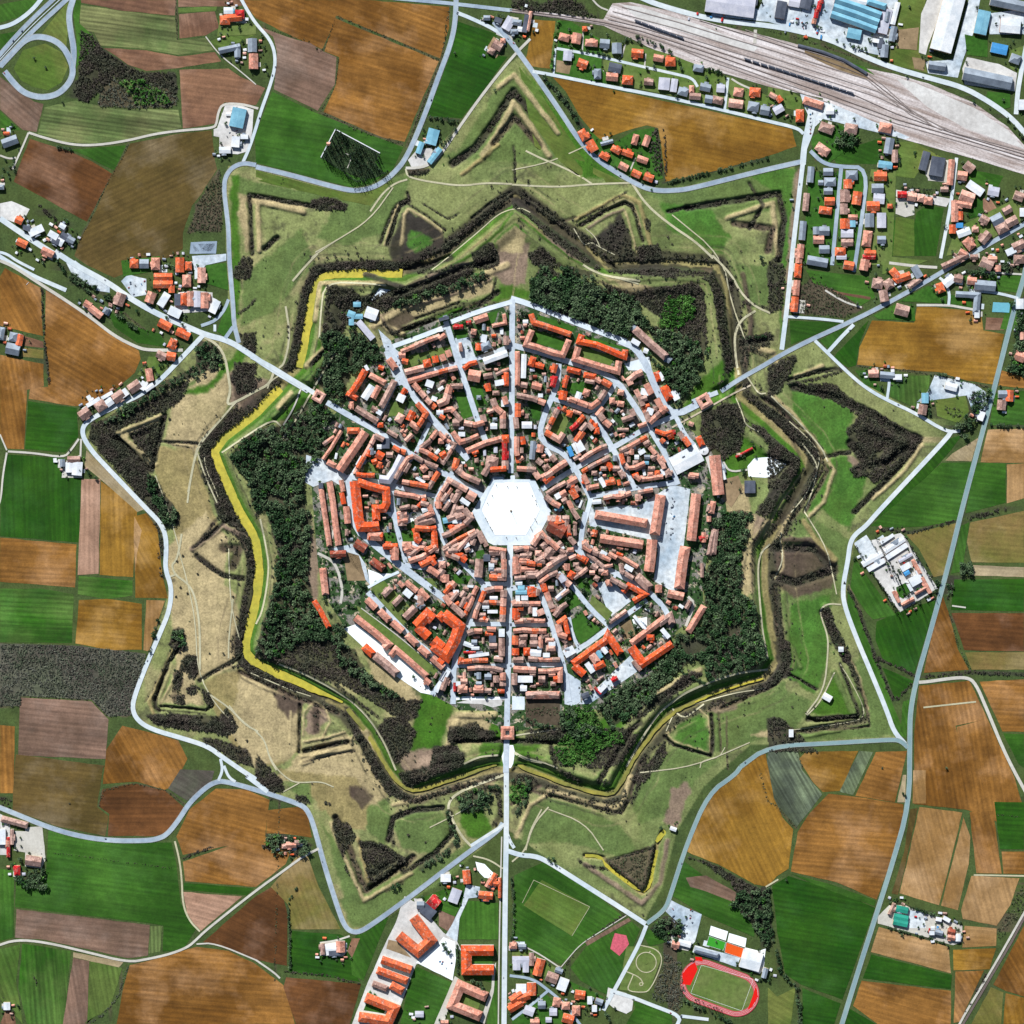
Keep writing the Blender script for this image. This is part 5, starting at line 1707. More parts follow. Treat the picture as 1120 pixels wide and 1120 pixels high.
h b 670 295 100 54 -45; b 760 375 100 54 -45; b 870 480 130 70 -45; r 880 250 50 130 -50; r 985 320 60 110 -45; g 960 410 60 70 -40; w 850 310 80 60 40; r 790 230 40 60 -45; b 740 200 30 30; w 930 350 50 30 30
b r 7 62 490 360 570 440
b r 7 62 600 460 690 550
b r 7 62 710 560 805 640
b r 7 62 840 670 930 760
b r 7 62 950 780 1035 855
b r 7 62 1060 870 1160 960
b r 7 64 390 520 480 590 570 660 680 755 640 790
b r 7 56 700 860 745 800 850 890 1020 1040
b O 7 70 465 770 550 850
b b 7 76 560 850 660 930 760 1020
b O 8 100 925 600 1020 500 1070 540
b O 8 86 930 600 1030 690
h r 1020 1080 60 50 40
t O 50 960 70 1060 20 1090 60
t r 60 1050 100 1120 150
t r 40 700 -10 720 0
b O 8 100 1070 720 1150 790
@ 480 610 8
b O 9 100 40 490 180 600 140 720 70 850 -50 760 
b O 9 80 0 540 50 490
h k 160 870 5 5; w 60 1030 40 110 30; k 45 1040 60 90 30; O 10 910 60 60 40; w 170 1100 40 40; p 220 1080 60 50
t b 54 50 330 100 400 170 460 220 510
t o 46 220 510 280 400 310 300 340 250
t r 46 110 240 50 310
t b 40 110 370 170 300
t b 40 190 430 230 350 
t r 40 140 420 180 390
h r 120 240 70 60 -50; b 230 370 40 60; b 210 320 50 60 40; O 240 420 40 60 20; r 60 180 60 70; b 20 130 60 70 30; w 150 300 50 40; b 270 340 40 60 30; p 30 60 60 60; w 100 330 30 30
t r 54 180 10 60 -40
h g 460 100 50 40; b 350 90 60 140 5; b 480 40 60 40; w 490 10 60 20
t o 56 440 170 510 175 590 175
t b 54 570 10 570 90 570 170
t r 50 450 130 500 110 580 110
t b 58 400 290 480 270 560 270
t r 60 570 280 565 370 560 470 555 560
t r 46 360 390 450 390 560 395
t r 46 400 290 370 370 330 460 310 530
t b 44 310 540 400 540 430 550
h w 410 425 60 40; b 380 500 60 40; w 480 350 70 30; O 400 520 30 50; w 470 470 90 30; O 560 385 40 70
t b 54 250 660 300 640 380 640 
t r 50 420 620 500 625
t w 60 550 620 550 690
t b 60 550 700 550 780 550 860
t o 50 560 890 480 880
t O 46 200 870 190 910 320 895 430 895
h O 440 665 70 40 10; k 470 710 60 60; b 475 770 70 50; w 260 760 90 40 20; g 310 740 50 50; B 250 820 20 20; R 270 825 110 20; w 350 850 180 30 -8; w 520 870 50 30; w 320 790 70 30
t b 46 250 970 350 960 480 965 560 985
t b 60 560 1000 560 1120
h g 350 1030 40 60; g 430 1040 60 50; b 500 1060 50 60; g 350 1100 50 40; b 480 1000 60 30; R 140 1120 30 60
t r 60 670 -10 670 60 680 140
t b 44 660 180 760 170
t r 44 700 30 800 50 900 60
t b 60 950 80 1040 20 1120 -20
t b 60 850 170 960 90
h b 810 125 120 40; O 820 55 50 50; O 820 90 5 5; r 750 20 90 30; b 900 30 60 50; b 1000 10 60 40; r 690 100 60 70
h O 805 290 60 80; c 720 270 60 60; w 690 360 40 60; b 860 300 40 60; w 750 350 60 40; 
t b 50 650 370 660 400 700 400 800 400 890 400
t O 60 670 440 670 540
t R 50 690 440 740 440
t r 44 660 560 760 550 840 550 930 550
t o 70 880 450 900 500
h b 800 450 40 80; w 840 470 40 80; O 680 510 60 60; b 740 540 60 30; r 800 540 60 30; k 680 420 30 40; w 910 545 40 30
t r 50 650 640 740 630 840 640 940 640
t r 60 670 680 665 760
t O 66 670 790 670 850
t b 56 650 890 740 890
t r 46 780 880 900 890 1060 890
h O 770 820 60 70; w 840 830 110 60 5; b 740 690 70 50; b 830 690 60 60; b 730 750 70 60; b 830 750 70 60; r 890 740 40 100; b 900 680 40 50; p 980 790 80 50; p 970 720 80 40; b 940 680 50 40; w 940 850 60 40; g 880 790 40 40; w 990 750 60 40; b 690 720 40 40
t O 60 910 230 930 290
t p 46 900 200 980 150 1040 130
t p 46 940 310 980 400 1000 470
t b 50 1010 510 1070 430 1120 400
t l 60 1060 150 1120 250
t l 50 1120 280 1030 360
h b 980 270 50 50; b 1010 440 40 60
t r 60 1040 590 1060 670 1120 690
t O 60 1040 580 1120 520
t p 60 650 970 720 975 850 980
t b 60 660 1010 660 1110
t b 50 870 990 960 990 1060 980 1060 1090
h O 1030 1060 60 60; w 750 1060 140 60; b 900 1060 60 60; r 990 1020 60 40; b 820 1020 50 30; b 1000 1100 50 40
h b 1110 790 30 60; w 1110 830 40 40
@ 560 560 4
b r 6 34 60 800 210 800
b r 7 30 670 460 520 575
b b 7 30 640 490 690 455 700 490
b O 8 34 560 670 700 575
b O 7 40 520 590 570 660
b O 8 34 265 665 410 560 420 540 475 620
b O 8 34 270 670 315 710
b p 8 34 345 620 375 660
b O 8 30 360 680 405 660
b r 5 30 840 410 770 525
b b 6 24 530 650 565 690
b r 7 36 680 355 750 370
b b 7 40 545 280 605 335
b O 7 24 485 350 510 320 580 360 530 390
b r 6 20 460 185 550 240
t b 22 475 225 480 260 530 290
t b 24 430 290 500 330
t b 20 425 485 500 430 
t r 22 250 205 280 190 320 210
t r 20 270 290 300 270 330 245
t b 20 330 180 400 240 440 230
t r 22 310 150 360 180 430 210
h O 260 275 30 34 30; O 315 208 34 30 30; r 425 310 26 30; w 510 245 40 20 30; w 555 480 70 14 50; w 575 500 60 10 50; k 420 480 16 16; O 605 548 34 26; w 670 530 20 50 -40; c 380 620 20 40 -30; w 400 600 20 44 -40; w 340 680 24 50 -35; R 375 780 12 40 -45; R 448 730 30 20 -30; k 320 800 36 24 -20; w 395 770 40 20 -45; r 640 335 30 34; b 770 405 20 40 30; b 830 255 14 60; w 400 180 30 20 30; b 360 240 30 24 30; b 390 260 24 24; r 405 265 30 24; b 290 250 30 24 30; p 350 265 24 20; b 370 290 24 24 30; r 240 240 26 30; w 250 610 50 36 -30; g 240 600 20 20; b 280 230 26 20; r 355 95 24 24; b 235 30 30 30; r 440 190 20 40 -60; w 345 150 20 12
t b 22 195 490 215 550 240 570
t O 22 200 500 230 470 250 560
t b 24 195 440 240 400
t p 30 200 275 255 320
t b 20 190 385 250 340
t r 22 120 310 160 280 200 260
t b 26 150 350 175 420
t O 22 130 310 150 350
h O 90 350 36 40; c 40 350 50 20; w 30 310 30 20; b 185 40 60 50
b n 9 60 160 50 230 90
t b 22 100 110 130 90 160 130 190 160
t b 20 10 170 60 155 110 160
h b 60 190 50 24; O 90 240 10 10; b 120 210 40 30 -30; r 70 250 60 24; b 20 250 40 60; r 60 220 60 20; b 160 180 50 40 -50; b 200 150 50 30 -40; b 220 190 60 20 -35; b 90 275 60 30
@ 280 560 4
t r 20 820 160 880 120 960 80
t o 24 960 80 990 110 1010 150
t r 22 1030 160 1090 170
t b 22 1080 170 1085 260
t o 26 1030 280 1090 280
t b 20 850 40 900 20 950 10
t b 22 940 100 880 170 840 170
t O 26 695 70 780 75 785 150 740 170
t O 24 690 70 715 130
t r 26 670 215 730 195 790 150
h O 895 197 60 26 35; b 975 245 36 80 5; r 660 150 40 40; r 520 105 64 40 5; O 590 150 60 26; r 610 180 30 60; O 525 108 60 30; b 740 40 90 40 -15; b 640 30 40 60; O 750 210 80 24 -25; r 790 270 90 30 35; p 850 320 40 36; r 850 360 40 30 30; b 720 390 30 50; b 870 20 70 30 -20; w 880 40 40 20; r 900 60 60 24 -20; p 920 120 40 24 -20; w 1030 230 24 20; p 680 180 40 30; w 700 140 30 24; b 920 190 10 10; k 1010 200 30 30; p 640 10 40 30
b b 7 22 820 170 845 155 
h b 825 750 26 60 20; w 800 760 14 60 20; p 900 770 36 34; r 975 770 40 30; R 870 770 12 30
@ 280 280 4
y lawn 1 640 445 850 390 860 420 650 495
y lawn 1 862 590 920 600 950 700 905 715
y lawn 1 940 570 985 560 1010 650 962 660
y lawn 1 590 640 660 640 640 700 580 700
y lawn 1 870 330 925 320 930 355 880 365
y lawn 1 1010 250 1060 240 1045 290 1010 300
y lawn 1 480 900 540 900 540 950 470 940
y lawn 1 320 800 370 790 340 870 310 880
@ 280 560 4
y lawn 1 638 80 690 80 690 128 640 128
y lawn 1 742 290 800 290 800 350 752 350
y lawn 1 862 270 942 280 925 318 862 306
y lawn 1 960 170 1000 165 1000 230 970 240
y lawn 1 520 300 560 300 700 440 640 500 500 350
@ 280 280 4
m gate_tower 275 615 48 32
@ 560 280 4
m gate_tower 840 635 60 62
@ 480 740 8
m gate_tower 600 490 100 0
h b 915 150 10 10; O 545 125 60 36; r 345 115 90 50; r 220 110 60 60; b 430 120 60 40; w 740 100 60 50; b 700 20 40 20
b b 7 54 760 165 900 150 1050 165
''')
parse('''
@ 840 0 4
p ballast 0 -1120 38 -920 60 -720 85 -680 15 -600 10 -420 50 -220 110 0 160 130 195 330 265 430 300 560 325 700 365 900 450 1050 555 1125 640 1125 765 900 695 560 600 260 500 240 430 0 378 -160 330 -420 255 -720 112 -920 80 -1120 55
r rail .9 -1130 42 -920 68 -720 98 -560 135 -280 225 0 322 270 415 560 522 800 592 1130 692
r rail2 .9 -1130 50 -920 76 -720 106 -560 150 -280 242 0 342 270 432 560 540 800 608 1130 706
r rail2 .8 -560 150 -400 205 -280 258 0 356 260 448
r rail .8 -700 85 -560 118 -280 205 0 300 370 412 560 498 800 580 1130 678
r rail2 .8 -690 70 -400 150 -160 225 0 272 300 366 480 425 640 500 830 585 1130 664
r rail2 .8 -680 50 -400 125 -160 200 0 248 300 342 480 400 640 490 790 575
r rail2 .9 -640 30 -400 95 -160 168 0 215 250 290 430 345 530 430 620 500 760 570
r rail .8 -300 90 0 182 160 232 330 295 430 335 540 420 640 500
r rail2 .8 -100 130 0 165 150 215 300 262 420 312 500 370 600 460 720 550
p white_yard 1 -640 20 -560 30 -300 110 -160 165 -40 200 -60 225 -200 190 -420 125 -560 90
p white_yard 1 560 345 640 360 900 470 1050 570 1120 650 1000 610 860 560 700 470 620 400
b k 4 12 130 198 240 228 330 262 432 322
p lawn 1 330 262 420 292 470 330 400 300
p dirt 1 160 205 330 275 430 330 440 345 380 335 250 280 160 235
''')
# ------------------------------------------------------------------ raster tools (map units -> arrays)
N = 1120
def seg_dist(px, py, pts, closed=False):
    d = np.full(px.shape, 1e9)
    P = list(pts) + ([pts[0]] if closed else [])
    for a, b in zip(P, P[1:]):
        vx, vy = b[0] - a[0], b[1] - a[1]
        L = vx * vx + vy * vy + 1e-9
        t = np.clip(((px - a[0]) * vx + (py - a[1]) * vy) / L, 0, 1)
        d = np.minimum(d, (px - a[0] - t * vx) ** 2 + (py - a[1] - t * vy) ** 2)
    return np.sqrt(d)
def inside(px, py, pts):
    r = np.zeros(px.shape, bool)
    n = len(pts)
    for i in range(n):
        x1, y1 = pts[i]; x2, y2 = pts[(i + 1) % n]
        if y1 == y2: continue
        c = (y1 > py) != (y2 > py)
        r ^= c & (px < (x2 - x1) * (py - y1) / (y2 - y1) + x1)
    return r
def bbox(pts, m, lim=N):
    x0 = max(0, int(min(p[0] for p in pts) - m)); x1 = min(lim, int(max(p[0] for p in pts) + m) + 2)
    y0 = max(0, int(min(p[1] for p in pts) - m)); y1 = min(lim, int(max(p[1] for p in pts) + m) + 2)
    return x0, x1, y0, y1
def vnoise(shape, cell, seed):
    r = np.random.RandomState(seed)
    h, w = int(shape[0] / cell) + 3, int(shape[1] / cell) + 3
    g = r.rand(h, w)
    y = np.arange(shape[0]) / cell; x = np.arange(shape[1]) / cell
    yi = y.astype(int); xi = x.astype(int)
    fy = (y - yi)[:, None]; fx = (x - xi)[None]
    fy = fy * fy * (3 - 2 * fy); fx = fx * fx * (3 - 2 * fx)
    a = g[yi][:, xi]; b = g[yi][:, xi + 1]; c = g[yi + 1][:, xi]; d = g[yi + 1][:, xi + 1]
    return (a * (1 - fx) + b * fx) * (1 - fy) + (c * (1 - fx) + d * fx) * fy
def fbm(shape, cell, seed, o=3):
    s = 0; t = 0
    for i in range(o):
        s = s + vnoise(shape, cell / 2 ** i, seed + i) * .6 ** i; t += .6 ** i
    return s / t
YY, XX = np.mgrid[0:N + 1, 0:N + 1].astype(np.float64)
WXn = (fbm(XX.shape, 9, 1) - .5) * 7; WYn = (fbm(XX.shape, 9, 5) - .5) * 7
XW = XX + WXn; YW = YY + WYn                      # gently ragged edges for the ground cover
RG = fbm(XX.shape, 10, 61)
CC = {k: np.array(lin(v)) for k, v in dict(base='#42542c', m='#828b58', t='#ae9f78', y='#94875c', v='#3f6a1c', u='#54483e', d='#37342f',
      p='#877565', g='#5f7440', l='#45702a', w='#d8dcda').items()}
def sub(pts, m): x0, x1, y0, y1 = bbox(pts, m, N + 1); return (slice(y0, y1), slice(x0, x1))
C = np.zeros((N + 1, N + 1, 3)); C[:] = CC['base']
mk = inside(XX, YY, RING)
C[mk] = CC['m']
def sm(a, b, x):
    t = np.clip((x - a) / (b - a), 0, 1); return t * t * (3 - 2 * t)
f1 = fbm(XX.shape, 26, 201, 4); f2 = fbm(XX.shape, 5, 231, 3); f3 = fbm(XX.shape, 60, 251, 3)
a = (sm(.56, .66, f1 * .55 + f2 * .45) * .55 * mk)[..., None]; C[:] = C * (1 - a) + CC['d'] * a      # bare, damp patches
a = (sm(.52, .64, fbm(XX.shape, 34, 301, 4)) * .45 * mk)[..., None]; SW0 = np.clip((YY - XX * .6 + 60) / 200, 0, 1) * np.clip((600 - XX) / 80, 0, 1); a = a * (.2 + .8 * SW0)[..., None]; C[:] = C * (1 - a) + CC['t'] * a   # dry grass, most in the lower left
SWR = np.clip((YY - XX * .6 + 60) / 200, 0, 1) * np.clip((600 - XX) / 80, 0, 1)
a = (sm(.50, .62, f3) * .55 * mk * (1 - SWR))[..., None]; C[:] = C * (1 - a) + CC['g'] * a
for k, pts in COVER:
    s = sub(pts, 10)
    if k not in CC:
        continue
    mi = inside(XW[s], YW[s], pts)
    dd = np.clip(seg_dist(XW[s], YW[s], pts, True) / 2.5, 0, 1)[..., None]
    blend = np.where(mi[..., None], .45 + .55 * dd, 0)
    C[s] = C[s] * (1 - blend) + CC[k] * blend
# the moat and the main wall
dM = seg_dist(XX, YY, MOAT, True)
inM = inside(XX, YY, MOAT)
sd = np.where(inM, dM, -dM)                       # positive inside the main wall
rag = (WXn + WYn) * .25
def band(a, b, col, op=1.0, soft=1.5, use=None):
    q = sd + rag
    w = np.clip((q - a) / soft + .5, 0, 1) * np.clip((b - q) / soft + .5, 0, 1) * op
    if use is not None: w = w * use
    C[:] = C * (1 - w[..., None]) + CC[col] * w[..., None]
band(-15, -3, 'u', .55, 4)
band(-13, -3, 'd', .75, 2)
band(-4, 3, 'y', .8)
band(3, 9, 'v', .95)
band(9, 12, 'g', .8)
LN = np.clip(fbm(XX.shape, 22, 401) * 3.2 - 1.0, 0, 1)
band(-19.5, -18, 't', .55, 1, LN)
band(-23, -21.2, 'd', .7, 1, LN)
band(-31, -29.6, 'u', .6, 1, 1 - LN)
band(-34, -32.8, 't', .4, 1, LN)
band(13, 14.6, 'd', .7, 1)
band(19, 20.5, 't', .5, 1, LN)
band(25, 26.6, 'd', .5, 1, 1 - LN)
inT = inside(XX, YY, TOWN)
dT = seg_dist(XX, YY, TOWN, True)
H = np.zeros((N + 1, N + 1))
def sm(a, b, x):
    t = np.clip((x - a) / (b - a), 0, 1); return t * t * (3 - 2 * t)
H += -5.0 * (1 - sm(3.5, 6.5, dM))                # the wet moat
H += -1.5 * (1 - sm(8, 15, dM)) * (~inM)
outT = np.where(inT, 0, sm(4, 14, dT))
H += 8.0 * sm(8, 13, sd) * (1 - sm(24, 36, sd)) * outT
H += 2.5 * sm(12, 15, sd) * (1 - sm(17, 20, sd)) * outT
H += 2.0 * sm(14, 30, -sd) * (1 - sm(40, 80, -sd)) * mk
for h, w, k, pts in BANKS:
    if pts[0] == (1, 1): continue
    s = sub(pts, w * 2 + 8)
    d = seg_dist(XX[s] + WXn[s] * .22, YY[s] + WYn[s] * .22, pts)
    H[s] += h * (1.6 if h < 0 else 1.15) * (1 - sm(w * .35, w * 1.05, d)) * (.6 + .8 * RG[s])
    d2 = seg_dist(XX[s] + WXn[s] * .45, YY[s] + WYn[s] * .45, pts)
    a = ((1 - sm(w * .35, w * 1.0, d2)) * (.72 + .5 * RG[s]).clip(0, .97))[..., None]
    C[s] = C[s] * (1 - a) + CC[k] * a
WCOL = {'g': 'd', 'd': 'd', 's': 'u', 'v': 'g', 'k': 'u', 'c': 'd'}
for k, dens, pts in WOODS:
    s = sub(pts, 10)
    mi = inside(XW[s], YW[s], pts)[..., None]
    C[s] = np.where(mi, C[s] * .15 + CC[WCOL[k]] * .85, C[s])
for k, w, pts in HEDGES:
    if pts[0] == (1, 1): continue
    s = sub(pts, w + 6)
    d2 = seg_dist(XW[s] - WXn[s] * .6, YW[s] - WYn[s] * .6, pts)
    a = ((1 - sm(w * .4, w * .75, d2)) * .7)[..., None]
    C[s] = C[s] * (1 - a) + CC[WCOL[k]] * a
H *= np.where(mk, sm(2, 10, seg_dist(XX, YY, RING, True)), 0)
H += (fbm(XX.shape, 14, 31) - .5) * 1.2 * np.where(mk & ~inT, sm(4, 12, seg_dist(XX, YY, RING, True)), 0) * outT
FLAT = np.ones_like(H)
def flat_line(pts, w):
    s = sub(pts, w + 8)
    FLAT[s] = np.minimum(FLAT[s], sm(w, w + 4.5, seg_dist(XX[s], YY[s], pts)))
def flat_poly(pts, m=1.0):
    s = sub(pts, 8)
    d = np.where(inside(XX[s], YY[s], pts), 0, seg_dist(XX[s], YY[s], pts, True))
    FLAT[s] = np.minimum(FLAT[s], sm(m, m + 4, d))
for m, w, pts in ROADS:
    if w >= 3.2 and min(p[0] for p in pts) > -900: flat_line(pts, w / 2 + 1)
for m, l, pts in PAVES + YARDS: flat_poly(pts)
def rect_pts(x, y, w, d, a):
    r = math.radians(a); c, s = math.cos(r), math.sin(r)
    return [(x + c * u - s * v, y + s * u + c * v) for u, v in ((-w / 2, -d / 2), (w / 2, -d / 2), (w / 2, d / 2), (-w / 2, d / 2))]
for c, x, y, w, d, a, h in HOUSES: flat_poly(rect_pts(x, y, w, d, a))
for c, h, w, pts in BARS: flat_line(pts, w / 2 + .5)
H *= FLAT
def hz(x, y):
    x = min(max(x, 0), N - .01); y = min(max(y, 0), N - .01)
    i, j = int(x), int(y); u, v = x - i, y - j
    return float((H[j, i] * (1 - u) + H[j, i + 1] * u) * (1 - v) + (H[j + 1, i] * (1 - u) + H[j + 1, i + 1] * u) * v)

# ------------------------------------------------------------------ the ground, one sheet out to the horizon
far = [-30000, -12000, -4000, -1500, -600, -200, -40]
gx = np.array(far + [i for i in range(0, 85, 17)] + list(np.arange(85, 1010, 1.25)) + [1012, 1040, 1070, 1100, 1120] + [1120 - f for f in far[::-1]], float)
gy = np.array(far + [i for i in range(0, 51, 10)] + list(np.arange(51, 1022, 1.25)) + [1025, 1050, 1080, 1100, 1120] + [1120 - f for f in far[::-1]], float)
GX, GY = np.meshgrid(gx, gy)
ix = np.clip(GX, 0, N - .001); iy = np.clip(GY, 0, N - .001)
i0 = ix.astype(int); j0 = iy.astype(int); fu = ix - i0; fv = iy - j0
def bil(A):
    u, v = (fu, fv) if A.ndim == 2 else (fu[..., None], fv[..., None])
    return (A[j0, i0] * (1 - u) + A[j0, i0 + 1] * u) * (1 - v) + (A[j0 + 1, i0] * (1 - u) + A[j0 + 1, i0 + 1] * u) * v
GZ = bil(H); GC = bil(C)
V = np.stack([(GX - 560) * S, (560 - GY) * S, GZ], -1).reshape(-1, 3)
nx, ny = len(gx), len(gy)
idx = np.arange(nx * ny).reshape(ny, nx)
F = np.stack([idx[:-1, :-1], idx[1:, :-1], idx[1:, 1:], idx[:-1, 1:]], -1).reshape(-1, 4)
gm, t, b = new_mat('ground_cover')
p = wpos(t)
at = nd(t, 'ShaderNodeAttribute'); at.attribute_name = 'cover'
n1 = noise(t, p, .22, 4, .75); n2 = noise(t, p, .03, 4, .65); n3 = noise(t, p, .008, 3, .6)
n4 = noise(t, mapping(t, p, .6, (.12, .02, .1)), 1, 3, .7)
c = scalec(t, at.outputs['Color'], ramp(t, n1, .3, .7, .62, 1.38))
c = scalec(t, c, ramp(t, n2, .3, .7, .70, 1.30))
c = scalec(t, c, ramp(t, n4, .3, .7, .9, 1.1))
c = mixc(t, mul(t, ramp(t, n3, .45, .62), .12), c, lin('#6c7433'), 'MIX')
# beyond the mapped country the plain goes on as a patchwork of fields
vo = nd(t, 'ShaderNodeTexVoronoi'); vo.inputs['Scale'].default_value = .0042; t.links.new(p, vo.inputs['Vector'])
sx_n = nd(t, 'ShaderNodeSeparateXYZ'); t.links.new(p, sx_n.inputs[0])
def mth(op, a, b_=None):
    n = nd(t, 'ShaderNodeMath', operation=op); t.links.new(a, n.inputs[0])
    if hasattr(b_, 'links'): t.links.new(b_, n.inputs[1])
    elif b_ is not None: n.inputs[1].default_value = b_
    return n.outputs[0]
outm = mth('GREATER_THAN', mth('MAXIMUM', mth('ABSOLUTE', sx_n.outputs[0]), mth('ABSOLUTE', sx_n.outputs[1])), 1135.0)
hue = nd(t, 'ShaderNodeSeparateColor'); t.links.new(vo.outputs['Color'], hue.inputs[0])
fc = mixc(t, mth('GREATER_THAN', hue.outputs[0], .45), lin('#27500f'), lin('#8a612c'))
fc = mixc(t, mth('GREATER_THAN', hue.outputs[1], .7), fc, lin('#7d6450'))
fc = scalec(t, fc, ramp(t, n2, .3, .7, .7, 1.3))
c = mixc(t, outm, c, fc)
t.links.new(c, b.inputs['Base Color'])
bump(t, b, n1, .6, .7)
ground = np_mesh('ground', V, F, gm, GC.reshape(-1, 3))
tag(ground, kind='structure')

# ------------------------------------------------------------------ sheets: fields, yards, courts, roads
def densify(pts, step, jit=0.0, closed=True):
    out = []
    P = list(pts) + ([pts[0]] if closed else [])
    for a, b_ in zip(P, P[1:]):
        L = math.hypot(b_[0] - a[0], b_[1] - a[1]); n = max(1, int(L / step))
        nxn, nyn = (-(b_[1] - a[1]) / (L + 1e-9), (b_[0] - a[0]) / (L + 1e-9))
        for i in range(n):
            u = i / n; j = rnd.uniform(-jit, jit) if i else 0
            out.append((a[0] + (b_[0] - a[0]) * u + nxn * j, a[1] + (b_[1] - a[1]) * u + nyn * j))
    if not closed: out.append(P[-1])
    return out
def sheet(name, pts, mat, z, jit=.35, step=9):
    q = densify(pts, step, jit)
    A = sum(q[i][0] * q[(i + 1) % len(q)][1] - q[(i + 1) % len(q)][0] * q[i][1] for i in range(len(q)))
    if A > 0: q = q[::-1]
    vs = [(*W2(p), z) for p in q]
    o = mesh(name, vs, [list(range(len(vs)))], mat)
    tag(o, kind='structure')
    return o
def smooth_line(pts, it=2, closed=False):
    for _ in range(it):
        if len(pts) < 3: return pts
        o = [pts[0]]
        for a, b_ in zip(pts, pts[1:]):
            o += [(a[0] * .75 + b_[0] * .25, a[1] * .75 + b_[1] * .25), (a[0] * .25 + b_[0] * .75, a[1] * .25 + b_[1] * .75)]
        o.append(pts[-1]); pts = o
    return pts
def offs(pts, closed=False):
    """unit mitred normals along a polyline in map units"""
    n = len(pts); out = []
    for i in range(n):
        a = pts[(i - 1) % n] if (closed or i) else pts[i]
        c_ = pts[(i + 1) % n] if (closed or i < n - 1) else pts[i]
        b_ = pts[i]
        d1 = (b_[0] - a[0], b_[1] - a[1]); d2 = (c_[0] - b_[0], c_[1] - b_[1])
        l1 = math.hypot(*d1); l2 = math.hypot(*d2)
        if l1 < 1e-9: d1, l1 = d2, l2
        if l2 < 1e-9: d2, l2 = d1, l1
        n1_ = (-d1[1] / l1, d1[0] / l1); n2_ = (-d2[1] / l2, d2[0] / l2)
        m_ = (n1_[0] + n2_[0], n1_[1] + n2_[1]); lm = math.hypot(*m_)
        if lm < .3: out.append(n1_); continue
        m_ = (m_[0] / lm, m_[1] / lm); k = 1 / max(.45, m_[0] * n1_[0] + m_[1] * n1_[1])
        out.append((m_[0] * k, m_[1] * k))
    return out
def strip(name, pts, w, mat, z, drape=True, sm_it=2):
    q = smooth_line(pts, sm_it) if sm_it else pts
    q = densify(q, 2.5 if drape else 12, 0, False)
    nn = offs(q)
    vs, fs = [], []
    K = (-1, 0, 1) if drape else (-1, 1)
    for (x, y), (u, v) in zip(q, nn):
        for s_ in K:
            a, b_ = x + u * s_ * w / 2, y + v * s_ * w / 2
            zz = max(hz(a, b_), hz(x, y) - .6) if drape else 0
            vs.append((*W2((a, b_)), zz + z))
    k = len(K)
    for i in range(len(q) - 1):
        for j in range(k - 1):
            a = i * k + j
            fs.append((a, a + 1, a + k + 1, a + k))
    o = mesh(name, vs, fs, mat)
    if fs:
        me = o.data
        if me.polygons[0].normal.z < 0: me.flip_normals()
    tag(o, kind='structure')
    return o
def in_fort(pts):
    return any(90 < p[0] < 1008 and 55 < p[1] < 1020 for p in pts)
for i, (k, a, pts) in enumerate(FIELDS):
    sheet('field', pts, field_mat(k, a), .10 + i * .002)
# the town floor: gardens and yards between the houses
cm, t, b = new_mat('courtyard_floor')
p = wpos(t)
na = noise(t, p, .035, 3, .6); nb = noise(t, mapping(t, p, .5, (1, 1, 1)), .06, 3, .7); nc = noise(t, p, .4, 3, .7)
c = mixc(t, ramp(t, na, .50, .56), lin('#33502a'), lin('#86837d'))
c = mixc(t, ramp(t, nb, .58, .62), c, lin('#b9ad97'))
c = scalec(t, c, ramp(t, nc, .3, .7, .5, 1.4))
t.links.new(c, b.inputs['Base Color'])
sheet('town_ground', TOWN, cm, .36)
PN = {'plaza': 'paved_yard', 'ring_paving': 'paved_yard', 'white_yard': 'gravel_yard', 'blue_yard': 'concrete_yard', 'gravel': 'gravel_yard', 'lawn': 'lawn', 'dirt': 'bare_ground',
      'umber': 'bare_ground', 'ballast': 'railway_ballast', 'asphalt': 'parking_lot', 'pale_asphalt': 'concrete_yard', 'paving': 'paved_yard', 'pink_court': 'sports_court', 'green_court': 'sports_court', 'orange_court': 'sports_court', 'water_p': 'pond_water', 'stone': 'paved_yard'}
for i, (m, l, pts) in enumerate(PAVES + [(a, int(b_), c_) for a, b_, c_ in YARDS]):
    if m == 'lawn' and i % 3 == 0: m2 = 'lawn_pale'
    else: m2 = m
    sheet(PN.get(m, 'yard'), pts, M[m2], .42 + l * .04 + i * .0008, .25, 7)
for i, (m, w, pts) in enumerate(ROADS):
    if pts[0][0] < -800: continue
    nm = {'rail': 'railway_track', 'rail2': 'railway_track', 'path': 'footpath', 'gravel': 'gravel_track', 'stone': 'aqueduct_path', 'line': 'marking'}.get(m, 'road')
    d = in_fort(pts)
    strip(nm, pts, w * (1.22 if m == 'paving' else 1.25 if m == 'path' and w > .6 else 1), M[m], (.78 if nm != 'footpath' else .5) + i * .0022, d, 0 if m in ('rail', 'rail2') else (1 if 'paving' in m else 2))
    if m in ('asphalt', 'teal_asphalt') and w >= 4.8:      # edge lines and centre line
        q = smooth_line(pts, 2)
        nn = offs(q)
        for s_ in (-1, 1):
            strip('road_marking', [(p_[0] + n_[0] * s_ * w * .40, p_[1] + n_[1] * s_ * w * .44) for p_, n_ in zip(q, nn)], .16, M['stone'], .9 + i * .0022, d, 0)
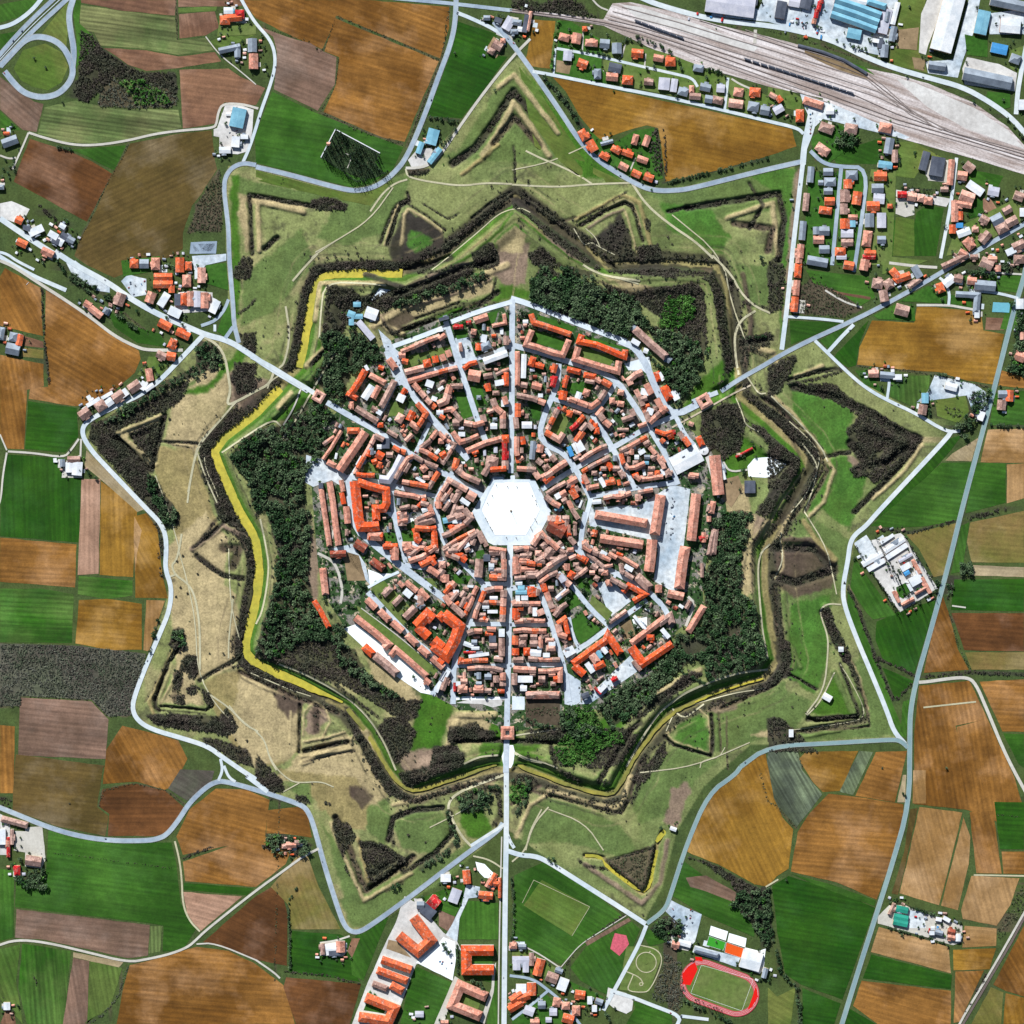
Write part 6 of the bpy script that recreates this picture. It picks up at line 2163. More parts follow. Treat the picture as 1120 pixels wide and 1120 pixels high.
# water in the moat
M['water_g'] = plain('dull_duckweed', '#9f9740', .25, .12, rough=.5, hex2='#7d7f3c', spec=.4)
def water(pts, w, z=-3.2, nm='moat_water', mat='water_y'):
    q = smooth_line(pts, 1); q = densify(q, 4, .5, False); nn = offs(q)
    vs = []; fs = []
    for i, ((x, y), (u, v)) in enumerate(zip(q, nn)):
        ww = (w if not isinstance(w, (list, tuple)) else w[0] + (w[1] - w[0]) * i / len(q)) * (1 + .12 * math.sin(i * .7)) + rnd.uniform(-.25, .25)
        vs += [(*W2((x + u * ww / 2, y + v * ww / 2)), z), (*W2((x - u * ww / 2, y - v * ww / 2)), z)]
    for i in range(len(q) - 1): fs.append((2 * i, 2 * i + 1, 2 * i + 3, 2 * i + 2))
    o = mesh(nm, vs, fs, M[mat])
    if o.data.polygons[0].normal.z < 0: o.data.flip_normals()
    tag(o, kind='structure')
water([(440, 299), (388, 299), (352, 301), (341, 325), (336, 362), (327, 402)], 9)
water([(307, 425), (280, 452), (246, 478), (234, 494), (244, 520), (262, 560), (279, 588), (284, 622), (281, 655), (269, 700), (269, 714), (280, 726), (325, 746), (376, 765)], (11, 8.5))
water([(380, 775), (404, 805), (424, 842), (440, 861), (455, 866), (500, 851), (543, 836)], (4.6, 3.2), mat='water_g')
water([(567, 836), (575, 841), (617, 857), (660, 870), (675, 866), (697, 823), (732, 781), (760, 768)], (4, 3.4), mat='water_g')
water([(760, 768), (785, 757), (835, 742)], 2, nm='moat_water')
water([(640, 936), (655, 936), (663, 948), (702, 977), (712, 968), (719, 930)], 3.6, -2.6, 'pond_water')
water([(717, 920), (730, 906)], 5, -.2, 'pond_water')

# ------------------------------------------------------------------ words for labels
NUM = ['', 'first', 'second', 'third', 'fourth', 'fifth', 'sixth', 'seventh', 'eighth', 'ninth', 'tenth', 'eleventh', 'twelfth', 'thirteenth', 'fourteenth', 'fifteenth', 'sixteenth', 'seventeenth', 'eighteenth', 'nineteenth', 'twentieth']
def ordw(i):
    if i <= 20: return NUM[i]
    return '%d%s' % (i, {1: 'st', 2: 'nd', 3: 'rd'}.get(i % 10, 'th') if i % 100 not in (11, 12, 13) else 'th')
def clock(x, y):
    a = math.degrees(math.atan2(x - 558, 562 - y)) % 360
    h = int((a + 15) // 30) or 12
    return NUM[h]
CLK = ['', 'one', 'two', 'three', 'four', 'five', 'six', 'seven', 'eight', 'nine', 'ten', 'eleven', 'twelve']
def clk(x, y):
    a = math.degrees(math.atan2(x - 558, 562 - y)) % 360
    return CLK[int((a + 15) // 30) % 12 or 12]
ZONES = [
 ((605, 20, 700, 75), 'in the railway-side suburb, upper left part'), ((700, 20, 845, 75), 'in the railway-side suburb, upper right part'),
 ((605, 75, 730, 132), 'in the railway-side suburb, lower left part'), ((730, 75, 862, 140), 'in the railway-side suburb, lower right part'),
 ((625, 132, 730, 210), 'in the hamlet below the tawny top field'),
 ((862, 100, 985, 172), 'by the station below the rail yard'), ((868, 172, 915, 350), 'in the left column of the top-right estate'),
 ((915, 172, 985, 350), 'in the right columns of the top-right estate'), ((985, 165, 1120, 270), 'in the far right top-right quarter'),
 ((840, 270, 1120, 350), 'along the diagonal right-hand main road'), ((620, 0, 1120, 165), 'in the top-right industrial area'),
 ((950, 350, 1120, 480), 'among the gardens below the right-hand field'),
 ((930, 570, 1040, 680), 'in the walled cemetery at far right'), ((950, 980, 1060, 1040), 'in the works yard at lower right'),
 ((380, 935, 560, 1120), 'in the barracks quarter left of the avenue'), ((700, 1000, 860, 1120), 'around the sports ground at the bottom'),
 ((556, 990, 700, 1120), 'in the bottom suburb right of the avenue'),
 ((230, 110, 280, 180), 'in the white yard at upper left'), ((230, 0, 300, 110), 'on the farm lane at upper left'),
 ((0, 140, 110, 290), 'along the left road near the edge'), ((100, 280, 262, 350), 'in the left village with barns'),
 ((85, 350, 225, 530), 'along the row beside the left bend'), ((0, 350, 85, 530), 'on the lone left farm plot'),
 ((0, 880, 60, 960), 'at the lower-left riding yard'), ((0, 960, 140, 1120), 'in the lower-left corner'),
 ((300, 910, 420, 1050), 'beside the lower-left bend of the ring'), ((440, 120, 500, 190), 'by the blue-roofed villa above the star'),
 ((500, 0, 620, 60), 'near the level crossing at the top'),
]
def where(x, y, town=False):
    if inside(np.array([x]), np.array([y]), TOWN)[0] or town:
        r = math.hypot(x - 558, y - 562)
        return ('close to the square at %s o\'clock' if r < 88 else 'midway out from square at %s o\'clock' if r < 150 else 'by the town rim at %s o\'clock') % clk(x, y)
    for (x0, y0, x1, y1), s_ in ZONES:
        if x0 <= x < x1 and y0 <= y < y1: return s_
    r = math.hypot(x - 558, y - 562)
    if r < 330: return 'inside the star ramparts at %s o\'clock' % clk(x, y)
    if r < 470: return 'on the outworks at %s o\'clock' % clk(x, y)
    return 'in the outer fields at %s o\'clock' % clk(x, y)
LAB = []                                  # (object, base label, x, y) numbered from the left once all are known
def want(o, base, x, y): LAB.append((o, base, x, y))
def number_labels():
    d = {}
    for o, b_, x, y in LAB: d.setdefault(b_, []).append((x, y, o))
    for b_, L in d.items():
        L.sort(key=lambda e: (e[0], e[1]))
        for i, (x, y, o) in enumerate(L):
            o['label'] = b_ if len(L) == 1 else '%s, %s from left' % (b_, ordw(i + 1))

# ------------------------------------------------------------------ buildings
def sweep(pts, w, eave, rise, c, parent, org, closed=False, wallm='wall_cream', hip=0.0, flat=False, roofname='roof'):
    """a building along a polyline (map units): wall mesh + roof mesh under the given Empty"""
    nn = offs(pts, closed)
    hw = w / 2
    def P(x, y, z): a = W2((x, y)); return (a[0] - org[0], a[1] - org[1], z)
    n = len(pts); ov = .35 / S
    wv, wf, rv, rf = [], [], [], []
    for i, ((x, y), (u, v)) in enumerate(zip(pts, nn)):
        for s_, z in ((-1, -1.0), (-1, eave - .06), (1, eave - .06), (1, -1.0)):
            wv.append(P(x + u * s_ * (hw - ov), y + v * s_ * (hw - ov), z))
        rx, ry = x, y
        if hip and not closed and i in (0, n - 1):
            q = pts[1] if i == 0 else pts[n - 2]
            L = math.hypot(q[0] - x, q[1] - y); hh = min(hip * hw, L * .45)
            rx, ry = x + (q[0] - x) / L * hh, y + (q[1] - y) / L * hh
        if flat:
            for s_, z in ((-1, eave), (-1, eave + rise), (1, eave + rise), (1, eave)):
                rv.append(P(x + u * s_ * hw, y + v * s_ * hw, z))
        else:
            rv += [P(x - u * hw, y - v * hw, eave), P(rx, ry, eave + rise), P(x + u * hw, y + v * hw, eave)]
    m_ = n if closed else n - 1
    for i in range(m_):
        a, b_ = i * 4, ((i + 1) % n) * 4
        for k in ((0, 1), (1, 2), (2, 3), (3, 0)): wf.append((a + k[0], b_ + k[0], b_ + k[1], a + k[1]))
        K = 4 if flat else 3
        a, b_ = i * K, ((i + 1) % n) * K
        for k in range(K): rf.append((a + k, b_ + k, b_ + (k + 1) % K, a + (k + 1) % K))
    if not closed:
        e = (n - 1) * 4; wf += [(0, 1, 2, 3), (e + 3, e + 2, e + 1, e)]
        K = 4 if flat else 3
        e = (n - 1) * K; rf += [tuple(range(K)), tuple(e + k for k in range(K))[::-1]]
    mesh('wall', wv, wf, M[wallm], parent)
    return mesh(roofname, rv, rf, RM[c], parent)
def in_town0(x, y): return bool(inside(np.array([x]), np.array([y]), TOWN)[0])
WALLS = ['wall_white', 'wall_cream', 'wall_cream', 'wall_pink', 'wall_grey', 'wall_white']
def box(name, cx, cy, cz, sx_, sy_, sz, mat, parent, rz=0):
    c_, s_ = math.cos(rz), math.sin(rz)
    vs = []
    for z in (-1, 1):
        for u, v in ((-1, -1), (1, -1), (1, 1), (-1, 1)):
            a, b_ = u * sx_ / 2, v * sy_ / 2
            vs.append((cx + a * c_ - b_ * s_, cy + a * s_ + b_ * c_, cz + z * sz / 2))
    return mesh(name, vs, [(0, 3, 2, 1), (4, 5, 6, 7), (0, 1, 5, 4), (1, 2, 6, 5), (2, 3, 7, 6), (3, 0, 4, 7)], mat, parent)
FLATC = 'wckBGl'
def chimney(o, pts, eave, rise, org, k=1):
    for _ in range(k):
        i = rnd.randrange(len(pts) - 1); u = rnd.uniform(.2, .8)
        x = pts[i][0] * (1 - u) + pts[i + 1][0] * u + rnd.uniform(-.6, .6); y = pts[i][1] * (1 - u) + pts[i + 1][1] * u + rnd.uniform(-.6, .6)
        a = W2((x, y))
        box('chimney', a[0] - org[0], a[1] - org[1], eave + rise * .75 + .6, .9, .9, 2.2, M['wall_cream'], o)
HOUSES[:] = [(c, x, y, w * 1.12, d * 1.12, a, h) if w * d < 150 and not in_town0(x, y) else (c, x, y, w, d, a, h) for c, x, y, w, d, a, h in HOUSES]
n_house = 0
CAP = {'shed': 0, 'warehouse': 0, 'detached_house': 0, 'town_building': 0}
REST = {}
# small outbuildings crowd the yards between the rows of the town
occ = np.zeros((N + 1, N + 1), bool)
for c, x, y, w, d, a, h in HOUSES:
    q = rect_pts(x, y, w + 1, d + 1, a); s_ = sub(q, 2); occ[s_] |= inside(XX[s_], YY[s_], q)
for c, h, w, pts in BARS: s_ = sub(pts, w); occ[s_] |= seg_dist(XX[s_], YY[s_], pts) < w / 2 + 1
for p_, w, pts in ROWS: s_ = sub(pts, w); occ[s_] |= seg_dist(XX[s_], YY[s_], pts) < w / 2 + .5
for m, w, pts in ROADS:
    if pts[0][0] > -800: s_ = sub(pts, w + 2); occ[s_] |= seg_dist(XX[s_], YY[s_], pts) < w / 2 + 1.5
for m, l, pts in PAVES + YARDS: s_ = sub(pts, 2); occ[s_] |= inside(XX[s_], YY[s_], pts)
OUT = []
for _ in range(6000):
    x, y = rnd.uniform(345, 785), rnd.uniform(332, 770)
    if not inT[int(y), int(x)] or math.hypot(x - 558, y - 562) < 62 or (x < 400 and y > 560) or x > 745 or dT[int(y), int(x)] < 8: continue
    w, d = rnd.uniform(3.2, 7.5), rnd.uniform(2.6, 4.4)
    a = rnd.choice((0, 90)) + (0 if abs(x - 558) < 55 else round(math.degrees(math.atan2(y - 562, x - 558)) / 15) * 15) + rnd.uniform(-4, 4)
    q = rect_pts(x, y, w, d, a); s_ = sub(q, 2); ins = inside(XX[s_], YY[s_], q)
    if (occ[s_] & ins).any(): continue
    occ[s_] |= ins
    OUT.append((rnd.choice('rrbbbopgwlbrbn'), x, y, w, d, a, rnd.uniform(3.5, 7)))
DRV = []
for c, x, y, w, d, a, h in list(HOUSES):
    if not (0 < x < N and 0 < y < N) or inT[int(y), int(x)] or w * d > 170 or w * d < 20 or mk[int(y), int(x)]: continue
    an = rnd.uniform(0, 6.28); r_ = max(w, d) * .5 + 1.5
    DRV.append(rect_pts(x + math.cos(an) * r_ * .6, y + math.sin(an) * r_ * .6, rnd.uniform(5, 10), rnd.uniform(3, 6), a + rnd.choice((0, 90))))
    for _ in range(4):
        an = rnd.uniform(0, 6.28); r_ = max(w, d) * .5 + rnd.uniform(2, 7)
        u, v = x + math.cos(an) * r_, y + math.sin(an) * r_
        q = rect_pts(u, v, rnd.uniform(2.6, 4.6), rnd.uniform(2, 3.2), 0); s_ = sub(q, 2); ins = inside(XX[s_], YY[s_], q)
        if not (2 < u < N - 2 and 2 < v < N - 2) or (occ[s_] & ins).any(): continue
        occ[s_] |= ins
        OUT.append((rnd.choice('wgrbolbgwp'), u, v, rnd.uniform(2.6, 4.6), rnd.uniform(2, 3.2), a + rnd.uniform(-8, 8), 3))
print('outbuildings', len(OUT))
for i, q in enumerate(DRV): sheet('driveway', q, M[('gravel', 'white_yard', 'pale_asphalt')[i % 3]], .36 + i * .0004, .2, 3)
for _ in range(46):                       # containers and stacks in the works yards
    x0, x1, y0, y1 = rnd.choice(((855, 905, 12, 42), (1015, 1050, 52, 82), (970, 985, 20, 55), (745, 830, 14, 22), (988, 1005, 596, 640), (1000, 1050, 1000, 1025)))
    OUT.append((rnd.choice('RBwwglko'), rnd.uniform(x0, x1), rnd.uniform(y0, y1), rnd.uniform(2.4, 5), rnd.uniform(1.6, 2.4), rnd.choice((10, 100)), 2.6))
HALL = sorted(HOUSES + OUT, key=lambda e: -e[3] * e[4])
HOUSES += OUT
for c, x, y, w, d, a, h in HALL:
    if w < 2.2 or d < 1.4 or not (-8 < x < 1128 and -8 < y < 1128): continue
    L_, Dp = max(w, d), min(w, d)
    r = math.radians(a if w >= d else a + 90)
    tn = bool(inside(np.array([x]), np.array([y]), TOWN)[0])
    small = L_ * Dp < 22
    big = L_ * Dp > 160
    eave = h or (3.4 if small else 6.8 if not tn else 11)
    eave += rnd.uniform(-.4, .6)
    dx, dy = math.cos(r) * L_ / 2, math.sin(r) * L_ / 2
    org = W2((x, y))
    kind = 'shed' if small else ('warehouse' if big else 'house')
    onm = kind if kind != 'house' else ('town_building' if tn else 'detached_house')
    CAP[onm] += 1
    if CAP[onm] > 300:
        if onm not in REST:
            REST[onm] = e_ = empty(onm + 's', 0, 0)
            tag(e_, 'smallest %s crowded between the larger ones' % {'shed': 'sheds and lean-tos', 'town_building': 'courtyard buildings of the town', 'detached_house': 'garden houses', 'warehouse': 'halls'}[onm], onm.replace('_', ' ') + 's', kind='stuff')
        o, org = REST[onm], (0, 0)
    else: o = empty(onm, *org)
    fl = c in FLATC
    pts = [(x - dx, y - dy), (x + dx, y + dy)]
    sweep(pts, Dp, eave, (.12 if fl else .50) * Dp * S / 2 * (1 if not fl or not big else .6) + .3, c, o, org, wallm=rnd.choice(WALLS), hip=rnd.choice((0, 0, .8)) if not fl and not small else 0, flat=(c in 'wkB' and not big and rnd.random() < .6))
    if kind == 'house':
        if rnd.random() < .55 and L_ > 7:                 # a lower wing on one side
            s_ = rnd.choice((-1, 1)); q = rnd.uniform(-.2, .2) * L_
            bx_, by_ = x + math.cos(r) * q, y + math.sin(r) * q
            e_ = Dp * .5 + rnd.uniform(1.2, 2.4)
            wx, wy = bx_ - math.sin(r) * s_ * e_, by_ + math.cos(r) * s_ * e_
            sweep([(bx_, by_), (wx, wy)], L_ * .42, eave * .8, .3 * L_ * .42 * S / 2, c if not fl else 'g', o, org, wallm='wall_cream', roofname='wing_roof')
        if not fl: chimney(o, pts, eave, .34 * Dp, org, 1)
    if o in REST.values(): continue
    cat = {'shed': 'shed', 'warehouse': 'warehouse', 'house': 'house'}[kind]
    tag(o, None, cat, {'shed': 'small sheds and outbuildings', 'warehouse': 'large halls and warehouses', 'house': 'detached houses with gardens'}[kind] if not tn else 'buildings in the blocks of the walled town')
    word = {'shed': '%s-roofed shed', 'warehouse': 'large %s-roofed hall', 'house': '%s-roofed house'}[kind]
    want(o, (word % RNAME[c].replace('-tiled', '') if not fl else word % RNAME[c]) + ' ' + where(x, y), x, y)
    n_house += 1
for c, h, w, pts in BARS:
    h *= 1.45 if h > 4.5 else 1
    org = W2(pts[0])
    x, y = sum(p_[0] for p_ in pts) / len(pts), sum(p_[1] for p_ in pts) / len(pts)
    o = empty('long_building', *org)
    fl = c in 'wk'
    L_ = sum(math.hypot(b_[0] - a_[0], b_[1] - a_[1]) for a_, b_ in zip(pts, pts[1:]))
    sweep(pts, w, h, (.15 if fl else .52) * w * S / 2 + .3, c, o, org, wallm=rnd.choice(WALLS[:4]), hip=.7 if not fl and rnd.random() < .6 else 0)
    if not fl: chimney(o, pts, h, .34 * w, org, max(1, int(L_ / 14)))
    tag(o, None, 'building', 'long barrack-like blocks')
    shape = 'straight' if len(pts) == 2 else 'L-shaped' if len(pts) == 3 else 'courtyard'
    want(o, 'long %s %s building %s' % (shape, RNAME[c], where(x, y)), x, y)
PAL = {'r': 'rrrbpobr', 'b': 'bbbbrrpb', 'o': 'oororpbo', 'O': 'OOoOOoro', 'p': 'pprppbrr', 'w': 'wwlrpwgw', 'R': 'ROoRrroO', 'l': 'llllbllp'}
segs = []
for pal, w, pts in ROWS:
    L_ = [0]
    for a_, b_ in zip(pts, pts[1:]): L_.append(L_[-1] + math.hypot(b_[0] - a_[0], b_[1] - a_[1]))
    tot = L_[-1]
    if tot < 1: continue
    n = max(1, round(tot / 9.5))
    cuts = [0] + sorted((i + rnd.uniform(-.25, .25)) / n * tot for i in range(1, n)) + [tot]
    def at_(s_):
        for i in range(len(pts) - 1):
            if s_ <= L_[i + 1] + 1e-6:
                u = (s_ - L_[i]) / max(1e-6, L_[i + 1] - L_[i]); return (pts[i][0] + (pts[i + 1][0] - pts[i][0]) * u, pts[i][1] + (pts[i + 1][1] - pts[i][1]) * u)
        return pts[-1]
    for a_, b_ in zip(cuts, cuts[1:]):
        q = [at_(a_ + .03)] + [pts[i] for i in range(1, len(pts) - 1) if a_ + 1.0 < L_[i] < b_ - 1.0] + [at_(b_ - .03)]
        segs.append((rnd.choice(PAL[pal]), w * rnd.uniform(.86, .98), q, b_ - a_))
segs.sort(key=lambda e: -e[3] * e[1])
print('row houses', len(segs), 'houses', n_house)
rest_w = []
for k, (c, w, q, L_) in enumerate(segs[:300]):
    x, y = q[0][0] * .5 + q[-1][0] * .5, q[0][1] * .5 + q[-1][1] * .5
    org = W2((x, y))
    o = empty('terraced_house', *org)
    h = rnd.uniform(13, 17)
    sweep(q, w, h, .52 * w * S / 2, c, o, org, wallm=rnd.choice(WALLS), flat=(c == 'w'))
    if rnd.random() < .7: chimney(o, q, h, .34 * w, org, 1)
    tag(o, None, 'terraced house', 'terraced houses lining the town streets')
    want(o, '%s-roofed terraced house %s' % (RNAME[c].replace('-tiled', ''), where(x, y, True)), x, y)
if len(segs) > 300:
    o = empty('terraced_houses', 0, 0)
    tag(o, 'smaller terraced houses filling the gaps along the town streets', 'terraced houses', kind='stuff')
    for c, w, q, L_ in segs[300:]:
        sweep(q, w, rnd.uniform(8.5, 11), .52 * w * S / 2, c, o, (0, 0), wallm=rnd.choice(WALLS))
# ------------------------------------------------------------------ foliage
def crown_quads(n, r, hgt, seed, kind):
    """leaf clumps spread through the volume of a crown, centred on the trunk, base at z=0"""
    g = np.random.RandomState(seed)
    q = g.normal(size=(n, 3)); q /= np.linalg.norm(q, axis=1)[:, None]
    rad = g.rand(n) ** .4
    lob = 1 + .28 * np.sin(3 * np.arctan2(q[:, 1], q[:, 0]) + g.rand() * 6) + .15 * np.sin(5 * np.arctan2(q[:, 1], q[:, 0]) + g.rand() * 6)
    if kind == 'c':
        z = g.rand(n); rr = r * np.sqrt(np.clip(1 - z, .05, 1)) * .9
        an = g.rand(n) * 6.283
        c = np.stack([np.cos(an) * rr * g.rand(n) ** .5, np.sin(an) * rr * g.rand(n) ** .5, z * hgt], -1)
    else:
        c = q * rad[:, None] * np.array([r, r, hgt * .38]); c[:, :2] *= lob[:, None]
        c[:, 2] += hgt * (.62 if kind not in 'sdk' else .5)
    s = r * (.34 if n < 60 else .24) * (0.6 + .8 * g.rand(n))
    a = g.normal(size=(n, 3)); a[:, 2] *= .5; a /= np.linalg.norm(a, axis=1)[:, None]
    b = np.cross(a, g.normal(size=(n, 3))); b /= np.linalg.norm(b, axis=1)[:, None]
    a *= s[:, None]; b *= s[:, None]
    V = np.stack([c - a, c - b * .8, c + a, c + b * .8], 1)
    return V.reshape(-1, 3)
def quads(n): return np.arange(n * 4, dtype=np.int32).reshape(-1, 4)
SPEC = {'g': (4.6, 10.5, 44, 3.1), 'v': (4.0, 7.5, 40, 3.0), 'd': (3.0, 4.2, 26, 2.3), 's': (2.2, 3.0, 20, 2.5), 'k': (2.4, 3.2, 22, 2.3), 'c': (3.1, 23, 90, 3)}
TEMPL = {k: [crown_quads(v[2], v[0], v[1], 50 + i, k) for i in range(7)] for k, v in SPEC.items()}
PL = {k: [] for k in SPEC}                 # kind -> list of (x, y, scale)
def in_poly1(x, y, pts): return bool(inside(np.array([x]), np.array([y]), pts)[0])
bmask = np.zeros((N + 1, N + 1), bool)     # where nothing may grow: houses and roads
for c, x, y, w, d, a, h in HOUSES:
    q = rect_pts(x, y, w + 2, d + 2, a); s = sub(q, 2); bmask[s] |= inside(XX[s], YY[s], q)
for c, h, w, pts in BARS: s = sub(pts, w); bmask[s] |= seg_dist(XX[s], YY[s], pts) < w / 2 + 1
for p_, w, pts in ROWS: s = sub(pts, w); bmask[s] |= seg_dist(XX[s], YY[s], pts) < w / 2 + .6
for m, w, pts in ROADS:
    if pts[0][0] > -800: s = sub(pts, w + 2); bmask[s] |= seg_dist(XX[s], YY[s], pts) < w / 2 + (1.2 if w > 3 else .8)
gap = fbm((N + 1, N + 1), 16, 77)
for k, dens, pts in WOODS:
    if dens < .1: continue
    sp = SPEC[k][3] / math.sqrt(dens)
    x0, x1, y0, y1 = bbox(pts, 0)
    gy_, gx_ = np.mgrid[y0:y1:sp, x0:x1:sp]
    gx_ = gx_ + nr.uniform(-.45, .45, gx_.shape) * sp; gy_ = gy_ + nr.uniform(-.45, .45, gy_.shape) * sp
    ok = inside(gx_, gy_, pts)
    for x, y in zip(gx_[ok], gy_[ok]):
        i, j = min(N, int(x)), min(N, int(y))
        if bmask[j, i] or (dM[j, i] < 5) : continue
        if k in 'dsk' and gap[j, i] < .26: continue
        if k == 'g' and (gap[j, i] < .33 or nr.rand() < .07): continue
        if k == 'g' and nr.rand() < .16:
            PL['sdvk'[nr.randint(4)]].append((x, y, nr.uniform(.9, 1.6))); continue
        if k == 'g' and gap[j, i] > .66 and nr.rand() < .6:
            PL['d'].append((x, y, nr.uniform(.8, 1.5))); continue
        PL[k].append((x, y, nr.uniform(.55, 1.45) if k == 'g' else nr.uniform(.6, 1.3)))
for k, w, pts in HEDGES:
    if pts[0] == (1, 1): continue
    sp = SPEC[k][3] * (.62 if w < 3 else .8)
    for a_, b_ in zip(pts, pts[1:]):
        L_ = math.hypot(b_[0] - a_[0], b_[1] - a_[1]); n = int(L_ / sp * max(1, w / sp * .8)) + 1
        for _ in range(n):
            u = nr.rand(); o_ = nr.uniform(-.5, .5) * w
            x = a_[0] + (b_[0] - a_[0]) * u - (b_[1] - a_[1]) / (L_ + 1e-6) * o_; y = a_[1] + (b_[1] - a_[1]) * u + (b_[0] - a_[0]) / (L_ + 1e-6) * o_
            if not (0 <= x <= N and 0 <= y <= N): continue
            if bmask[int(y), int(x)] or dM[int(y), int(x)] < 4.5: continue
            if nr.rand() < .12: continue
            PL[k].append((x, y, nr.uniform(.55, 1.0) * (min(1.0, .45 + w / 6))))
for h, w, k, pts in BANKS:                # brush grows along the bottoms of the ditches
    if h > 0 or k not in 'du' or pts[0] == (1, 1): continue
    for a_, b_ in zip(pts, pts[1:]):
        L_ = math.hypot(b_[0] - a_[0], b_[1] - a_[1])
        for _ in range(int(L_ * (w if k == 'd' else w * .3) / 3.4) + 1):
            u = nr.rand(); o_ = nr.uniform(-.55, .55) * w
            x = a_[0] + (b_[0] - a_[0]) * u - (b_[1] - a_[1]) / (L_ + 1e-6) * o_; y = a_[1] + (b_[1] - a_[1]) * u + (b_[0] - a_[0]) / (L_ + 1e-6) * o_
            i, j = int(x), int(y)
            if not (0 <= i < N and 0 <= j < N) or bmask[j, i] or dM[j, i] < 4.5 or gap[j, i] < .33: continue
            PL['d' if nr.rand() < .8 else 's'].append((x, y, nr.uniform(.45, 1.1)))
for _ in range(9000):                     # and all along the outer side of the moat
    u = nr.randint(len(MOAT)); a_, b_ = MOAT[u], MOAT[(u + 1) % len(MOAT)]; f = nr.rand()
    x, y = a_[0] + (b_[0] - a_[0]) * f + nr.normal() * 9, a_[1] + (b_[1] - a_[1]) * f + nr.normal() * 9
    i, j = int(x), int(y)
    if not -13 < sd[j, i] < -5 or bmask[j, i] or FLAT[j, i] < .9 or gap[j, i] < (.36 if y < 735 else .46): continue
    PL['d'].append((x, y, nr.uniform(.5, 1.2)))
for _ in range(5200):
    u = nr.randint(len(MOAT)); a_, b_ = MOAT[u], MOAT[(u + 1) % len(MOAT)]; f = nr.rand()
    x, y = a_[0] + (b_[0] - a_[0]) * f + nr.normal() * 11, a_[1] + (b_[1] - a_[1]) * f + nr.normal() * 11
    i, j = int(x), int(y)
    if bmask[j, i] or dM[j, i] < 5 or inT[j, i] or FLAT[j, i] < .9: continue
    if 2 < sd[j, i] < 13 or gap[j, i] < .47: continue
    PL['d' if nr.rand() < .7 else 's'].append((x, y, nr.uniform(.5, 1.2)))
for _ in range(2600):
    x, y = nr.uniform(95, 1005), nr.uniform(60, 1015); i, j = int(x), int(y)
    if not mk[j, i] or inT[j, i] or bmask[j, i] or dM[j, i] < 6 or 2 < sd[j, i] < 13: continue
    if gap[j, i] < .60: continue
    PL['s' if nr.rand() < .6 else 'd'].append((x, y, nr.uniform(.4, .9)))
# garden trees among the houses
for c, x, y, w, d, a, h in HOUSES:
    for _ in range(7 if w * d > 25 else 2):
        if rnd.random() < .6:
            an = rnd.uniform(0, 6.28); r_ = max(w, d) / 2 + rnd.uniform(1.2, 6)
            u, v = x + math.cos(an) * r_, y + math.sin(an) * r_
            if 0 <= u < N and 0 <= v < N and not bmask[int(v), int(u)]: PL[rnd.choice('ggvsd')].append((u, v, rnd.uniform(.4, .8)))
gy_, gx_ = np.mgrid[330:800:4.6, 340:790:4.6]
gx_ = gx_ + nr.uniform(-2, 2, gx_.shape); gy_ = gy_ + nr.uniform(-2, 2, gy_.shape)
for x, y in zip(gx_.ravel(), gy_.ravel()):
    if inT[int(y), int(x)] and not occ[int(y), int(x)] and math.hypot(x - 558, y - 562) > 60 and nr.rand() < .5:
        PL[('g', 'v', 's', 'g')[nr.randint(4)]].append((x, y, nr.uniform(.35, .75)))
# single trees: the marked ones and then the largest of the woods
MARK = [(k, x, y, s) for k, s, (x, y) in TREES]
CEM = pts_c = [(340 + u / 8, 120 + v / 8) for u, v in ((215, 180), (600, 382), (560, 470), (620, 560), (540, 590), (430, 560), (330, 540), (100, 415))]
for _ in range(260):
    x, y = rnd.uniform(352, 420), rnd.uniform(142, 196)
    if in_poly1(x, y, CEM) and len(MARK) < 400 and rnd.random() < .55: MARK.append(('c', x, y, 10))
single = [('g' if k == 'g' else k, x, y, s / 4.6) for k, x, y, s in MARK if k != 'c']
cand = sorted(PL['g'], key=lambda e: -e[2])
room = 300 - len(single)
pick = set(cand[:room])
PL['g'] = [e for e in PL['g'] if e not in pick]
single += [('g', *e) for e in pick]
def tree_proto(k, i):
    r, hg, n, _ = SPEC[k]
    cr = bpy.data.meshes.new('crown')
    nq = 110 if k != 'c' else 70
    v = crown_quads(nq, r, hg, 900 + i * 7, k)
    cr.from_pydata([tuple(p_) for p_ in v], [], [tuple(f) for f in quads(nq)])
    cr.materials.append(LEAF[k])
    tv, tf = [], []
    def limb(a, b_, ra, rb):
        s0 = len(tv)
        for (x, y, z), rr in ((a, ra), (b_, rb)):
            for j in range(6): tv.append((x + math.cos(j * 1.047) * rr, y + math.sin(j * 1.047) * rr, z))
        for j in range(6): tf.append((s0 + j, s0 + (j + 1) % 6, s0 + 6 + (j + 1) % 6, s0 + 6 + j))
        tf.append(tuple(range(s0 + 6, s0 + 12)))
    limb((0, 0, -.8), (0, 0, hg * .5), .38, .22)
    for j in range(4 if k != 'c' else 1):
        a = j * 1.6 + i
        limb((0, 0, hg * .4), (math.cos(a) * r * .5, math.sin(a) * r * .5, hg * .75), .2, .06)
    tr = bpy.data.meshes.new('trunk'); tr.from_pydata(tv, [], tf); tr.materials.append(M['bark'])
    return cr, tr
PROTO = {}
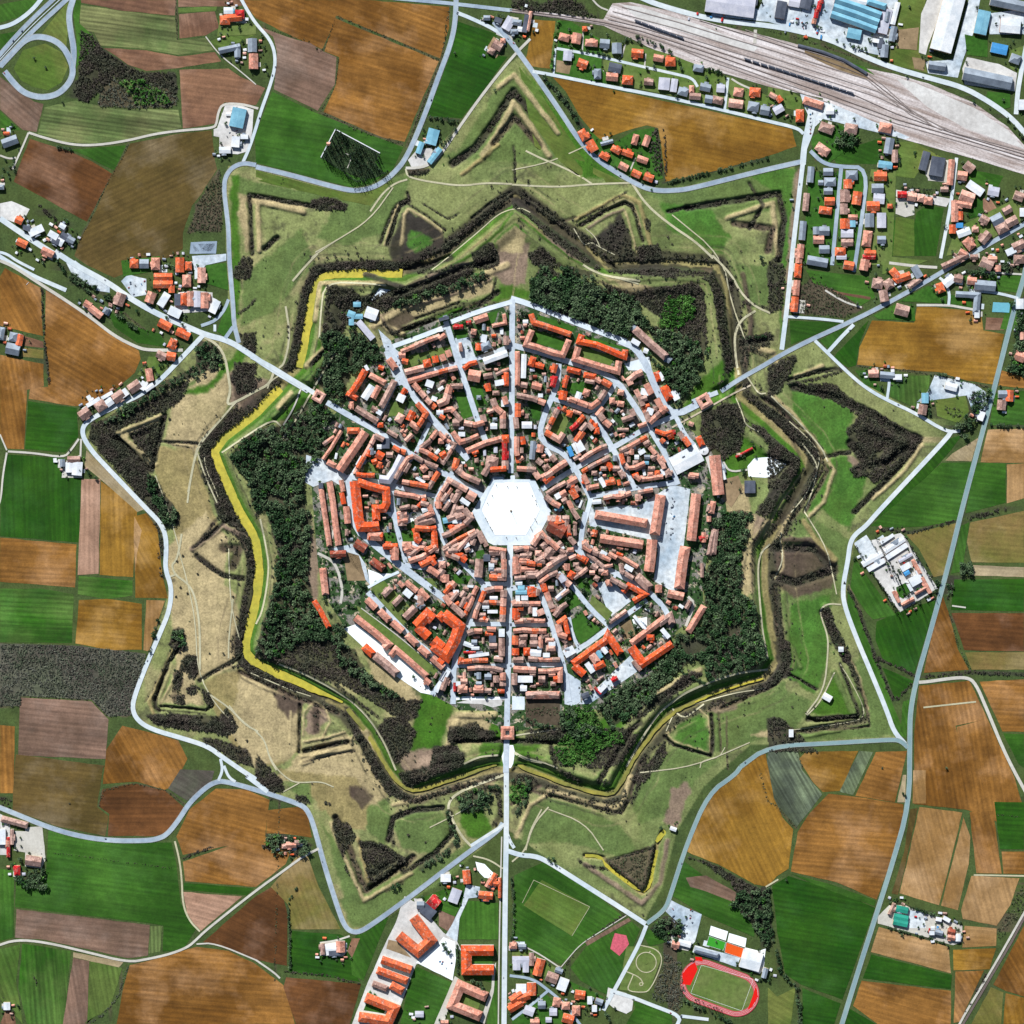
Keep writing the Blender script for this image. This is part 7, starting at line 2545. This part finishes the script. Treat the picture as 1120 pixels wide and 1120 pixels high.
def plant(k, x, y, s, nm, cat, grp, base):
    key = (k, rnd.randrange(4))
    if key not in PROTO: PROTO[key] = tree_proto(*key)
    cr, tr = PROTO[key]
    a = W2((x, y))
    o = empty(nm, a[0], a[1], hz(x, y) if 0 < x < N and 0 < y < N else 0, rnd.uniform(0, 6.28))
    o.scale = (s, s, s * rnd.uniform(.9, 1.1))
    for n_, me in (('crown', cr), ('trunk', tr)):
        c_ = bpy.data.objects.new(n_, me); COL.objects.link(c_); c_.parent = o
    tag(o, None, cat, grp)
    want(o, base, x, y)
TW = {'g': 'dark green leafy tree', 'v': 'bright green leafy tree', 'd': 'bare brown shrubby tree', 's': 'low olive shrub', 'k': 'grey thicket tree'}
for k, x, y, s in single:
    plant(k, x, y, s, 'tree' if k in 'gv' else 'shrub', 'tree' if k in 'gv' else 'shrub', 'scattered trees and shrubs', TW[k] + ' ' + where(x, y))
for k, x, y, s in MARK:
    if k == 'c': plant('c', x, y, rnd.uniform(.8, 1.15), 'cypress_tree', 'cypress', 'cypresses of the cemeteries', 'tall dark cypress in the %s cemetery' % ('far right' if x > 560 else 'top'))
SNAME = {'g': ('woodland', 'dense dark green woodland on the inner ramparts and in gardens'), 'v': ('green_thicket', 'bright green bushes on the bastions and in gardens'),
         'd': ('scrub', 'leafless brown scrub filling the ditches of the fortress'), 's': ('shrubbery', 'low olive shrubs along banks, paths and gardens'),
         'k': ('grey_thicket', 'grey-green low thicket plots in the fields'), 'c': ('cypress_hedge', 'narrow dark cypress rows')}
for k, L_ in PL.items():
    if not L_: continue
    A = np.array([(x, y, s) for x, y, s in L_])
    xi = np.clip(A[:, 0], 0, N - 1).astype(int); yi = np.clip(A[:, 1], 0, N - 1).astype(int)
    z = H[yi, xi]
    ang = nr.rand(len(A)) * 6.283; tv = nr.randint(0, 7, len(A))
    T_ = np.stack(TEMPL[k])[tv]                       # (m, nv, 3)
    ca, sa = np.cos(ang)[:, None], np.sin(ang)[:, None]
    X = (T_[:, :, 0] * ca - T_[:, :, 1] * sa) * A[:, 2:3] + ((A[:, 0] - 560) * S)[:, None]
    Y = (T_[:, :, 0] * sa + T_[:, :, 1] * ca) * A[:, 2:3] + ((560 - A[:, 1]) * S)[:, None]
    Z = T_[:, :, 2] * A[:, 2:3] + z[:, None]
    V = np.stack([X, Y, Z], -1).reshape(-1, 3)
    nm, lb = SNAME[k]
    o = np_mesh(nm, V, quads(len(V) // 4), LEAF[k])
    tag(o, lb, nm.replace('_', ' '), kind='stuff')
    print(nm, len(A), len(V) // 4)

# ------------------------------------------------------------------ landmarks
def disc(name, cx, cy, r0, r1, mat, z, n=40, x_axis=None, half=0.0, ang=0.0):
    """ring or disc (r0 = 0); with half > 0 a stadium"""
    vs, fs = [], []
    ca, sa = math.cos(ang), math.sin(ang)
    for i in range(n):
        a = 2 * math.pi * i / n
        o_ = half if math.cos(a) >= 0 else -half
        for r in ((r0, r1) if r0 else (r1,)):
            u, v = o_ + math.cos(a) * r, math.sin(a) * r
            vs.append((*W2((cx + u * ca - v * sa, cy + u * sa + v * ca)), z))
    if r0:
        for i in range(n):
            a, b_ = 2 * i, 2 * ((i + 1) % n)
            fs.append((a, a + 1, b_ + 1, b_))
    else: fs = [list(range(n))]
    o = mesh(name, vs, fs, mat)
    if o.data.polygons[0].normal.z < 0: o.data.flip_normals()
    tag(o, kind='structure')
    return o
def gp(o, x, y): return (o[0] + x / o[2], o[1] + y / o[2])
def cyl(name, x, y, z0, z1, r, mat, parent, n=12, r2=None):
    r2 = r if r2 is None else r2
    vs = [(x + math.cos(6.2832 * i / n) * rr, y + math.sin(6.2832 * i / n) * rr, z) for z, rr in ((z0, r), (z1, r2)) for i in range(n)]
    fs = [(i, (i + 1) % n, n + (i + 1) % n, n + i) for i in range(n)] + [tuple(range(n, 2 * n)), tuple(range(n))[::-1]]
    return mesh(name, vs, fs, mat, parent)
for nm, v, o in MISC:
    if nm == 'ringpath':
        x, y = gp(o, v[0], v[1]); r = v[2] / o[2]
        disc('park_path', x, y, max(.01, r - 1.0), r, M['path'], 1.25)
        disc('flower_bed', x, y, 0, 2.2, M['lawn_pale'], 1.2)
    elif nm == 'plaza_hex':
        pts = [gp(o, v[i], v[i + 1]) for i in range(0, len(v), 2)]
        sheet('town_square', pts, M['ring_paving'], 1.32, 0)
        sheet('town_square_floor', [gp(o, *s_) for s_ in ((490, 462), (790, 460), (885, 700), (760, 922), (490, 920), (374, 702))], M['plaza'], 1.36, 0)
    elif nm == 'cemetery_wall':
        a_, b_ = gp(o, v[0], v[1]), gp(o, v[2], v[3])
        org = W2(a_); w_ = empty('cemetery_wall', *org)
        sweep([a_, b_], 1.0, 2.2, .3, 'w', w_, org, wallm='wall_white', flat=True, roofname='coping')
        tag(w_, None, 'wall', 'walls of the cypress cemetery'); want(w_, 'white boundary wall of the cypress cemetery above the star', *a_)
    elif nm == 'round_tank':
        x, y = gp(o, v[0], v[1]); a = W2((x, y)); r = v[2] / o[2] * S
        e = empty('round_tent', *a)
        cyl('drum', 0, 0, 0, 4, r, M['wall_white'], e, 24); cyl('roof', 0, 0, 4.05, 6.2, r + .4, RM['w'], e, 24, .5)
        tag(e, 'round white pavilion at the head of the long orange hall', 'pavilion')
    elif nm == 'gate_tower':
        x, y = gp(o, v[0], v[1]); a = W2((x, y))
        e = empty('gate_house', *a)
        w_ = max(v[2], v[3]) / o[2]; ang = math.radians({True: 0}.get(o[2] == 8, 30 if x > 560 else 30))
        if o[2] == 8: ang, w_ = 0, 14.
        elif x > 560: ang, w_ = math.radians(-30), 14.
        else: ang, w_ = math.radians(30), 12.
        ca, sa = math.cos(ang), math.sin(ang); q = w_ * .34
        ring = [(x + u * ca - vv * sa, y + u * sa + vv * ca) for u, vv in ((-q, -q), (q, -q), (q, q), (-q, q))]
        sweep(ring, w_ * .36, 9, 2.2, 'r' if o[2] == 8 else 'p', e, a, closed=True, wallm='stone')
        tag(e, {True: 'red-roofed square gate house with open court on the bottom avenue'}.get(o[2] == 8, 'pink stone gate house with open court at the %s road through the ramparts' % ('right-hand' if x > 560 else 'left-hand')), 'gate house', 'fortress gates')
# the piazza: kerb hexagon, flagpole, statues
P8 = (480, 470, 8)
for seg in ([(575, 462), (490, 460), (445, 520), (372, 700), (400, 780), (490, 922), (582, 925)], [(660, 460), (790, 458), (830, 540), (885, 700), (850, 780), (760, 924), (662, 925)]):
    strip('kerb_line', [gp(P8, *s_) for s_ in seg], .35, M['paving'], 1.45, False, 0)
cx, cy = gp(P8, 630, 708); a = W2((cx, cy))
e = empty('flagpole', a[0], a[1], 1.3)
cyl('base', 0, 0, 0, 1.2, 3.0, M['stone'], e, 6); cyl('plinth', 0, 0, 1.2, 4.0, 1.5, M['metal'], e, 6, 1.0); cyl('pole', 0, 0, 4.0, 33, .45, M['metal'], e, 8, .2)
tag(e, 'tall flagpole on a stone base in the middle of the white square', 'flagpole')
def statue(): 
    s_ = empty('statue', 0, 0)
    cyl('pedestal', 0, 0, 0, 2.6, 1.1, M['stone'], s_, 4, .8)
    vs, fs = [], []
    prof = [(0, .5), (.8, .62), (1.7, .42), (2.3, .62), (2.75, .3), (2.9, .16), (3.15, .26), (3.45, .2), (3.55, .02)]
    for z, r in prof:
        for i in range(8): vs.append((math.cos(i * .785) * r * (1.0), math.sin(i * .785) * r * .75, 2.6 + z))
    for j in range(len(prof) - 1):
        for i in range(8): fs.append((j * 8 + i, j * 8 + (i + 1) % 8, j * 8 + 8 + (i + 1) % 8, j * 8 + 8 + i))
    mesh('figure', vs, fs, M['umber'], s_)
    return s_
st0 = None
for i, (x, y) in enumerate([(500, 480), (600, 495), (682, 497), (465, 572), (425, 640), (815, 572), (845, 615), (852, 648), (408, 770), (422, 798), (450, 850), (465, 875), (838, 775), (852, 800), (800, 848), (812, 872), (590, 940), (675, 942), (875, 520), (925, 610)]):
    if st0 is None: s_ = st0 = statue()
    else: s_ = copy_tree(st0)
    a = W2(gp(P8, x, y)); s_.location = (a[0], a[1], 1.3)
    tag(s_, None, 'statue', 'statues round the white square'); want(s_, 'dark statue on pale pedestal at %s o\'clock on the white square' % clk(*gp(P8, x, y)), x, y)
# freight trains
def wagon(c):
    e = empty('freight_wagon', 0, 0)
    box('body', 0, 0, 2.6, 15, 3.0, 2.8, RM[c], e); box('chassis', 0, 0, .95, 14, 2.4, .4, M['rail'], e)
    for s_ in (-1, 1): box('bogie', s_ * 5.2, 0, .5, 2.6, 2.2, .5, M['tyre'], e)
    return e
T30 = (840, 0, 4)
wg = {}
def train(a_, b_, name, cols):
    A_, B_ = W2(gp(T30, *a_)), W2(gp(T30, *b_))
    L_ = math.hypot(B_[0] - A_[0], B_[1] - A_[1]); n = int(L_ / 16.2); an = math.atan2(B_[1] - A_[1], B_[0] - A_[0])
    for i in range(n):
        c = cols[i % len(cols)]
        if c not in wg: w_ = wg[c] = wagon(c)
        else: w_ = copy_tree(wg[c])
        u = (i + .5) / n
        w_.location = (A_[0] + (B_[0] - A_[0]) * u, A_[1] + (B_[1] - A_[1]) * u, 1.4); w_.rotation_euler = (0, 0, an)
        tag(w_, '%s freight wagon, %s from left in the %s' % (RNAME[c], ordw(i + 1), name), 'freight wagon', 'freight wagons in the rail yard')
train((0, 288), (375, 410), 'long dark train on the rail yard', 'kkkk')
train((-585, 88), (-370, 168), 'short dark train left in the rail yard', 'kk')
train((-108, 255), (0, 290), 'short dark train mid rail yard', 'k')
# running track, pitches, cars
T23 = (560, 840, 4)
cx, cy = gp(T23, 908, 962)
an = math.radians(20)
disc('running_track', cx, cy, 0, 24.5, M['clay'], 1.30, 64, half=20, ang=an)
for k_ in range(3): disc('lane_line', cx, cy, 20.0 + k_ * 1.5, 20.15 + k_ * 1.5, M['line'], 1.34, 64, half=20, ang=an)
disc('infield', cx, cy, 0, 18.5, M['lawn_pale'], 1.36, 64, half=20, ang=an)
sheet('sports_court', [gp(T23, *p_) for p_ in ((770, 870), (800, 850), (812, 880), (780, 950), (745, 945), (745, 900))], M['red_court'], 1.38, 0)
sheet('sports_court', [gp(T23, *p_) for p_ in ((800, 825), (830, 828), (835, 845), (805, 842))], M['red_court'], 1.385, 0)
sheet('sports_court', [gp(T23, *p_) for p_ in ((1068, 950), (1076, 1000), (1050, 1045), (1030, 1060), (1052, 1000))], M['red_court'], 1.387, 0)
def line_rect(T, pts, z=1.42, w=.25):
    q = [gp(T, *p_) for p_ in pts]
    for a_, b_ in zip(q, q[1:] + [q[0]]): strip('pitch_marking', [a_, b_], w, M['line'], z, False, 0)
line_rect(T23, [(828, 862), (1055, 925), (1005, 1062), (782, 985)], 1.42, .22)
line_rect(T23, [(862, 735), (935, 762), (925, 798), (850, 775)], 1.4, .2)
line_rect(T23, [(938, 762), (1018, 790), (1002, 830), (930, 806)], 1.41, .2)
def car(c):
    e = empty('parked_car', 0, 0)
    vs = [(-2.1, -.85, .3), (2.1, -.85, .3), (2.1, .85, .3), (-2.1, .85, .3), (-2.1, -.85, .95), (2.05, -.82, .8), (2.05, .82, .8), (-2.1, .85, .95)]
    F6 = [(0, 3, 2, 1), (4, 5, 6, 7), (0, 1, 5, 4), (1, 2, 6, 5), (2, 3, 7, 6), (3, 0, 4, 7)]
    mesh('body', vs, F6, RM[c], e)
    vs = [(-1.7, -.75, .96), (1.0, -.75, .92), (1.0, .75, .92), (-1.7, .75, .96), (-1.3, -.62, 1.42), (.4, -.62, 1.42), (.4, .62, 1.42), (-1.3, .62, 1.42)]
    mesh('window', vs, F6, M['glass'], e)
    box('roof', -.45, 0, 1.45, 1.5, 1.15, .05, RM[c], e)
    for u in (-1.3, 1.3):
        for v in (-.8, .8):
            cyl('wheel', u, v, 0.02, .6, .3, M['tyre'], e, 8)
    return e
CARS = {}
lots = [('paved square yard by the town supermarket', (620, 470, 8), (780, 600), (870, 1000), 16), ('wide parking avenue right of the long orange halls', (620, 470, 8), (900, 560), (940, 1000), 14),
        ('yard by the upper-left white works', (0, 0, 4), (990, 480), (1080, 640), 12), ('lot beside the sports ground', (560, 840, 4), (700, 600), (790, 690), 14), ('barracks square at the bottom', (280, 840, 4), (800, 760), (860, 880), 8),
        ('car park of the railway station', (840, 0, 4), (170, 500), (200, 600), 6), ('concrete yard of the blue-roofed factory', (840, 0, 4), (100, 60), (230, 170), 14), ('paved square by the town left gate', (340, 330, 8), (700, 440), (780, 760), 10),
        ('bottom town car park', (560, 560, 4), (370, 640), (520, 820), 12), ('small village lots at left', (0, 280, 4), (560, 100), (640, 180), 8)]
for nm, T, a_, b_, n in lots:
    for i in range(n):
        c = rnd.choice('wwlkgkRB')
        if c not in CARS: k_ = CARS[c] = car(c)
        else: k_ = copy_tree(CARS[c])
        q = gp(T, rnd.uniform(a_[0], b_[0]), rnd.uniform(a_[1], b_[1])); a = W2(q)
        if bmask[int(q[1]), int(q[0])] and 'avenue' not in nm and 'gate' not in nm: q = gp(T, a_[0] + (b_[0] - a_[0]) * .5, a_[1] + (i / n) * (b_[1] - a_[1])); a = W2(q)
        k_.location = (a[0], a[1], 1.3); k_.rotation_euler = (0, 0, rnd.choice((.5, 2.07, .52)))
        tag(k_, None, 'car', 'parked cars'); want(k_, '%s car, %s' % (RNAME[c], nm), *q)
cand_r = [(m, w, pts) for m, w, pts in ROADS if 'asphalt' in m and w >= 3.5 or m == 'paving']
for i in range(110):
    m, w, pts = rnd.choice(cand_r); q = smooth_line(pts, 2); nn = offs(q); k_ = rnd.randrange(1, len(q) - 1) if len(q) > 2 else 0
    s_ = rnd.choice((-1, 1)); x, y = q[k_][0] + nn[k_][0] * w * .2 * s_, q[k_][1] + nn[k_][1] * w * .2 * s_
    if not (4 < x < N - 4 and 4 < y < N - 4): continue
    c = rnd.choice('wklgRgk')
    if c not in CARS: o = CARS[c] = car(c)
    else: o = copy_tree(CARS[c])
    o.name = 'moving_car'
    a = W2((x, y)); an = math.atan2(nn[k_][0], -nn[k_][1]) if False else math.atan2(-(q[k_ + 1 if k_ + 1 < len(q) else k_][1] - q[k_ - 1 if k_ else 0][1]), q[k_ + 1 if k_ + 1 < len(q) else k_][0] - q[k_ - 1 if k_ else 0][0])
    o.location = (a[0], a[1], 1.35 + max(0, hz(x, y))); o.rotation_euler = (0, 0, an)
    tag(o, None, 'car', 'cars on the streets and roads'); want(o, '%s car on the %s %s' % (RNAME[c], 'street' if m == 'paving' else 'road', where(x, y)), x, y)
# paving bands of the square
for i in range(6):
    an = math.radians(30 + 60 * i); c0 = gp(P8, 630, 692)
    strip('paving_band', [(c0[0] + math.cos(an) * 5, c0[1] + math.sin(an) * 5), (c0[0] + math.cos(an) * 27, c0[1] + math.sin(an) * 27)], .35, M['ring_paving'], 1.41, False, 0)
number_labels()
print('objects', len(bpy.data.objects))
